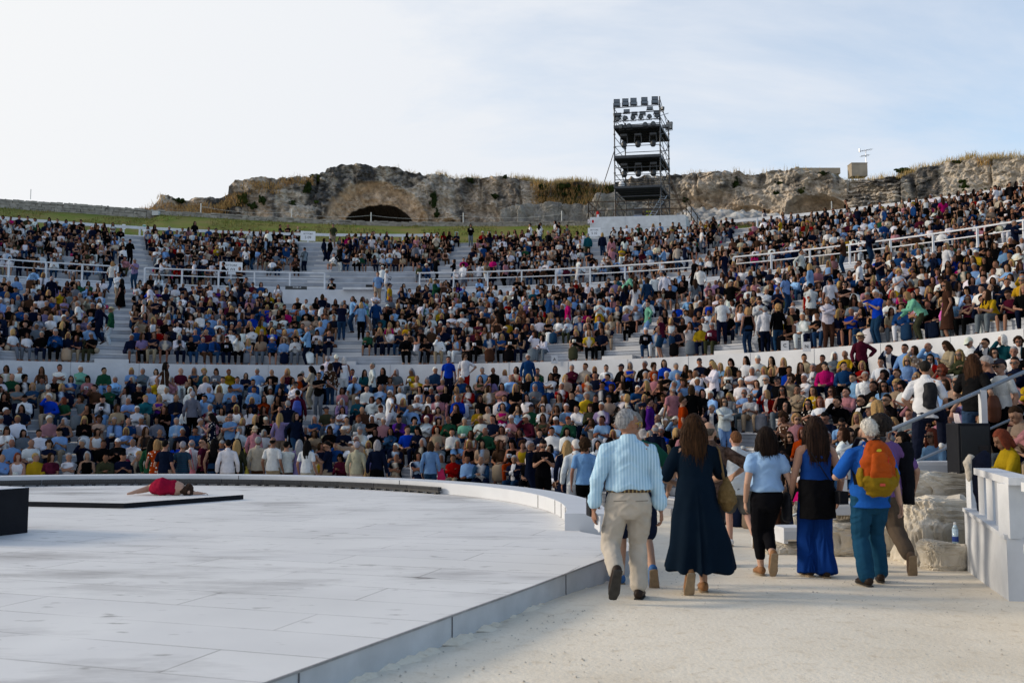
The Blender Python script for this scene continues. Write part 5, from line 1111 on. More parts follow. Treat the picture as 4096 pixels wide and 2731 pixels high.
# ================================================================ the audience
COLS = {'w': ('white', (.66, .68, .72)), 'lb': ('light blue', (.30, .46, .70)), 'b': ('blue', (.04, .12, .28)), 'rb': ('royal blue', (.02, .10, .50)), 'nv': ('navy', (.0075, .012, .032)), 'k': ('black', (.0055, .0055, .0065)), 'gy': ('grey', (.23, .26, .30)), 'be': ('beige', (.46, .38, .30)), 'cr': ('cream', (.60, .56, .48)), 'br': ('brown', (.075, .038, .024)), 'rd': ('red', (.33, .015, .018)), 'bd': ('burgundy', (.09, .012, .03)), 'pk': ('pink', (.50, .29, .33)), 'mg': ('magenta', (.50, .03, .22)), 'pu': ('purple', (.14, .05, .32)), 'lv': ('lilac', (.34, .29, .47)), 'or': ('orange', (.38, .085, .018)), 'ye': ('yellow', (.55, .40, .05)), 'gr': ('green', (.018, .085, .045)), 'ol': ('olive', (.05, .055, .03)), 'tl': ('teal', (.035, .15, .19)), 'dn': ('denim', (.05, .105, .19)), 'mt': ('mint', (.30, .58, .45))}
HC = {'g': ('grey', (.26, .26, .27)), 'W': ('white', (.60, .59, .57)), 'd': ('dark', (.006, .005, .005)), 'n': ('brown', (.030, .016, .009)), 'B': ('blonde', (.36, .23, .10)), 'r': ('reddish', (.13, .035, .018))}
HS = {'s': 'short', 'x': 'bald', 'b': 'bob', 'l': 'long', 'c': 'curly', 'u': 'bun', 'p': 'pony', 'k': 'cap', 'h': 'hat'}
SKIN = [(.25, .125, .082), (.29, .16, .105), (.21, .10, .066), (.33, .19, .13), (.16, .078, .05), (.26, .135, .088)]
# seated people read off the photograph: x y top bottom hair; first entry of each list: origin and scale of the enlarged view
SEATED = ["""0 1400 3.016 65,1275,lb,nv,gx 255,1260,w,bd,rb 465,1275,ye,cr,Bs 655,1250,bd,bd,nb 865,1250,w,gy,gs 1085,1255,k,k,gb 1300,1285,ol,cr,ds 1515,1260,nv,nv,ds 175,1120,lb,nv,gx 400,1140,w,nv,gx 620,1145,nv,nv,nc 1035,1125,nv,k,gs 1275,1160,k,nv,ns 1450,1150,k,k,Ws 1635,1125,w,nv,gx 100,1020,w,br,nb 500,1010,w,gy,ds 310,1040,gy,nv,db 750,1020,lb,be,ds 1190,1010,w,k,db 1540,1040,lb,nv,Bb 230,890,w,br,Bs 430,910,k,k,du 612,890,pk,gy,Ws 815,925,gy,w,Wk 1030,900,k,w,Bl 1210,890,be,be,nc 1345,895,k,rd,db 1580,890,b,nv,gx 40,930,bd,br,dl 20,790,gy,nv,gs 255,790,w,dn,gs 1220,800,nv,nv,gx 1410,800,lb,nv,gs 315,540,w,dn,ds 1255,610,w,lb,ds 1075,650,k,k,dl 1430,640,be,br,nb 1665,650,w,nv,Ws 595,440,be,br,Wk 755,440,nv,dn,Bb 890,450,mg,bd,gl 215,440,gy,nv,gx 65,530,k,k,dl 1195,535,w,nv,gs 1570,560,lb,nv,gs 135,320,gr,br,gx 395,450,dn,nv,Bb 500,340,gy,be,ds 665,370,k,nv,gx 855,350,b,nv,db 1065,360,pk,nv,db 1155,460,br,k,ds 1320,470,gr,nv,rs 1440,445,be,nv,Ws 65,150,cr,nv,nb 230,160,w,gy,gs 500,200,br,dn,nl 715,180,w,k,ds 970,210,mt,gy,Ws 950,260,rd,b,gx 770,275,b,nv,dk 1255,200,gr,lb,ds 1365,215,pk,pk,db 1580,245,lb,dn,Bb 1390,365,lb,nv,gs 1600,380,nv,nv,gb 300,340,k,nv,dc 230,250,k,br,Bs""",
"""560 1400 3.016 30,250,gy,nv,gs 80,290,w,nv,dl 190,230,w,k,db 210,365,ye,k,gx 380,390,pk,gy,gb 490,300,bd,w,gx 330,445,w,nv,gs 130,465,lb,br,gs 80,560,tl,be,Bs 240,555,pu,nv,Bb 440,540,nv,b,gx 180,610,b,nv,ds 320,650,k,k,nl 45,800,w,k,gs 460,810,lb,gy,gs 465,890,w,nv,ds 260,910,nv,k,gx 95,920,br,k,nl 215,830,gy,nv,db 610,310,k,k,dl 650,230,dn,nv,gl 480,225,dn,gy,gs 770,300,tl,dn,Bc 870,220,w,nv,ds 925,300,gy,k,nb 1025,240,rb,nv,nb 1070,300,ye,nv,rs 700,370,gr,k,dl 1000,370,w,nv,ds 1175,390,lb,nv,ds 1250,310,w,k,db 1410,220,lb,w,gs 1395,290,lb,k,gs 1600,220,k,nv,gx 1575,310,k,k,db 835,470,lb,be,gs 795,570,lb,nv,ds 855,660,bd,gy,gs 1010,660,w,nv,db 960,520,be,dn,Bl 1145,590,nv,br,gx 1250,590,w,be,nc 1190,660,w,pk,Bb 1345,680,w,nv,dl 1375,490,lb,br,ds 1500,570,or,nv,dl 1500,660,k,br,dl 30,1280,cr,cr,Bc 60,1060,br,k,nc 290,1030,ol,nv,rs""",
"""1120 1400 2.903 85,240,bd,k,Bb 30,300,b,nv,gx 150,300,w,nv,dl 840,220,rb,nv,ds 985,240,tl,nv,dl 870,370,lb,be,Ws 735,410,pk,gy,nb 840,460,lv,nv,Ws 730,520,lv,w,gl 1020,400,w,nv,ds 930,350,be,be,Bc 1165,400,lb,gy,gx 1290,390,lb,br,nb 1010,500,w,gy,Bb 910,570,tl,nv,Ws 1060,590,w,k,nb 970,660,br,nv,gx 865,650,cr,nv,dc 730,660,w,dn,dl 550,640,ol,gy,dk 1400,490,w,be,gb 1480,490,cr,gy,gx 1600,540,w,nv,Wc 1450,580,dn,gy,Bb 1540,660,lb,nv,gx 1365,260,gy,k,gb 1440,290,k,nv,ds 1280,290,k,or,Bb 1590,390,ye,nv,gx 1540,250,ye,gy,gl 410,740,b,nv,gl 620,760,lb,br,nk 1075,740,k,w,Wb 780,760,w,k,dp 940,740,gy,be,rs 1180,770,br,dn,nl 530,850,be,pk,rs 340,840,dn,k,db 430,910,be,be,nb 295,930,k,k,gb 720,840,w,dn,rs 750,900,nv,be,Ws 870,850,b,k,ds 1030,860,nv,br,gs 1180,850,be,w,Bl 1400,760,pu,nv,ds 1580,790,tl,k,dc 1340,860,tl,gy,Ws 1490,870,rb,br,ns 1110,950,k,gy,db 1290,950,dn,nv,dl 1430,960,br,k,nl 1620,960,nv,nv,dl 1380,1120,nv,dn,Ws 1490,1110,w,nv,Bb 1360,1250,k,be,gx 730,1240,bd,bd,db 450,1150,ye,gr,gb 1060,1130,gy,nv,Bb""",
"""1700 1400 2.8 120,210,dn,nv,Ws 30,280,k,nv,gb 300,270,w,nv,Ws 430,270,w,k,rc 430,360,b,be,Ws 105,370,b,nv,gs 340,370,lb,nv,nb 620,370,ol,nv,nl 720,370,be,k,nb 860,380,pk,w,db 965,290,lb,nv,gx 960,390,lb,k,ds 1050,220,rd,gr,db 1155,290,k,dn,Bb 1250,260,gr,br,gs 1170,360,k,be,gs 1410,290,w,b,dl 1460,190,k,k,nb 1520,190,rd,k,rk 1580,250,be,k,Bp 1530,430,rd,be,Ws 1610,420,be,be,Wk 1240,460,gy,br,gs 1350,470,w,gy,nl 1020,460,k,k,Bl 890,490,b,nv,ds 500,440,rd,w,nl 640,490,k,gy,nb 710,470,bd,nv,Bc 230,480,k,pk,dl 50,530,w,gy,gx 160,550,pk,dn,gs 375,530,rb,be,gx 460,570,k,nv,db 740,540,lb,gy,ds 860,540,tl,be,dp 870,650,mg,w,nb 720,650,cr,nv,gx 600,650,ye,k,db 40,660,bd,k,nl 170,640,lv,nv,db 1180,620,gr,dn,dk 1320,640,w,be,nb 1470,650,k,or,nb 1600,610,lb,nv,Ws 20,740,w,br,Ws 160,760,or,k,db 280,740,gr,be,gx 455,720,mt,dn,gs 640,720,w,be,Bs 985,750,pk,nv,Ws 1070,780,be,gy,gb 1320,790,ol,dn,nb 1480,770,lb,be,Ws 1620,780,gr,k,rs 60,820,w,k,Bb 230,830,or,be,rs 300,820,be,w,gb 330,910,w,k,ds 540,860,w,br,nb 640,810,w,be,gs 530,950,lb,nv,rs 860,870,be,k,nb 710,970,gr,k,gx 850,980,br,be,nl 920,970,lb,dn,gx 1080,910,nv,nv,nl 1170,910,cr,gy,Wb 1310,880,nv,dn,ds 1440,960,w,lb,ds 1470,870,rd,k,dl 1600,870,w,k,db 170,1080,gy,k,gx 510,1090,k,br,Bb 650,1100,be,k,dl 990,1080,k,or,dl 1110,1110,ye,dn,nc 190,1210,gy,w,gb 320,1220,rd,be,ns 650,1220,dn,nv,gx 740,1230,w,dn,nb 1000,1250,nv,dn,gs""",
"""3100 1200 3.137 340,800,k,gy,nl 400,680,be,be,du 480,800,gy,be,gs 550,880,be,br,nb 640,850,mg,nv,dk 735,770,b,nv,gs 880,770,b,k,ds 910,640,ye,w,gx 1000,810,lb,w,nc 1100,740,rd,gy,Bb 1200,820,w,be,Bb 1340,770,w,k,du 1410,920,be,br,dc 1470,600,nv,nv,ds 1650,600,lb,nv,ds 1570,840,b,be,ns 1690,790,lb,w,Bb 1510,1030,be,w,Bc 690,1080,w,gy,nl 960,1040,pk,nv,ds 280,1120,be,k,dp 100,1110,k,gy,dl 190,1240,w,k,dl 400,1110,k,be,db 480,1140,ye,br,nl 560,1210,w,be,rb 410,1260,k,k,dl 820,1230,k,be,ds 1050,1190,k,nv,ds 1210,1150,k,gy,ds 1410,1170,k,k,ds 380,1350,br,nv,ds 780,1370,k,dn,nl 650,1480,nv,dn,ds 1030,1390,be,dn,Bl 280,1500,pk,be,Bc 140,1490,br,k,nc 1390,1060,be,gy,nb""",
"""3600 1200 3.484 260,690,be,gy,nb 290,620,pk,w,Bb 380,600,be,nv,Bb 450,690,lb,nv,gx 600,570,nv,be,gs 490,840,rd,k,db 640,810,pk,k,db 640,980,cr,gy,rc 1030,560,w,nv,Wk 1250,520,nv,gy,ds 1340,650,w,w,dl 1150,670,be,nv,dp 1520,500,tl,k,Wb 1680,500,nv,br,nc 1610,900,nv,k,ds 1410,970,w,nv,ns 1640,1180,pk,be,ns 600,1200,lb,w,nb 770,1140,be,nv,gb 790,1500,lb,nv,gx 1010,650,gy,w,Ws""",
"""3500 1600 1.742 880,20,bd,nv,ns 595,55,lb,nv,gx 600,135,gy,nv,dx 225,255,tl,k,dc 395,215,lb,br,rl 245,190,be,k,db 1030,60,be,gy,ns"""]
# standing people: x y (2352 px wide photograph, head) tier(0 orchestra,1,2,3) pose heading(a away, f facing, l, r) top kind:colour bottom kind:colour hair, what they carry
STAND = """352,1022,0,t0,a,shirt:gr,trousers:k,dl,;365,1036,0,t0,a,dress:or*,dress:or,Bb,;384,1018,0,t0,a,tee:nv,shorts:be,ds,;424,1022,0,t0,a,dress:tl#,dress:tl,gs,pink;444,1020,0,t0,a,shirt:w,trousers:be,gx,;470,1010,0,t3,l,tee:bd,trousers:k,ds,;496,1026,0,t0,a,vest:k,trousers:dn,dl,;527,1010,0,t0,a,shirt:w,trousers:cr,ds,;547,1024,0,t0,a,shirt:ol,trousers:k,Bl,yellow;596,1008,0,t0,a,shirt:cr,trousers:br,gs,;630,1008,0,t0,a,tee:w,trousers:be,dx,;661,1018,0,t1,a,tee:w,trousers:br,ds,;690,1030,0,t0,a,dress:lv,dress:lv,gl,;708,1012,0,t0,a,tee:w,shorts:cr,dl,;756,1012,0,t5,l,tee:nv,trousers:be,ds,;822,1030,0,t0,a,shirt:cr,trousers:cr,gs,tan;868,1018,0,t0,a,shirt:nv,skirt:k,gb,;990,1030,0,t0,a,shirt:lb,trousers:dn,nb,red;1218,1010,0,t1,r,shirt:nv,trousers:nv,gs,;1247,1018,0,t5,f,tee:k,trousers:k,ds,;1302,1044,0,t0,a,shirt:nv,skirt:nv,Bl,;1322,1030,0,t0,a,shirt:w,trousers:w,Wk,;1342,1032,0,t0,a,tee:lb,trousers:k,nc,
588,975,1,t0,a,shirt:pk,trousers:be,gh,;645,965,1,t6,a,shirt:lv,trousers:be,Bl,;443,914,1,t0,a,shirt:gy,trousers:k,gs,;530,950,1,t1,f,tee:lb,trousers:nv,gx,;490,952,1,t5,l,dress:nv*,dress:nv,dl,;687,852,1,t5,r,tee:or,trousers:nv,ds,;716,846,1,t5,l,shirt:cr,trousers:cr,dl,;738,868,1,t4,r,dress:k,dress:k,gb,;662,925,1,t0,a,shirt:nv,trousers:k,gs,;684,905,1,t0,a,shirt:bd,trousers:k,ds,blue;752,812,1,t0,a,shirt:w,trousers:w,gs,;772,822,1,t0,a,tee:nv,trousers:w,Wk,;790,816,1,t0,a,vest:w,trousers:w,Wb,;740,846,1,t0,a,shirt:lb,trousers:nv,ds,;758,842,1,t0,a,shirt:br*,trousers:dn,nb,;855,830,1,t3,l,shirt:w,trousers:dn,gs,;896,903,1,t3,l,tee:w,trousers:w,Ws,;1030,818,1,t0,f,tee:rb,trousers:nv,ds,;1068,826,1,t3,f,tee:w,trousers:rd,nc,;1213,810,1,t0,f,shirt:b,trousers:dn,Ws,;378,845,1,t2,r,dress:br,dress:br,dl,white;820,1010,1,t6,f,shirt:be,trousers:be,gx,
705,752,2,t5,l,shirt:lb,trousers:nv,gx,;250,710,2,t0,l,shirt:gr,trousers:w,gh,;272,648,2,t0,l,dress:k,dress:k,dl,;110,640,2,t0,a,shirt:nv,trousers:nv,gx,;893,660,2,t0,r,tee:ye,trousers:dn,dk,;862,688,2,t0,a,shirt:b,trousers:dn,gx,;838,695,2,t2,r,shirt:mt,trousers:be,gs,;1440,640,2,t4,r,shirt:mt,trousers:gy,nb,;1438,662,2,t0,a,shirt:nv,trousers:nv,dl,;1461,658,2,t0,a,dress:w,dress:w,nl,;1489,640,2,t0,a,shirt:dn,trousers:b,nb,;1506,628,2,t0,a,tee:w,trousers:k,ns,;1530,624,2,t0,a,shirt:w,trousers:nv,ds,;1262,678,2,t3,r,shirt:b,trousers:be,Ws,;1378,684,2,t5,f,tee:w,skirt:ye,gs,;1305,695,2,t3,l,shirt:mg,trousers:nv,Bb,;1490,690,2,t3,l,shirt:mt,trousers:lb,ds,;1748,682,2,t5,f,shirt:w,trousers:w,ds,;1720,700,2,t0,a,vest:k,trousers:dn,Bb,;1760,770,2,t0,a,shirt:w,trousers:nv,gs,bag;1905,690,2,t1,f,shirt:w,trousers:br,dx,;1790,795,2,t0,a,shirt:k,trousers:dn,Bc,;1980,757,1,t3,f,shirt:bd,trousers:k,nh,;2182,655,2,t0,l,dress:br,dress:br,nl,magenta;2118,690,2,t4,l,shirt:mt,trousers:ol,Bb,;2072,612,2,t5,f,tee:w,trousers:ye,Bc,scarf;2155,578,2,t3,l,shirt:nv,trousers:nv,gs,;2184,570,2,t0,l,tee:w,trousers:w,Bl,;2030,585,2,t5,f,tee:nv,trousers:dn,ds,;1858,655,2,t3,l,tee:rd,trousers:k,nb,;1912,642,2,t0,a,tee:w,trousers:gy,ds,;1946,655,2,t1,f,tee:k,trousers:ol,dc,;2020,668,2,t5,l,tee:rb,trousers:dn,Ws,;1600,640,2,t0,a,tee:gy,trousers:nv,nl,
1545,900,1,t0,a,tee:pk,trousers:be,gx,;1568,906,1,t0,r,tee:or,trousers:be,ns,;1492,914,1,t0,r,shirt:pu,trousers:dn,ds,rucksack;1588,893,1,t0,a,shirt:k,trousers:k,nb,;1640,846,1,t5,l,shirt:w,trousers:nv,Bb,;1662,928,1,t1,f,shirt:w,trousers:lb,nb,
566,528,3,t5,f,dress:w,dress:w,ds,;609,524,3,t0,f,shirt:w,trousers:nv,gx,;637,512,4,t1,r,shirt:k,trousers:k,ds,;655,514,4,t1,f,tee:k,trousers:k,dx,;678,514,4,t1,f,tee:k,trousers:k,dx,;740,549,3,t0,r,shirt:nv,trousers:nv,db,;753,549,3,t0,l,shirt:k,trousers:nv,ds,;783,553,3,t0,l,tee:nv,skirt:lb,db,;800,551,3,t0,l,shirt:nv,trousers:dn,dl,;812,551,3,t0,l,tee:nv,trousers:nv,dl,;850,547,3,t0,a,tee:w,trousers:gy,Bp,;925,556,3,t0,f,vest:nv,trousers:nv,yk,sack;951,562,3,t0,f,shirt:gy,trousers:k,nb,;1000,545,3,t5,f,shirt:cr,trousers:ol,ds,;1029,534,4,t3,l,tee:k,trousers:cr,ns,;1219,516,4,t2,l,tee:w,trousers:ol,ds,;1243,514,4,t2,l,tee:w,trousers:b,ds,;1277,508,4,t2,l,tee:w,trousers:k,dl,;1286,510,4,t2,l,tee:k,trousers:k,ds,;1305,516,4,t2,l,tee:gy,trousers:gy,ds,;1352,542,3,t0,a,shirt:tl,shorts:ol,gs,;1386,541,3,t0,a,shirt:nv,trousers:dn,Bb,;1407,545,3,t0,a,shirt:pk,skirt:pk,nl,;1438,541,3,t0,a,tee:w,trousers:gy,dl,;1487,530,3,t3,l,vest:tl,shorts:k,dl,;1548,530,3,t0,l,shirt:gy,trousers:be,yk,;1684,513,3,t1,r,shirt:nv,trousers:nv,ds,;1763,478,4,t2,l,tee:gy,trousers:dn,dl,;1800,508,3,t5,l,tee:ye,trousers:gy,gs,;1838,508,3,t2,r,tee:w,trousers:dn,db,;1863,504,3,t0,l,tee:ol,trousers:k,yk,;1922,497,3,t2,l,shirt:k,trousers:lb,dl,;1954,455,4,t0,l,vest:k,skirt:w,du,;2039,474,3,t0,l,shirt:b,trousers:nv,yk,;2110,464,3,t0,l,shirt:b,trousers:k,yk,;2140,456,3,t0,a,vest:w,skirt:k,nu,;2180,462,3,t0,a,tee:mg,trousers:dn,nl,;1330,605,3,t3,l,tee:w,trousers:w,ds,;440,596,3,t0,l,shirt:w,trousers:be,gx,;455,598,3,t0,a,tee:nv,shorts:gr,gs,;508,598,3,t2,l,tee:k,trousers:k,ds,;759,643,5,t5,f,tee:k,trousers:k,dh,"""
EXCL = [(1, 640, 560, 892, 678), (2, 684, 500, 732, 575), (2, 1338, 500, 1398, 575), (2, 505, 575, 545, 640), (0, 2120, 960, 2290, 1230), (0, 78, 918, 190, 962), (0, 1700, 920, 1800, 1000), (1, 806, 768, 908, 818), (1, 1255, 740, 1312, 775), (2, 742, 588, 958, 660), (2, 560, 606, 742, 640), (1, 1890, 800, 1960, 830)]
class Sp: pass
PEOPLE = []
def facing(x, y): return math.atan2(-( -8 - x), (13.0 - y)) if False else math.atan2(x + 8, 12.0 - y) * 1.0
def heading(x, y):
    """rotation that makes local +Y point at the stage"""
    d = Vector((-7.0 - x, 11.0 - y)); return math.atan2(-d.x, d.y)
def add_person(**k):
    p = Sp(); p.__dict__.update(dict(shades=rng.random() < .35, skin=rng.choice(SKIN), s=rng.uniform(.95, 1.03), pat=None, bag=None, expl=True)); p.__dict__.update(k)
    q = project(p.x, p.y, p.z + (1.6 if p.pose[0] == 't' else 1.15)); p.px, p.py, p.d = q[0], q[1], q[2]; PEOPLE.append(p); return p
def seat_solve(px, py, tiers):
    best = None
    for ti in tiers:
        for ri, r in enumerate(TIERS[ti]):
            x, y = az_ring(px, rg(r['ring'], .2)); q = project(x, y, r['z'] + .75); e = abs(q[1] - py) + (1e4 if ti == 0 and ri < 2 and math.atan2(y - r['ring'][1], x - r['ring'][0]) < R_(-9) else 0)
            if best is None or e < best[0]: best = (e, ti, ri, x, y)
    return best
for blk in SEATED:
    t = blk.split(); ox, oy, s = float(t[0]), float(t[1]), float(t[2])
    for it in t[3:]:
        x, y, a, b, h = it.split(','); px, py = ox + float(x) / s, oy + float(y) / s; e, ti, ri, X, Y = seat_solve(px, py, (0,)); r = TIERS[ti][ri]
        if any(p.tier == 0 and p.row == ri and math.hypot(p.x - X, p.y - Y) < .36 for p in PEOPLE): continue
        fem = h[1] in 'blcup'
        add_person(x=X, y=Y, z=r['z'] - .40, rz=heading(X, Y) + rng.uniform(-.18, .18), pose=rng.choice(['s0', 's1', 's1', 's2', 's3', 's4', 's4', 's5', 's5', 's6', 's7']), top=rng.choice(['tee', 'tee', 'vest', 'shirt']) if fem else rng.choice(['tee', 'shirt', 'shirt']), tc=a, bot=rng.choice(['trousers', 'trousers', 'skirt']) if fem else 'trousers', bc=b, hair=HS[h[1]], hc=h[0], tier=0, row=ri, w=.93 if fem else 1.0, pat='floral' if (fem and rng.random() < .16) else None)
add_person(x=6.5, y=13.05, z=.24, rz=heading(6.5, 13.05) - .2, pose='s4', top='shirt', tc='ye', bot='trousers', bc='br', hair='bob', hc='r', tier=0, row=2, w=.95)
def floor_at(tier, row): return TIERS[tier][row]['floor']
for it in STAND.replace('\n', ';').split(';'):
    f = it.split(',')
    if len(f) < 9: continue
    px, py = float(f[0]) * 4096 / 2352, float(f[1]) * 4096 / 2352; tier = int(f[2]); pose = f[3]; hh = 1.62 if pose != 't4' else 1.3
    if tier == 0:
        Y = 26.4 + rng.uniform(-.7, .6)
        if float(f[0]) > 1200: Y = 21.6 + (1302 - float(f[0])) * .03 + (0 if float(f[0]) < 1310 else -1.0)
        X = (px - 2048) / FPX * Y; z = ground_z(X, Y); row = -1
    elif tier in (1, 2, 3):
        best = None
        for ri, r in enumerate(TIERS[tier - 1]):
            x, y = az_ring(px, rg(r['ring'], -.25)); q = project(x, y, r['floor'] + hh); e = abs(q[1] - py)
            if best is None or e < best[0]: best = (e, ri, x, y, r['floor'])
        _, row, X, Y, z = best
    elif tier == 4: X, Y = az_ring(px, rg(RD, .5 if px < 1500 or px > 2700 else 3.0)); z = ZD + .0 if px < 1500 or px > 2700 else at_y(px, py, Y).z - 1.62; row = -2
    else: X, Y = az_ring(px, rg(RC, -2.6)); z = at_y(px, py, Y).z - 1.62; row = -3
    H0 = heading(X, Y); rz = {'f': H0 * .5, 'a': H0 * .5 + math.pi, 'l': H0 * .5 - math.pi / 2 , 'r': H0 * .5 + math.pi / 2}[f[4]] if True else 0
    rz = {'f': math.pi, 'a': 0, 'l': math.pi / 2, 'r': -math.pi / 2}[f[4]] + rng.uniform(-.3, .3)
    tk, tc_ = f[5].split(':'); bk, bc = f[6].split(':'); pat = None
    if tc_[-1] == '*': tc_ = tc_[:-1]; pat = 'floral'
    if tc_[-1] == '#': tc_ = tc_[:-1]; pat = 'stripe'
    h = f[7]; fem = h[1] in 'blcup'
    add_person(x=X, y=Y, z=z, rz=rz, pose=pose, top=tk, tc=tc_, bot=bk, bc=bc, hair=HS[h[1]], hc='d' if h[0] in 'yx' else h[0], capc='ye' if h[0] == 'y' else None, tier=tier, row=row, w=.93 if fem else 1.0, pat=pat, bag=f[8] or None, stand=True)
# everyone else: fill the rows
W_top = [dict(w=22, lb=11, nv=22, k=28, b=7, gy=7, be=3, pk=2, rd=1, bd=3, br=4, or_=1, ye=1, gr=1, tl=1, lv=2, cr=3, rb=2, mg=1, ol=2), dict(w=22, lb=11, nv=22, k=28, b=8, gy=6, be=3, pk=2, rd=2, bd=2, br=4, ye=2, gr=1, tl=1, lv=2, cr=2, rb=2, mg=1, pu=1), dict(w=28, k=42, nv=15, br=4, be=4, gy=4, lb=5, pk=2, rd=2, bd=2, mg=1, b=3, dn=3, ol=2, ye=1, gr=1, cr=3)]
W_hair = [dict(gs=16, ds=12, gx=9, Ws=7, nb=9, nl=8, dl=8, Bb=9, Bl=4, db=7, nc=4, Wb=4, gb=4, Wk=2, dk=2, ns=6, rb=2), dict(gs=13, ds=15, gx=7, Ws=5, nb=10, nl=11, dl=11, Bb=8, Bl=6, db=8, nc=4, gb=3, Wk=2, dk=2, wh=1, ns=6, rb=2), dict(ds=32, dl=36, nl=9, nb=4, db=7, du=6, dp=6, Bl=3, nc=3, gs=3, gx=2, Wk=3, dk=4, ns=5, rb=1, dc=4, Wh=1)]
def pick(d): ks = list(d); return rng.choices(ks, [d[k] for k in ks])[0]
OCC = [[.985] * 8 + [.9], [.98] * 6 + [.96, .93, .85, .55, .2], [.85, .7, .42, .9, .98, .98, .98, .96, .8]]
def fill():
    bycell = {}
    for p in PEOPLE: bycell.setdefault((p.tier, p.row), []).append((p.x, p.y, p.pose[0]))
    stands = [(p.x, p.y, p.z) for p in PEOPLE if p.pose[0] == 't']
    for ti, rows in enumerate(TIERS):
        for ri, r in enumerate(rows):
            ring = rg(r['ring'], .2); a = R_(-21) if not (ti == 0 and ri < 2) else R_(-8); step = (.445 if ti == 0 else .45) / ring[2]
            while a < R_(175):
                a += step * rng.uniform(.88, 1.14); x, y, _ = ring_pt(ring, a, 0); q = project(x, y, r['z'] + .75)
                if q[2] < 5 or q[0] < -1000 or q[0] > 4800: continue
                if any(abs(a - b) * ring[2] < .70 for b in AISLE_A[ti]):
                    if rng.random() < (.17, .13, .05)[ti] and 0 < q[0] < 4096 and not any(math.hypot(x - u, y - v) < .8 for u, v, k in bycell.get((ti, ri), [])):
                        h = pick(W_hair[ti]); h = h if h != 'wh' else 'Wh'; fem = h[1] in 'blcup'
                        add_person(x=x, y=y, z=r['floor'] + (r['z'] - r['floor']) * 1.0, rz=heading(x, y) + rng.choice([0, 0, 1.4, -1.4, 3.1]) + rng.gauss(0, .3), pose=rng.choice(['t0', 't1', 't2', 't3', 't5']), top=rng.choice(['tee', 'shirt']), tc=pick(W_top[ti]).strip('_'), bot='trousers', bc=rng.choice(['nv', 'k', 'dn', 'be', 'gy']), hair=HS[h[1]], hc=h[0], tier=ti + 1, row=ri, w=.93 if fem else 1.0, expl=False)
                    continue
                if rng.random() > OCC[ti][ri]: continue
                ux, uy = q[0] / 1.7415, q[1] / 1.7415
                if any(e[0] == ti and e[1] < ux < e[3] and e[2] < uy < e[4] for e in EXCL): continue
                if any(math.hypot(x - u, y - v) < .40 for u, v, k in bycell.get((ti, ri), [])): continue
                if any(math.hypot(x - u, y - v) < .42 for u, v, w_ in stands if abs(w_ - r['floor']) < 1): continue
                h = pick(W_hair[ti]); h = h if h != 'wh' else 'Wh'; fem = h[1] in 'blcup'; t = pick(W_top[ti]).strip('_')
                up = rng.random() < (.006, .02, .045)[ti]; dr = rng.uniform(-.10, .10) - (.45 if up else 0); u = Vector((x - ring[0], y - ring[1])).normalized(); x += u.x * dr; y += u.y * dr
                add_person(x=x, y=y, z=r['floor'] if up else r['z'] - .40, rz=heading(x, y) + (rng.choice([0, 1.5, -1.5, 3.1]) if up else 0) + rng.gauss(0, .28), s=rng.uniform(.90, 1.04), pose=rng.choice(['t0', 't1', 't3', 't5', 't2']) if up else rng.choice(['s0', 's1', 's2', 's3', 's4', 's5', 's6', 's7']), top=rng.choice(['tee', 'vest', 'shirt', 'tee']) if fem else rng.choice(['tee', 'shirt'] if ti < 2 else ['tee', 'tee', 'shirt']), tc=t, bot=rng.choice(['trousers', 'trousers', 'skirt'] if ti < 2 else ['trousers', 'shorts', 'trousers']) if fem else rng.choice(['trousers', 'trousers', 'trousers', 'shorts']), bc=rng.choice(['nv', 'k', 'dn', 'nv', 'k', 'dn', 'br', 'k', 'nv', 'ol', 'be', 'w', 'gy']), hair=HS[h[1]], hc=h[0], tier=ti, row=ri, w=.93 if fem else 1.0, expl=False)
fill()
# ---------------------------------------------------------------- the 300 who show largest become objects of their own
GROUND_Y_LIMIT = 13.6
def rgb_of(c): return tuple(v * .86 for v in COLS[c][1]) if c == 'w' else tuple(v ** 1.42 * .80 for v in COLS[c][1]) if max(COLS[c][1]) > .1 else tuple(v * .65 for v in COLS[c][1])
def jit(c, a=.18, r=rng): k = 1 + r.uniform(-a, a); return tuple(max(0.003, min(.9, v * k * (1 + r.uniform(-.06, .06)))) for v in c)
BAGC = {'pink': ('pink shoulder bag', (.6, .16, .18)), 'yellow': ('yellow shoulder bag', (.42, .33, .04)), 'tan': ('tan shoulder bag', (.34, .2, .07)), 'red': ('crimson jacket', (.38, .01, .07)), 'white': ('white tote bag', (.65, .65, .63)), 'bag': ('cream tote bag', (.55, .5, .42)), 'magenta': ('pink handbag', (.6, .12, .42)), 'scarf': ('red cloth', (.38, .01, .02)), 'sack': ('yellow vendor bag', (.7, .42, .05)), 'blue': ('blue rucksack', (.03, .06, .3)), 'rucksack': ('black rucksack', (.012, .012, .015))}
ROWN = ['first', 'second', 'third', 'fourth', 'fifth', 'sixth', 'seventh', 'eighth', 'ninth', 'tenth', 'eleventh', 'twelfth', 'thirteenth', 'fourteenth', 'fifteenth']
TIERN = ['lowest tier', 'middle tier', 'highest tier']
SEEN_LABEL = set()
def hair_words(p):
    n = HC[p.hc][0]
    return {'short': n + ' short hair', 'bald': 'balding head', 'bob': n + ' bobbed hair', 'long': 'long ' + n + ' hair', 'curly': 'curly ' + n + ' hair', 'bun': n + ' hair bun', 'pony': n + ' ponytail', 'cap': (COLS[p.capc][0] if getattr(p, 'capc', None) else ('pale' if p.hc in 'WgB' else 'dark')) + ' cap', 'hat': 'brimmed hat'}[p.hair]
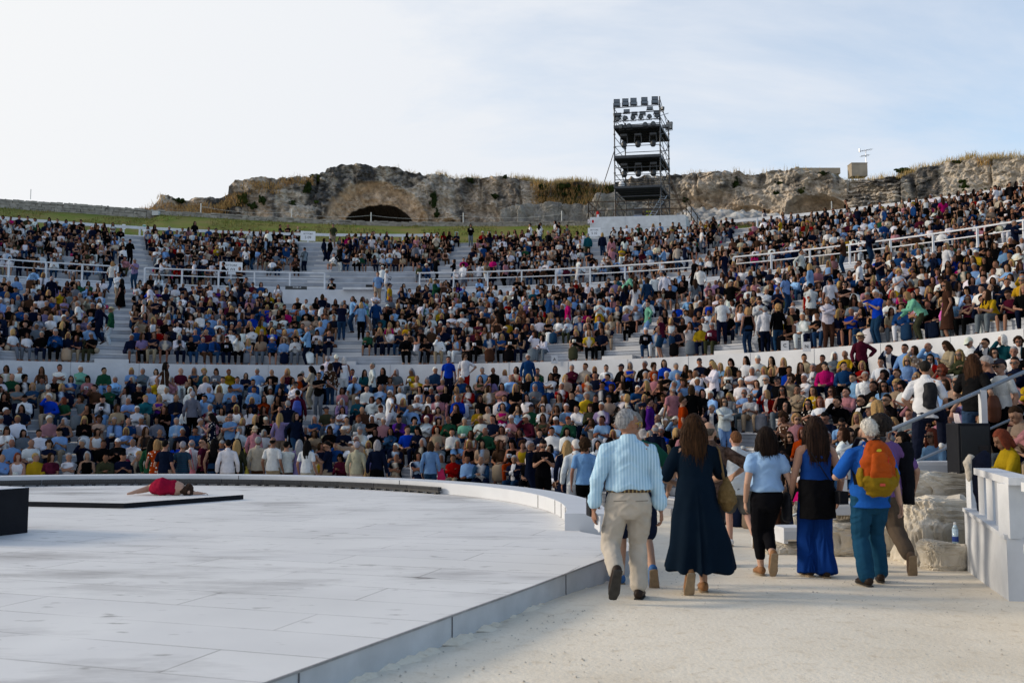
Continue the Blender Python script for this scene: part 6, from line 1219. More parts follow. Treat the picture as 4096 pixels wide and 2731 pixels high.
POSEW = {'s0': 'hands on knees', 's1': 'hands clasped', 's2': 'leaning forward', 's3': 'chin on hand', 's4': 'looking down', 's5': 'arms folded', 's6': 'turned aside', 's7': 'leaning back', 't0': 'standing', 't1': 'standing arms folded', 't2': 'walking', 't3': 'standing', 't4': 'bending over', 't5': 'standing head bowed', 't6': 'standing and pointing'}
TOPW = {'tee': 'top', 'shirt': 'long-sleeved shirt', 'vest': 'sleeveless top', 'dress': 'dress'}
def label_of(p):
    tw = ('flowered ' if p.pat == 'floral' else 'striped ' if p.pat == 'stripe' else '') + COLS[p.tc][0] + ' ' + TOPW[p.top]
    who = 'person in ' + tw + ('' if p.top == 'dress' else ' and ' + COLS[p.bc][0] + ' ' + p.bot)
    if p.pose[0] == 's' and p.tier: return [f'{who}, {ROWN[p.row]} row of {TIERN[p.tier]}', f'person in {tw}, {hair_words(p)}, {ROWN[p.row]} row of {TIERN[p.tier]}']
    if p.pose[0] == 's': return [f'{who}, {hair_words(p)}, {ROWN[p.row]} row', f'{who}, {hair_words(p)}, {POSEW[p.pose]}, {ROWN[p.row]} row']
    place = {0: 'behind the stage rim', 1: 'among the lowest seats', 2: 'among the middle seats', 3: 'among the highest seats', 4: 'on the top walkway', 5: 'in the control booth'}[p.tier]
    return [f'{who}, {hair_words(p)}, standing {place}' if POSEW[p.pose] == 'standing' else f'{who}, {hair_words(p)}, {POSEW[p.pose]} {place}', f'{who}, {hair_words(p)}, {place}', f'person in {tw} standing {place}, {hair_words(p)}']
def make_individual(p):
    T = TPL[p.pose]; b = link('person', T['body']); b.location = (p.x, p.y, p.z); b.rotation_euler = (0, 0, p.rz); b.scale = (p.s * p.w, p.s, p.s); b.color = (*jit(p.skin, .12), 1)
    for tries in range(60):
        ls = [l for l in label_of(p) if len(l.replace(',', '').split()) <= 16 and l not in SEEN_LABEL]
        if ls: break
        if tries % 2: p.bc = rng.choice(['nv', 'k', 'dn', 'be', 'w', 'gy', 'br', 'cr', 'ol', 'bd'])
        else: p.pose = rng.choice([q for q in POSES if q[0] == p.pose[0]]); b.data = TPL[p.pose]['body']; T = TPL[p.pose]
    lab = ls[0]; SEEN_LABEL.add(lab); tag(b, lab, 'person', 'audience seated on the white steps' if p.pose[0] == 's' else 'people standing among the audience')
    MT = {'floral': M_floral, 'stripe': M_striped}.get(p.pat)
    if MT is None and p.top == 'shirt' and p.pose[0] == 's' and max(COLS[p.tc][1]) < .35 and rng.random() < .45: MT = M_open
    def part(nm, me, c, M=None, m2=None):
        o = link(nm, me, b); o.color = (*c, 1)
        if M is not None: o.matrix_local = M
        if m2 is not None: o.material_slots[0].link = 'OBJECT'; o.material_slots[0].material = m2
        return o
    part(p.top if p.top != 'dress' or p.pose[0] == 't' else 'shirt', T.get(p.top, T['shirt']), jit(rgb_of(p.tc)), m2=MT)
    if p.top != 'dress': part(p.bot, T[p.bot], jit(rgb_of(p.bc)))
    H = T['H']; hs = p.hair
    if hs in ('cap', 'hat'):
        part('hair', TPL['hair']['short'], jit(HC[p.hc if p.hc != 'y' else 'd'][1]), H); part(hs, TPL['hair'][hs], jit(rgb_of(p.capc) if getattr(p, 'capc', None) else {'W': (.6, .58, .53), 'g': (.45, .43, .38)}.get(p.hc, (.02, .022, .03)) if hs == 'cap' else (.5, .4, .26)), H)
    else: part('hair', TPL['hair'][hs], jit(HC[p.hc][1]), H)
    if p.shades: o = link('sunglasses', TPL['shades'], b); o.matrix_local = H
    if p.bag: carried(p)
CARRY = {}
def carried(p):
    nm, c = BAGC[p.bag]; c_, s_ = math.cos(p.rz), math.sin(p.rz); L = lambda x, y, z: Vector((p.x + x * c_ - y * s_, p.y + x * s_ + y * c_, p.z + z))
    kind = 'rucksack' if 'rucksack' in nm else 'cloth' if nm in ('crimson jacket', 'red cloth') else 'shoulder_bag'
    m = objmat('bag_' + p.bag, .8, .3, 12, .4, 40); e = empty(kind if kind != 'cloth' else 'folded_' + nm.split()[1], L(.27, .02, .75) if kind != 'rucksack' else L(0, -.19, 1.12), p.rz)
    tag(e, nm + (' carried by the person in ' + COLS[p.tc][0] + ' ' + TOPW[p.top] if kind != 'cloth' else ' held by the person in ' + COLS[p.tc][0]) + {0: ' behind the rim', 1: ' on the low steps', 2: ' on the middle steps', 3: ' on the high steps'}.get(p.tier, ''), 'bag' if kind != 'cloth' else 'cloth')
    if kind == 'rucksack': me = fuse('pack', [tube([(0, 0, -.2), (0, -.02, 0), (0, 0, .2)], [(.15, .09), (.16, .11), (.12, .07)], n=14)], .015, 2)
    elif kind == 'cloth': me = fuse('cloth_body', [tube([(0, 0, .12), (.02, 0, -.08), (-.02, .02, -.42)], [(.08, .04), (.12, .06), (.09, .05)], n=14)], .014, 1, None, lambda co: .014 * fbm(co * 14, 2, 5))
    else: me = fuse('bag_body', [tube([(0, 0, -.16), (0, 0, -.02), (0, 0, .12)], [(.06, .17), (.07, .19), (.03, .13)], n=14)], .014, 2, None, lambda co: .008 * fbm(co * 12, 2, 6))
    me.materials.append(m); o = link('bag_body' if kind != 'cloth' else 'fabric', me, e); o.color = (*c, 1)
    if kind == 'shoulder_bag': q = MB(); q.beam((0, .1, .1), (-.08, .03, .66), .02, .008); q.beam((0, -.1, .1), (-.08, -.03, .66), .02, .008); o = q.build('strap', m, e); o.color = (*c, 1)
def isTop(v, t, p): return v is t.get(p.top, t['shirt'])[0]
def crowd():
    vis = [p for p in PEOPLE if -60 < p.px < 4156 and -50 < p.py < 2731]
    # hidden behind the nearby walkers: leave those to the mass
    HID = [(2330, 1640, 2640, 2390), (2650, 1640, 2880, 2350), (2960, 1720, 3120, 2270), (3150, 1680, 3330, 2280), (3370, 1670, 3590, 2300)]
    def key(p):
        k = 1.0 / p.d
        if p.pose[0] == 't': k *= 1.9
        if any(a + 40 < p.px < c - 40 and b + 60 < p.py < d for a, b, c, d in HID): k *= .1
        return -k
    vis.sort(key=key); ind = vis[:288]; rest = [p for p in vis[288:] if p.d > 8] + [p for p in PEOPLE if not (-60 < p.px < 4156 and -50 < p.py < 2731) and p.d > 8]
    for p in ind: make_individual(p)
    V = []; T = []; C = []; n = 0
    for p in rest:
        t = TPL[p.pose]['lo']; hs = p.hair; parts = [(t['body'], p.skin, False)]
        parts.append((t.get(p.top, t['shirt']), rgb_of(p.tc), False)); parts.append((t['skirt' if p.top == 'dress' else p.bot], rgb_of(p.tc if p.top == 'dress' else p.bc), False))
        hcol = HC[p.hc][1]
        if hs in ('cap', 'hat'): hcol = rgb_of(p.capc) if getattr(p, 'capc', None) else (.55, .52, .46) if p.hc in 'WgB' else (.03, .03, .04)
        parts.append((TPL['hairlo'][hs], hcol, True)); c, s = math.cos(p.rz), math.sin(p.rz); Rm = np.array([[c, -s, 0], [s, c, 0], [0, 0, 1]]) @ np.diag([p.s * p.w, p.s, p.s]); H = np.array(TPL[p.pose]['H'])
        if p.pose in ('s4', 's1', 't5') and rng.random() < .45: q = MB(); q.box((0, .36, .80) if p.pose == 's4' else (.02, .36, .66) if p.pose == 's1' else (0, .32, 1.26), (.15, .02, .11), .2, None); parts.append(((np.array(q.v, np.float32), np.array([t_ for f_ in q.f for t_ in (f_[:3], (f_[0], f_[2], f_[3]))], np.int32)), rng.choice([(.6, .6, .6), (.6, .6, .6), (.01, .01, .012), (.4, .42, .5)]), False))
        if p.pose[0] == 's' and rng.random() < .3: v_, f_ = ball((rng.choice((-.28, .28)), .12, .52), (.10, .12, .12), None, 8, 6); parts.append(((np.array(v_, np.float32), np.array([t_ for g_ in f_ for t_ in ([g_[:3]] if len(g_) == 3 else [g_[:3], (g_[0], g_[2], g_[3])])], np.int32)), rng.choice([(.01, .01, .012), (.012, .014, .03), (.3, .25, .18), (.1, .05, .03), (.5, .48, .44), (.35, .03, .1)]), False))
        for (v, tri), colr, hd in parts:
            if hd: v = v @ H[:3, :3].T + H[:3, 3]
            cc = np.tile(np.array(jit(colr), np.float32), (len(v), 1))
            if isTop(v, t, p):
                k_ = rng.random()
                if k_ < .16: cc *= (1 + .75 * NR.uniform(-1, 1.4, (len(v), 1))).astype(np.float32)      # printed cloth
                elif k_ < .34: cc[(np.abs(v[:, 0]) < .07) & (v[:, 1] > .03)] = rng.choice([(.5, .5, .52), (.012, .012, .015), (.3, .4, .55), (.45, .40, .33)])   # open jacket, tie or bib
                elif k_ < .40: cc[(np.sin(v[:, 2] * 62) > .2)] *= .3           # stripes
            V.append(v @ Rm.T + (p.x, p.y, p.z)); T.append(tri + n); C.append(np.clip(cc, .002, .9)); n += len(v)
    m = mat('crowd_clothes', (1, 1, 1), 1.0, spec=.0, attr='tint', noise=.25, nscale=7, bump=.3, bscale=25)
    me = np_mesh('crowd', np.concatenate(V), np.concatenate(T), m, True); set_attr(me, 'tint', np.concatenate(C)); tag(link('crowd', me), 'dense mass of spectators filling the middle and highest seats', 'crowd', kind='stuff')
    print('people', len(vis), 'individual', len(ind), 'mass', len(rest), 'tris', sum(len(t) for t in T))
crowd()
# ================================================================ the walkers on the path
def strandy(me, n, ln):
    """loose locks lying on and lifting off the surface of a head of hair"""
    co = cos_of(me); N = len(co); nr = np.empty(N * 3, np.float32); me.vertex_normals.foreach_get('vector', nr); nr = nr.reshape(-1, 3); b = bmesh.new(); b.from_mesh(me); r = random.Random(N)
    for _ in range(n):
        i = r.randrange(N); p = Vector(co[i]); q = Vector(nr[i])
        if q.y > .5 or q.z < -.5: continue
        d = (Vector((r.gauss(0, .12), r.gauss(0, .10), -1)) if ln > .06 else Vector((r.gauss(0, .5), -.6 + r.gauss(0, .4), -.5))); d = (d - q * d.dot(q) * .9).normalized(); s = d.cross(q).normalized() * r.uniform(.0018, .0042); L = ln * r.uniform(.5, 1.3); lift = r.uniform(.0, .012); pr = None
        for k in range(4):
            t = k / 3; c = p + d * L * t + q * (.0025 + lift * t * t); w_ = 1 - .75 * t; e = (b.verts.new(c - s * w_), b.verts.new(c + s * w_))
            if pr: b.faces.new((pr[0], pr[1], e[1], e[0]))
            pr = e
    b.to_mesh(me); b.free(); me.polygons.foreach_set('use_smooth', [True] * len(me.polygons)); return me
def hair_len(length, width=1.0, amp=.005, flare=0.0, part=0.0, v=.008):
    """straight hair falling to `length` below the chin line"""
    V, F = ball((0, 0, 0), (1, 1, 1), None, 28, 20); out = []
    for q in V:
        k = .62 if (q.y > .30 and q.z < .42) else 1.0
        out.append(Vector((q.x * .084 * k, q.y * .104 * k - .014, q.z * .110 * k + .087)))
    zs = np.linspace(.14, -length, 6); back = [(0, -.04 - .035 * min(1, (.14 - z) / .15) - .012 * max(0, -z) / .1, z) for z in zs]
    r = [(.072, .05), (.094 * width, .056), (.102 * width, .053), (.104 * width + flare, .046), (.098 * width + flare, .036), (.072 * width + flare, .02)]
    parts = [(out, F), tube(back, r, n=16)]
    for s in (-1, 1): parts.append(tube([(s * .066, .0, .12), (s * .084 * width, .004, .04), (s * .092 * width, .004, -.06), (s * (.085 * width + flare), -.0, -length * .8)], [(.02, .04), (.022, .05), (.026, .046), (.016, .024)], n=12))
    return strandy(fuse('hair', parts, v, 1, None, lambda co: amp * noise3(co * np.array([85, 85, 7.]), 3) + amp * .6 * noise3(co * np.array([190, 190, 10.]), 8)), 700, .10)
def hero_mat(rgb, rough=.85, noise=.35, ns=6, bump=.45, bs=260, wave=None, rgb2=None): return mat('hero_cloth', rgb, rough, noise=noise, nscale=ns, bump=bump, bscale=bs, wave=wave, rgb2=rgb2, spec=.03)
def strands(rgb, rgb2):
    m = mat('hair_strands', rgb, .65, spec=.08); nt = m.node_tree; b = [n for n in nt.nodes if n.type == 'BSDF_PRINCIPLED'][0]; tc = nt.nodes.new('ShaderNodeTexCoord'); mp = nt.nodes.new('ShaderNodeMapping'); mp.inputs['Scale'].default_value = (90, 90, 5); nt.links.new(tc.outputs['Object'], mp.inputs[0]); n = nt.nodes.new('ShaderNodeTexNoise'); n.inputs['Scale'].default_value = 1; n.inputs['Detail'].default_value = 3; nt.links.new(mp.outputs[0], n.inputs['Vector'])
    cr = nt.nodes.new('ShaderNodeValToRGB'); cr.color_ramp.elements[0].position = .35; cr.color_ramp.elements[1].position = .7; cr.color_ramp.elements[0].color = (*rgb, 1); cr.color_ramp.elements[1].color = (*rgb2, 1); nt.links.new(n.outputs[0], cr.inputs[0]); nt.links.new(cr.outputs[0], b.inputs['Base Color']); bp = nt.nodes.new('ShaderNodeBump'); bp.inputs['Strength'].default_value = .5; bp.inputs['Distance'].default_value = .01; nt.links.new(n.outputs[0], bp.inputs['Height']); nt.links.new(bp.outputs[0], b.inputs['Normal']); return m
def shoe_parts(D, i, P, grow=.007):
    fd = Vector(P.get('toes', [(-.12, 1, 0), (.12, 1, 0)])[i]).normalized(); up = Vector(P.get('fup', [(0, 0, 1)] * 2)[i]).normalized(); a = D['an'][i]; g = grow
    upper = [tube([a - fd * .05 - up * .035, a + fd * .03 - up * .032, a + fd * .12 - up * .05, a + fd * .19 - up * .062], [(.036 + g, .042 + g * .6), (.04 + g, .044 + g * .6), (.047 + g, .028 + g), (.036 + g, .017 + g)], fd.cross(up), 14)]
    s = fd.cross(up); sole = tube([a - fd * .07 - up * .083, a + fd * .06 - up * .083, a + fd * .15 - up * .083, a + fd * .22 - up * .08], [(.036 + g, .010), (.04 + g, .010), (.047 + g, .010), (.03 + g, .009)], s, 14)
    return upper, sole
def WR(a=.007, s=1):
    def f(co):
        u = co[:, 2] + .6 * np.abs(co[:, 0]); q = np.stack([co[:, 0] * 6, co[:, 1] * 6, u * 17], 1); n = 1 - np.abs(noise3(q, 31 + s)) * 2
        return a * (.55 * n + .7 * noise3(co * np.array([8, 8, 6.]), 71 + s) + .3 * noise3(co * np.array([26, 26, 20.]), 75 + s))
    return f
def walker(x, y, P, label, skin, hair_me, hair_m, clothes, scale=1.0, shoes=None, rz=0.0, z=None, mask_shoe=None):
    """clothes: function(D) -> list of (part name, pieces, material, displacement or None)"""
    D = figure(P, True); me = skin_mask(fuse('body', D['body'], .0075, 2), D, mask_shoe); me.materials.append(M_skin); b = link('person', me); b.location = (x, y, ground_z(x, y) if z is None else z); b.rotation_euler = (0, 0, rz); b.scale = (scale,) * 3; b.color = (*skin, 1)
    tag(b, label, 'person', 'people walking along the path')
    for nm, pieces, m, dp in clothes(D):
        q = fuse(nm, pieces, .0085, 9, None, dp); q.materials.append(m); link(nm, q, b)
    if hair_me is not None:
        if not hair_me.materials: hair_me.materials.append(hair_m)
        h = link('hair', hair_me, b); h.matrix_local = D['Hm']
    if shoes:
        for i in (0, 1):
            u, s = shoe_parts(D, i, P); q = fuse('shoe', u, .007, 2); q.materials.append(shoes[0]); sh = link('shoe', q, b); q = fuse('sole', [s], .006, 1); q.materials.append(shoes[1]); link('sole', q, sh)
    bpy.context.view_layer.update(); return b, D
def bag_thing(name, label, cat, M, parts):
    e = empty(name); e.matrix_world = M; tag(e, label, cat)
    for nm, me, m in parts: me.materials.append(m); link(nm, me, e)
    return e
M_shoe_d, M_sole_d, M_sole_l, M_shoe_w, M_tan = mat('dark_leather', (.03, .02, .016), .5, noise=.4, nscale=10), mat('sole_dark', (.06, .055, .05), .8, noise=.6, nscale=20), mat('sole_tan', (.30, .22, .14), .8, noise=.4, nscale=20), mat('white_trainer', (.6, .61, .62), .6), mat('tan_leather', (.26, .13, .06), .6, noise=.4, nscale=12)
SK1, SK2, SK3 = (.27, .135, .085), (.40, .235, .16), (.45, .27, .19)
def heroes():
    # 1 grey-haired man, pale blue striped shirt, beige trousers
    m_sh = hero_mat((.37, .58, .75), wave=('X', 11.5, (.47, .66, .80), .45, .4)); m_tr = hero_mat((.50, .45, .385)); m_belt = mat('belt_weave', (.045, .028, .018), .6, wave=('X', 9, (.30, .22, .10), .62)); m_gl = mat('yellow_frames', (.45, .27, .02), .35)
    P = dict(w=1.07, belly=.02, yaw=-1.0, pitch=.02, lean=.02, hip=(0, 0, .91), feet=[(-.15, -.28, .29), (.09, .07, .09)], knee=[(-.08, 1, .1), (.1, 1, .1)], toes=[(-.12, .42, -.9), (.22, 1, 0)], fup=[(-.05, -.9, -.3), (0, 0, 1)], hands=[(-.31, .0, .80), (.30, .05, .74)], elbow=[(-.7, -.7, 0), (.6, -.8, 0)], palm=[(1, .2, 0), (-1, .2, 0)], curl=1.7)
    P['fup'][0] = (-.02, .9, .42)
    def cl(D): return [('shirt', D['top']([1.72, 1.74], .05, .022, cuff=.066, tuck=True, collar=True), m_sh, WR(.013)), ('trousers', D['trousers'](1.93, .02, .07), m_tr, WR(.013, 4)), ('belt', [tube([D['Pm'] @ Vector((0, 0, .042)), D['Pm'] @ Vector((0, 0, .075))], [(.202, .165), (.200, .163)], D['X'], 30, False)], m_belt, None)]
    b, D = walker(1.085, 9.38, P, 'grey-haired person in pale blue striped shirt, woven belt and beige trousers', SK1, strandy(hair_shape('short', .008), 500, .035), strands((.16, .16, .165), (.42, .42, .43)), cl, 1.045, (M_shoe_d, M_sole_d))
    g = MB()
    for s in (-1, 1):
        for k in range(10): a, c = 6.283 * k / 10, 6.283 * (k + 1) / 10; g.rod((s * .034 + .026 * math.cos(a), .103, .066 + .02 * math.sin(a)), (s * .034 + .026 * math.cos(c), .103, .066 + .02 * math.sin(c)), .003, 5)
        g.rod((s * .06, .1, .07), (s * .082, -.005, .068), .003, 5)
    g.rod((-.008, .104, .07), (.008, .104, .07), .003, 5); gm = g.mesh('glasses'); gm.materials.append(m_gl); o = link('glasses', gm, b); o.matrix_local = D['Hm']
    for s in (-1, 1):
        q = MB(); p_ = D['Pm'] @ Vector((s * .095, -.168, -.03)); q.beam(p_ + Vector((-.055, .008 if s < 0 else -.004, 0)), p_ + Vector((.055, -.004 if s < 0 else .008, .006)), .012, .008); pm = q.mesh('back_pocket'); pm.materials.append(mat('pocket_line', (.2, .18, .15), .9)); link('back_pocket', pm, b)
    w0 = b.matrix_world @ D['wri'][0]; q = MB(); q.box((0, 0, 0), (.012, .09, .15), M=Matrix.Rotation(.35, 4, 'X') @ Matrix.Rotation(.5, 4, 'Z')); q.box((.006, .02, -.03), (.008, .07, .12), M=Matrix.Rotation(.6, 4, 'X') @ Matrix.Rotation(.3, 4, 'Z')); o = q.build('folded_paper', mat('paper', (.62, .64, .68), .8), None, loc=w0 + Vector((.035, .0, -.12))); tag(o, 'folded white paper in the hand of the person in striped shirt', 'paper')
    # 2 woman in a long navy dress with a woven bag
    m_dr = hero_mat((.0048, .012, .024), .9, .4, 3)
    P = dict(w=.97, yaw=-.2, lean=.02, feet=[(-.10, -.20, .21), (.085, .08, .09)], toes=[(-.02, .5, -.85), (.1, 1, 0)], fup=[(0, .85, .5), (0, 0, 1)], hands=[(-.13, .27, 1.02), (.16, .33, 1.02)], elbow=[(-.8, -.6, -.3), (.8, -.5, -.3)], palm=[(0, 0, -1), (0, 0, -1)])
    def fold(co): f = np.clip((1.02 - co[:, 2]) / .75, 0, 1); a = np.arctan2(co[:, 0], co[:, 1] + .02); return f * (.020 * np.sin(a * 9 + 1.5 * noise3(co * np.array([2, 2, 1.5]), 3)) + .022 * noise3(np.stack([a * 2.5, co[:, 2] * 1.2, a * 0], 1), 5)) + .006 * fbm(co * 9, 2, 8) * (1 - f)
    def cl(D):
        sk = tube([D['Pm'] @ Vector((0, 0, .14)), D['Pm'] @ Vector((0, -.01, .05)), (0.0, -.03, .72), (.03, -.05, .48), (.03, -.04, .235)], [(.160, .130), (.18, .15), (.24, .205), (.29, .245), (.335, .285)], (1, 0, 0), 44, False)
        return [('dress', D['top'](.88, -.05, .022) + [sk], m_dr, fold)]
    b, D = walker(1.80, 9.92, P, 'person in a long navy dress with long brown hair', SK2, hair_len(.215, 1.12, .005), strands((.013, .006, .003), (.06, .027, .011)), cl, 1.025, (M_tan, M_sole_l))
    tm = b.matrix_world; wv = mat('woven_straw', (.235, .15, .06), .9, noise=.6, nscale=25, bump=1.0, bscale=120)
    body = fuse('bag_body', [tube([(0, 0, -.17), (0, 0, -.12), (0, 0, 0), (0, 0, .13)], [(.07, .11), (.11, .15), (.095, .13), (.03, .05)], n=20)], .009, 2, None, lambda co: .006 * noise3(co * np.array([30, 30, 60.]), 4))
    s = MB(); pts = [Vector((-.02, .02, .12)), Vector((-.05, .0, .30)), Vector((-.095, -.07, .47)), Vector((-.10, .02, .50)), Vector((-.08, .10, .40)), Vector((-.02, .05, .12))]
    for a, c in zip(pts[:-1], pts[1:]): s.rod(a, c, .011, 8)
    bag_thing('woven_bag', 'brown woven shoulder bag on the person in the long navy dress', 'bag', Matrix.Translation(tm @ Vector((.30, -.02, .965))) @ Matrix.Scale(.86, 4), [('bag_body', body, wv), ('strap', s.mesh('strap'), mat('strap_cord', (.17, .11, .05), .9))])
    # 3 man in green behind them
    P = dict(w=1.08, yaw=.1, feet=[(-.13, .05, .09), (.14, -.28, .18)], toes=[(0, 1, 0), (.1, .5, -.85)], fup=[(0, 0, 1), (0, .85, .5)], hands=[(-.36, .08, .86), (.36, .1, .92)], elbow=[(-.7, -.7, 0), (.7, -.6, 0)], curl=1.7)
    walker(1.28, 10.6, P, 'person in dark green top and navy shorts half hidden by striped shirt', SK2, hair_shape('short', .009), strands((.10, .09, .08), (.26, .24, .22)), lambda D: [('tee', D['top'](.75, -.1, .02), hero_mat((.012, .075, .05)), WR()), ('shorts', D['trousers'](.9, .03), hero_mat((.015, .022, .05)), WR(.006, 3))], 1.06, (mat('blue_trainer', (.04, .12, .3), .6), M_sole_l))
    q = MB(); q.box((0, 0, 0), (.07, .16, .2), .2); o = q.build('small_pouch', M_black, None, bevel=.02, loc=(1.2 - .37, 10.62, .72)); tag(o, 'small black pouch in the hand of the person in dark green', 'pouch')
    # 4 balding man in a dark flowered shirt
    P = dict(w=1.15, yaw=-.35, belly=.02, feet=[(-.11, .1, .09), (.11, -.12, .1)], hands=[(-.3, .15, .95), (.33, .16, 1.05)], elbow=[(-.7, -.6, 0), (.8, -.5, 0)])
    m_fl = hero_mat((.030, .018, .013), .85, 1, 22, rgb2=(.16, .10, .075))
    walker(2.47, 12.6, P, 'balding person in a dark brown flowered shirt behind the navy dress', SK2, hair_shape('bald', .009), strands((.05, .04, .03), (.13, .11, .09)), lambda D: [('shirt', D['top'](.85, -.14, .03, collar=True), m_fl, WR()), ('trousers', D['trousers'](1.93, .012), hero_mat((.03, .03, .035)), WR(.006, 2))], 1.05, (M_shoe_d, M_sole_d))
    # 5 man in white shirt and grey shorts
    P = dict(w=1.05, yaw=.0, feet=[(-.08, .12, .09), (.20, -.2, .17)], toes=[(0, 1, 0), (.15, .5, -.85)], fup=[(0, 0, 1), (0, .85, .5)], hands=[(-.24, .2, 1.0), (.28, .2, 1.05)], elbow=[(-.7, -.6, -.2), (.7, -.6, -.2)])
    walker(3.43, 15.4, P, 'person in loose white shirt and grey shorts with white trainers', (.42, .24, .18), hair_shape('short', .009), strands((.07, .028, .012), (.16, .07, .03)), lambda D: [('shirt', D['top'](.8, -.16, .035, collar=True), hero_mat((.56, .60, .63)), WR(.008)), ('shorts', D['trousers'](.82, .03), hero_mat((.10, .10, .095)), WR(.006, 3))], 1.03, (M_shoe_w, M_sole_l))
    # 6 woman in a light blue blouse and black trousers
    P = dict(w=.93, yaw=.12, feet=[(-.055, .12, .09), (.02, -.12, .25)], toes=[(-.05, 1, 0), (.02, .42, -.9)], fup=[(0, 0, 1), (0, .9, .42)], hands=[(-.235, .05, .84), (.23, .14, .90)], elbow=[(-.35, -1, 0), (.4, -1, 0)])
    b, D = walker(2.88, 11.4, P, 'person in light blue cap-sleeved blouse and slim black trousers', SK3, hair_len(.125, 1.08, .004), strands((.005, .0035, .003), (.024, .013, .009)), lambda D: [('blouse', D['top'](.42, .04, .026, tuck=True), hero_mat((.33, .52, .80)), WR(.009)), ('trousers', D['trousers'](1.72, .008, .1), hero_mat((.007, .007, .009)), WR(.005, 2))], .985, (M_tan, M_sole_l))
    bb = fuse('bag_body', [tube([(0, 0, -.15), (0, 0, 0), (0, 0, .12)], [(.05, .13), (.055, .15), (.03, .12)], n=16)], .01, 2); s = MB(); s.beam((0, .08, .1), (-.06, .05, .62), .018, .006); s.beam((0, -.1, .1), (-.06, -.07, .60), .018, .006); bag_thing('shoulder_bag', 'black shoulder bag on the person in light blue blouse', 'bag', Matrix.Translation(b.matrix_world @ Vector((.235, .03, .80))), [('bag_body', bb, M_black), ('strap', s.mesh('strap'), M_black)])
    # 7 woman in royal blue with a black jacket round the waist
    P = dict(w=.93, yaw=.05, feet=[(-.075, .08, .09), (.075, -.02, .09)], hands=[(-.25, .12, .83), (.27, .1, .84)], elbow=[(-.4, -1, 0), (.5, -1, 0)])
    m_rb = hero_mat((.008, .045, .21), .8, .3, 4); m_rb2 = hero_mat((.006, .036, .19), .85, .3, 4)
    def cl(D):
        jk = tube([D['Pm'] @ Vector((0, 0, .10)), D['Pm'] @ Vector((0, -.01, -.02)), (0, -.03, .78), (.0, -.03, .62)], [(.180, .148), (.190, .155), (.188, .152), (.190, .15)], (1, 0, 0), 26, False)
        legs = [tube([D['Pm'] @ Vector((0, 0, z)) for z in (-.085, 0, .06, .12)], [(.155, .125), (.185, .14), (.175, .132), (.163, .12)], D['X'], 18)] + [tube([D['hj'][i], D['hj'][i].lerp(D['kn'][i], .6), D['kn'][i].lerp(D['an'][i], .2), D['an'][i] + Vector((s * .015, 0, -.055))], [(.10, .105), (.10, .105), (.095, .10), (.105, .12)], (1, 0, 0), 22, False) for i, s in ((0, -1), (1, 1))]
        return [('top', D['top'](0, -.04, .012, .47, True), m_rb, WR(.007)), ('wide_trousers', legs, m_rb2, lambda co: np.clip((.8 - co[:, 2]) / .7, 0, 1) * .008 * np.sin(np.arctan2(co[:, 0] - .08 * np.sign(co[:, 0]), co[:, 1]) * 7) + .006 * fbm(co * 8, 2, 3)), ('tied_jacket', [jk], hero_mat((.006, .006, .007)), WR(.012, 6))]
    b, D = walker(3.41, 11.3, P, 'person in royal blue top and wide trousers with black jacket tied round waist', (.37, .20, .135), hair_len(.25, 1.14, .005), strands((.008, .0045, .0035), (.036, .017, .010)), cl, 1.05, (M_shoe_d, M_sole_l))
    q = MB(); q.box((0, 0, .0), (.10, .17, .14), .2); s = MB(); s.beam((-.02, .05, .06), (-.33, -.06, .50), .014, .006); bag_thing('crossbody_bag', 'small black crossbody bag on the person in royal blue', 'bag', Matrix.Translation(b.matrix_world @ Vector((.215, -.12, .845))), [('bag_body', q.mesh('bag_body'), M_black), ('strap', s.mesh('strap'), M_black)])
    # 8 white-haired man with the orange rucksack
    P = dict(w=1.01, belly=.012, yaw=.0, hip=(0, 0, .91), feet=[(-.09, -.10, .09), (.14, .16, .09)], toes=[(-.1, 1, 0), (.3, 1, 0)], hands=[(-.22, .24, 1.08), (.34, .08, .80)], elbow=[(-.8, -.7, -.5), (.5, -.9, 0)], curl=1.5)
    b, D = walker(3.78, 10.65, P, 'white-haired person in blue polo shirt and teal jeans wearing an orange rucksack', SK3, strandy(hair_shape('short', .008), 500, .035), strands((.42, .39, .34), (.72, .69, .64)), lambda D: [('polo_shirt', D['top'](.8, -.13, .03, collar=True), hero_mat((.015, .10, .42), .85, .3, 5), WR(.008)), ('jeans', D['trousers'](1.97, .018, .03, .014), hero_mat((.013, .062, .122), .9, .35, 5), WR(.010, 5))], 1.025, (M_shoe_d, M_sole_d))
    o_m, y_m = mat('orange_nylon', (.34, .055, .005), .7, noise=.35, nscale=9, bump=.4, bscale=22), mat('mustard_nylon', (.22, .135, .006), .7, noise=.35, nscale=9, bump=.4, bscale=22)
    wr = lambda co: .011 * (1 - 2 * np.abs(noise3(co * np.array([9, 9, 15.]), 51))) + .005 * fbm(co * 22, 2, 52)
    pk = fuse('main_pocket', [tube([(0, 0, -.23), (0, -.01, -.12), (0, -.015, .05), (0, .0, .2), (0, .02, .27)], [(.13, .07), (.175, .11), (.165, .11), (.125, .085), (.07, .05)], n=24)], .009, 2, None, wr)
    pf = fuse('front_pocket', [tube([(0, -.10, -.14), (0, -.115, -.02), (0, -.10, .14)], [(.10, .025), (.105, .03), (.07, .025)], n=18)], .008, 2, None, wr)
    py = fuse('base_panel', [tube([(0, -.012, -.26), (0, -.02, -.20), (0, -.02, -.135)], [(.135, .085), (.178, .118), (.182, .118)], n=24)], .009, 2, None, wr)
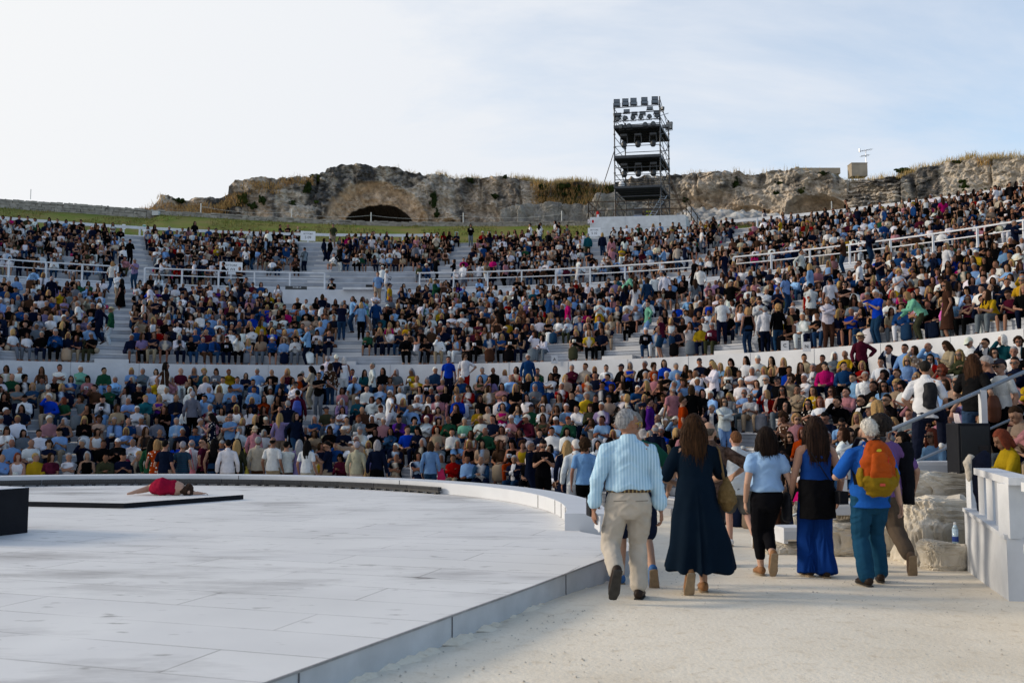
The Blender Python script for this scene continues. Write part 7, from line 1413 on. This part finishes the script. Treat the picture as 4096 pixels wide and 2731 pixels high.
    sd, sd2 = [fuse('side_pocket', [tube([(s * .165, -.01, -.20), (s * .175, -.01, -.10), (s * .168, -.01, -.02)], [(.025, .06), (.035, .07), (.02, .055)], n=12)], .008, 2) for s in (-1, 1)]
    st = MB()
    for s in (-1, 1):
        pp = [Vector((s * .06, .04, .26)), Vector((s * .095, .07, .315)), Vector((s * .12, .16, .325)), Vector((s * .135, .26, .22)), Vector((s * .15, .24, -.02)), Vector((s * .17, .1, -.2))]
        for a, c in zip(pp[:-1], pp[1:]): st.beam(a, c, .055, .014)
    hd = MB(); hp = [Vector((-.04, .01, .275)), Vector((-.03, .0, .31)), Vector((.03, .0, .31)), Vector((.04, .01, .275))]
    for a, c in zip(hp[:-1], hp[1:]): hd.rod(a, c, .009, 6)
    bd = MB(); bd.box((.0, -.087, .178), (.07, .008, .05), M=Matrix.Rotation(-.25, 4, 'X')); b2 = MB(); b2.box((0, -.143, -.19), (.05, .006, .03)); zp = MB(); zp.rod((.075, -.12, .12), (.06, -.13, .02), .004, 5)
    e = bag_thing('rucksack', 'orange rucksack with mustard base on the white-haired person', 'rucksack', b.matrix_world @ Matrix.Translation((0.0, -.225, 1.20)) @ Matrix.Diagonal((1.04, .95, .90, 1)), [('main_pocket', pk, o_m), ('front_pocket', pf, mat('orange_panel', (.37, .063, .006), .65, noise=.3, nscale=12, bump=.4, bscale=20)), ('base_panel', py, y_m), ('side_pocket', sd, y_m), ('side_pocket', sd2, y_m), ('shoulder_strap', st.mesh('shoulder_strap'), M_black), ('grab_handle', hd.mesh('grab_handle'), M_black), ('badge', bd.mesh('badge'), mat('badge_yellow', (.5, .42, .03), .6)), ('badge', b2.mesh('badge'), mat('badge_red', (.5, .08, .05), .6)), ('zip', zp.mesh('zip'), M_red)])
    # 9 curly-haired person in purple beside him
    P = dict(w=1.05, yaw=-.4, feet=[(-.06, .12, .09), (.17, -.26, .20)], toes=[(0, 1, 0), (.15, .42, -.9)], fup=[(0, 0, 1), (0, .9, .42)], hands=[(-.26, .1, .85), (.36, .06, .88)], elbow=[(-.4, -1, 0), (.6, -.8, 0)])
    b, D = walker(4.30, 11.7, P, 'dark curly-haired person in purple top and khaki trousers beside the orange rucksack', (.33, .19, .13), hair_shape('curly', .010), strands((.008, .007, .007), (.03, .022, .018)), lambda D: [('tee', D['top'](.75, -.1, .02), hero_mat((.16, .085, .24)), WR()), ('trousers', D['trousers'](1.88, .022), hero_mat((.105, .08, .06)), WR(.009, 2))], 1.07, (mat('brown_boot', (.12, .08, .055), .7, noise=.4, nscale=14), M_sole_l))
    jk = fuse('fabric', [tube([(0, 0, .32), (.01, -.02, .1), (0, 0, -.2), (.03, .02, -.5)], [(.11, .09), (.11, .10), (.10, .11), (.075, .09)], n=18, cap=False)], .01, 1, None, lambda co: .024 * fbm(co * np.array([9, 9, 5.]), 3, 4)); bag_thing('hanging_jacket', 'black jacket hanging from the arm of the person in purple', 'jacket', Matrix.Translation(b.matrix_world @ Vector((.25, -.03, 1.14))) @ Matrix.Diagonal((.72, .8, .86, 1)), [('fabric', jk, hero_mat((.008, .009, .013)))])
    # two people climbing the sunny steps
    P = dict(w=1.03, yaw=.15, lean=.1, hip=(0, 0, .93), feet=[(-.10, -.25, .10), (.1, .38, .42)], toes=[(0, 1, 0), (0, 1, 0)], hands=[(-.25, .12, .95), (.22, .18, 1.02)], elbow=[(-.5, -1, 0), (.6, -.9, -.2)])
    b, D = walker(6.42, 15.55, P, 'person in white top and navy trousers climbing the steps by the handrail', (.33, .18, .12), hair_shape('short', .010), strands((.008, .007, .006), (.02, .016, .013)), lambda D: [('tee', D['top'](.8, -.12, .02, collar=True), hero_mat((.66, .67, .70)), WR(.008)), ('trousers', D['trousers'](1.93, .016), hero_mat((.010, .013, .028)), WR(.008, 2))], 1.0, (M_shoe_w, M_sole_l), rz=-.75, z=.86)
    bb = fuse('bag_body', [tube([(0, 0, -.16), (.02, 0, 0), (0, 0, .17)], [(.11, .05), (.12, .07), (.09, .05)], n=16)], .011, 2, None, lambda co: .02 * fbm(co * 9, 2, 2)); bag_thing('black_bag', 'black cloth bag at the back of the person climbing in white', 'bag', Matrix.Translation(b.matrix_world @ Vector((.12, -.16, 1.14))) @ Matrix.Rotation(-.5, 4, 'Z'), [('bag_body', bb, M_black)])
    P = dict(w=.98, yaw=.3, hip=(0, 0, .93), feet=[(-.10, -.2, .10), (.1, .33, .36)], toes=[(0, 1, 0), (0, 1, 0)], hands=[(-.22, .2, 1.0), (.26, .12, .95)], elbow=[(-.5, -1, 0), (.6, -.9, -.2)])
    b, D = walker(7.34, 15.9, P, 'person in loose black top with brown hair climbing ahead of the white top', SK2, hair_len(.20, 1.1, .005), strands((.02, .010, .006), (.075, .032, .014)), lambda D: [('tee', D['top'](.7, -.13, .03), hero_mat((.009, .009, .010)), WR(.009)), ('jeans', D['trousers'](1.93, .014), hero_mat((.03, .06, .12)), WR(.007, 2))], 1.0, (M_shoe_w, M_sole_l), rz=-.95, z=.98)
    bb = fuse('bag_body', [tube([(0, 0, -.17), (0, 0, 0), (0, 0, .15)], [(.08, .16), (.09, .18), (.05, .14)], n=16)], .011, 2); bag_thing('brown_bag', 'brown leather bag on the person climbing in black', 'bag', Matrix.Translation(b.matrix_world @ Vector((.3, .03, .86))) @ Matrix.Rotation(-.9, 4, 'Z'), [('bag_body', bb, mat('brown_leather', (.10, .035, .018), .5, noise=.4, nscale=8))])
heroes()
def performer():
    """woman in red lying on the low platform with her back to the path"""
    z0 = SZ + .087; o0 = Vector((-6.42, 18.75, z0)); S = lambda *p: [tuple(q) for q in p]
    hip, wst, chs, nck = (-.12, .0, .17), (.08, .02, .15), (.26, -.0, .14), (.40, .0, .12)
    body = [tube([(-.24, .03, .16), hip, wst, chs, (.36, 0, .13)], [(.12, .13), (.15, .17), (.12, .125), (.13, .145), (.10, .12)], (0, 1, 0), 18), tube([nck, (.48, .02, .11)], [.052, .05]), ball((.56, .03, .105), (.10, .085, .098)), ball((.55, .10, .10), (.05, .03, .045)),
            tube([(-.16, .05, .10), (-.30, .32, .12), (-.42, .40, .12)], [.09, .075, .055]), tube([(-.42, .40, .12), (-.68, .22, .07)], [.055, .04]), tube([(-.20, .02, .17), (-.42, .18, .16), (-.50, .18, .14)], [.09, .07, .056]), tube([(-.50, .18, .14), (-.84, -.02, .055)], [.056, .036]), tube([(-.82, -.01, .06), (-.95, -.06, .035)], [(.036, .034), (.03, .02)]), tube([(-.66, .23, .07), (-.80, .2, .04)], [(.036, .034), (.03, .02)]),
            tube([(.36, -.06, .12), (.60, -.10, .06), (.66, -.06, .045)], [.05, .04, .036]), tube([(.66, -.06, .045), (.88, .0, .035)], [.036, .026]), tube([(.38, .1, .15), (.58, .26, .05), (.72, .2, .04)], [.048, .038, .028])] + hand((.88, .0, .035), (1, .15, 0), (0, 0, -1), 1, True) + hand((.72, .2, .04), (1, -.2, 0), (0, 0, -1), -1, True)
    me = fuse('body', body, .011, 2); me.materials.append(M_skin); set_attr(me, 'mask', np.ones((len(me.vertices), 3))); b = link('person', me, None, o0); b.rotation_euler = (0, 0, .08); b.scale = (.73, .86, .93); b.color = (*SK3, 1); tag(b, 'person in a crimson dress lying on the low platform', 'person')
    dr = fuse('dress', [tube([(-.36, .10, .13), (-.24, .03, .165), hip, wst, (.2, .0, .145)], [(.12, .12), (.145, .155), (.17, .19), (.135, .14), (.14, .155)], (0, 1, 0), 20)], .011, 2, None, lambda co: .010 * fbm(co * np.array([7, 12, 12.]), 2, 3)); dr.materials.append(hero_mat((.30, .008, .036), .8)); link('dress', dr, b)
    hr = fuse('hair', [ball((.545, .01, .115), (.125, .115, .115)), ball((.48, -.06, .08), (.13, .09, .075)), ball((.62, -.05, .06), (.08, .07, .055))], .011, 1, None, lambda co: .012 * noise3(co * 30, 3)); hr.materials.append(strands((.016, .009, .006), (.06, .03, .018))); link('hair', hr, b)
performer()
def hung_jackets():
    j = fuse('fabric', [tube([(0, 0, .30), (-.03, .02, .24), (-.06, -.02, -.1), (-.03, 0, -.45)], [(.07, .08), (.10, .11), (.09, .10), (.05, .06)], n=18)], .011, 1, None, lambda co: .012 * fbm(co * 10, 3, 4)); bag_thing('hung_jacket', 'dark navy jacket hung on the parapet post', 'jacket', Matrix.Translation((5.43, 11.55, .92)), [('fabric', j, hero_mat((.012, .015, .03)))])
    j = fuse('fabric', [tube([(0, 0, .14), (-.03, .0, .05), (-.02, 0, -.2)], [(.07, .08), (.085, .09), (.05, .06)], n=18)], .011, 1, None, lambda co: .014 * fbm(co * 11, 3, 9)); bag_thing('hung_cardigan', 'cream cardigan slung over the parapet post', 'cardigan', Matrix.Translation((5.42, 11.9, 1.08)) @ Matrix.Scale(.72, 4), [('fabric', j, hero_mat((.50, .46, .40)))])
hung_jackets()
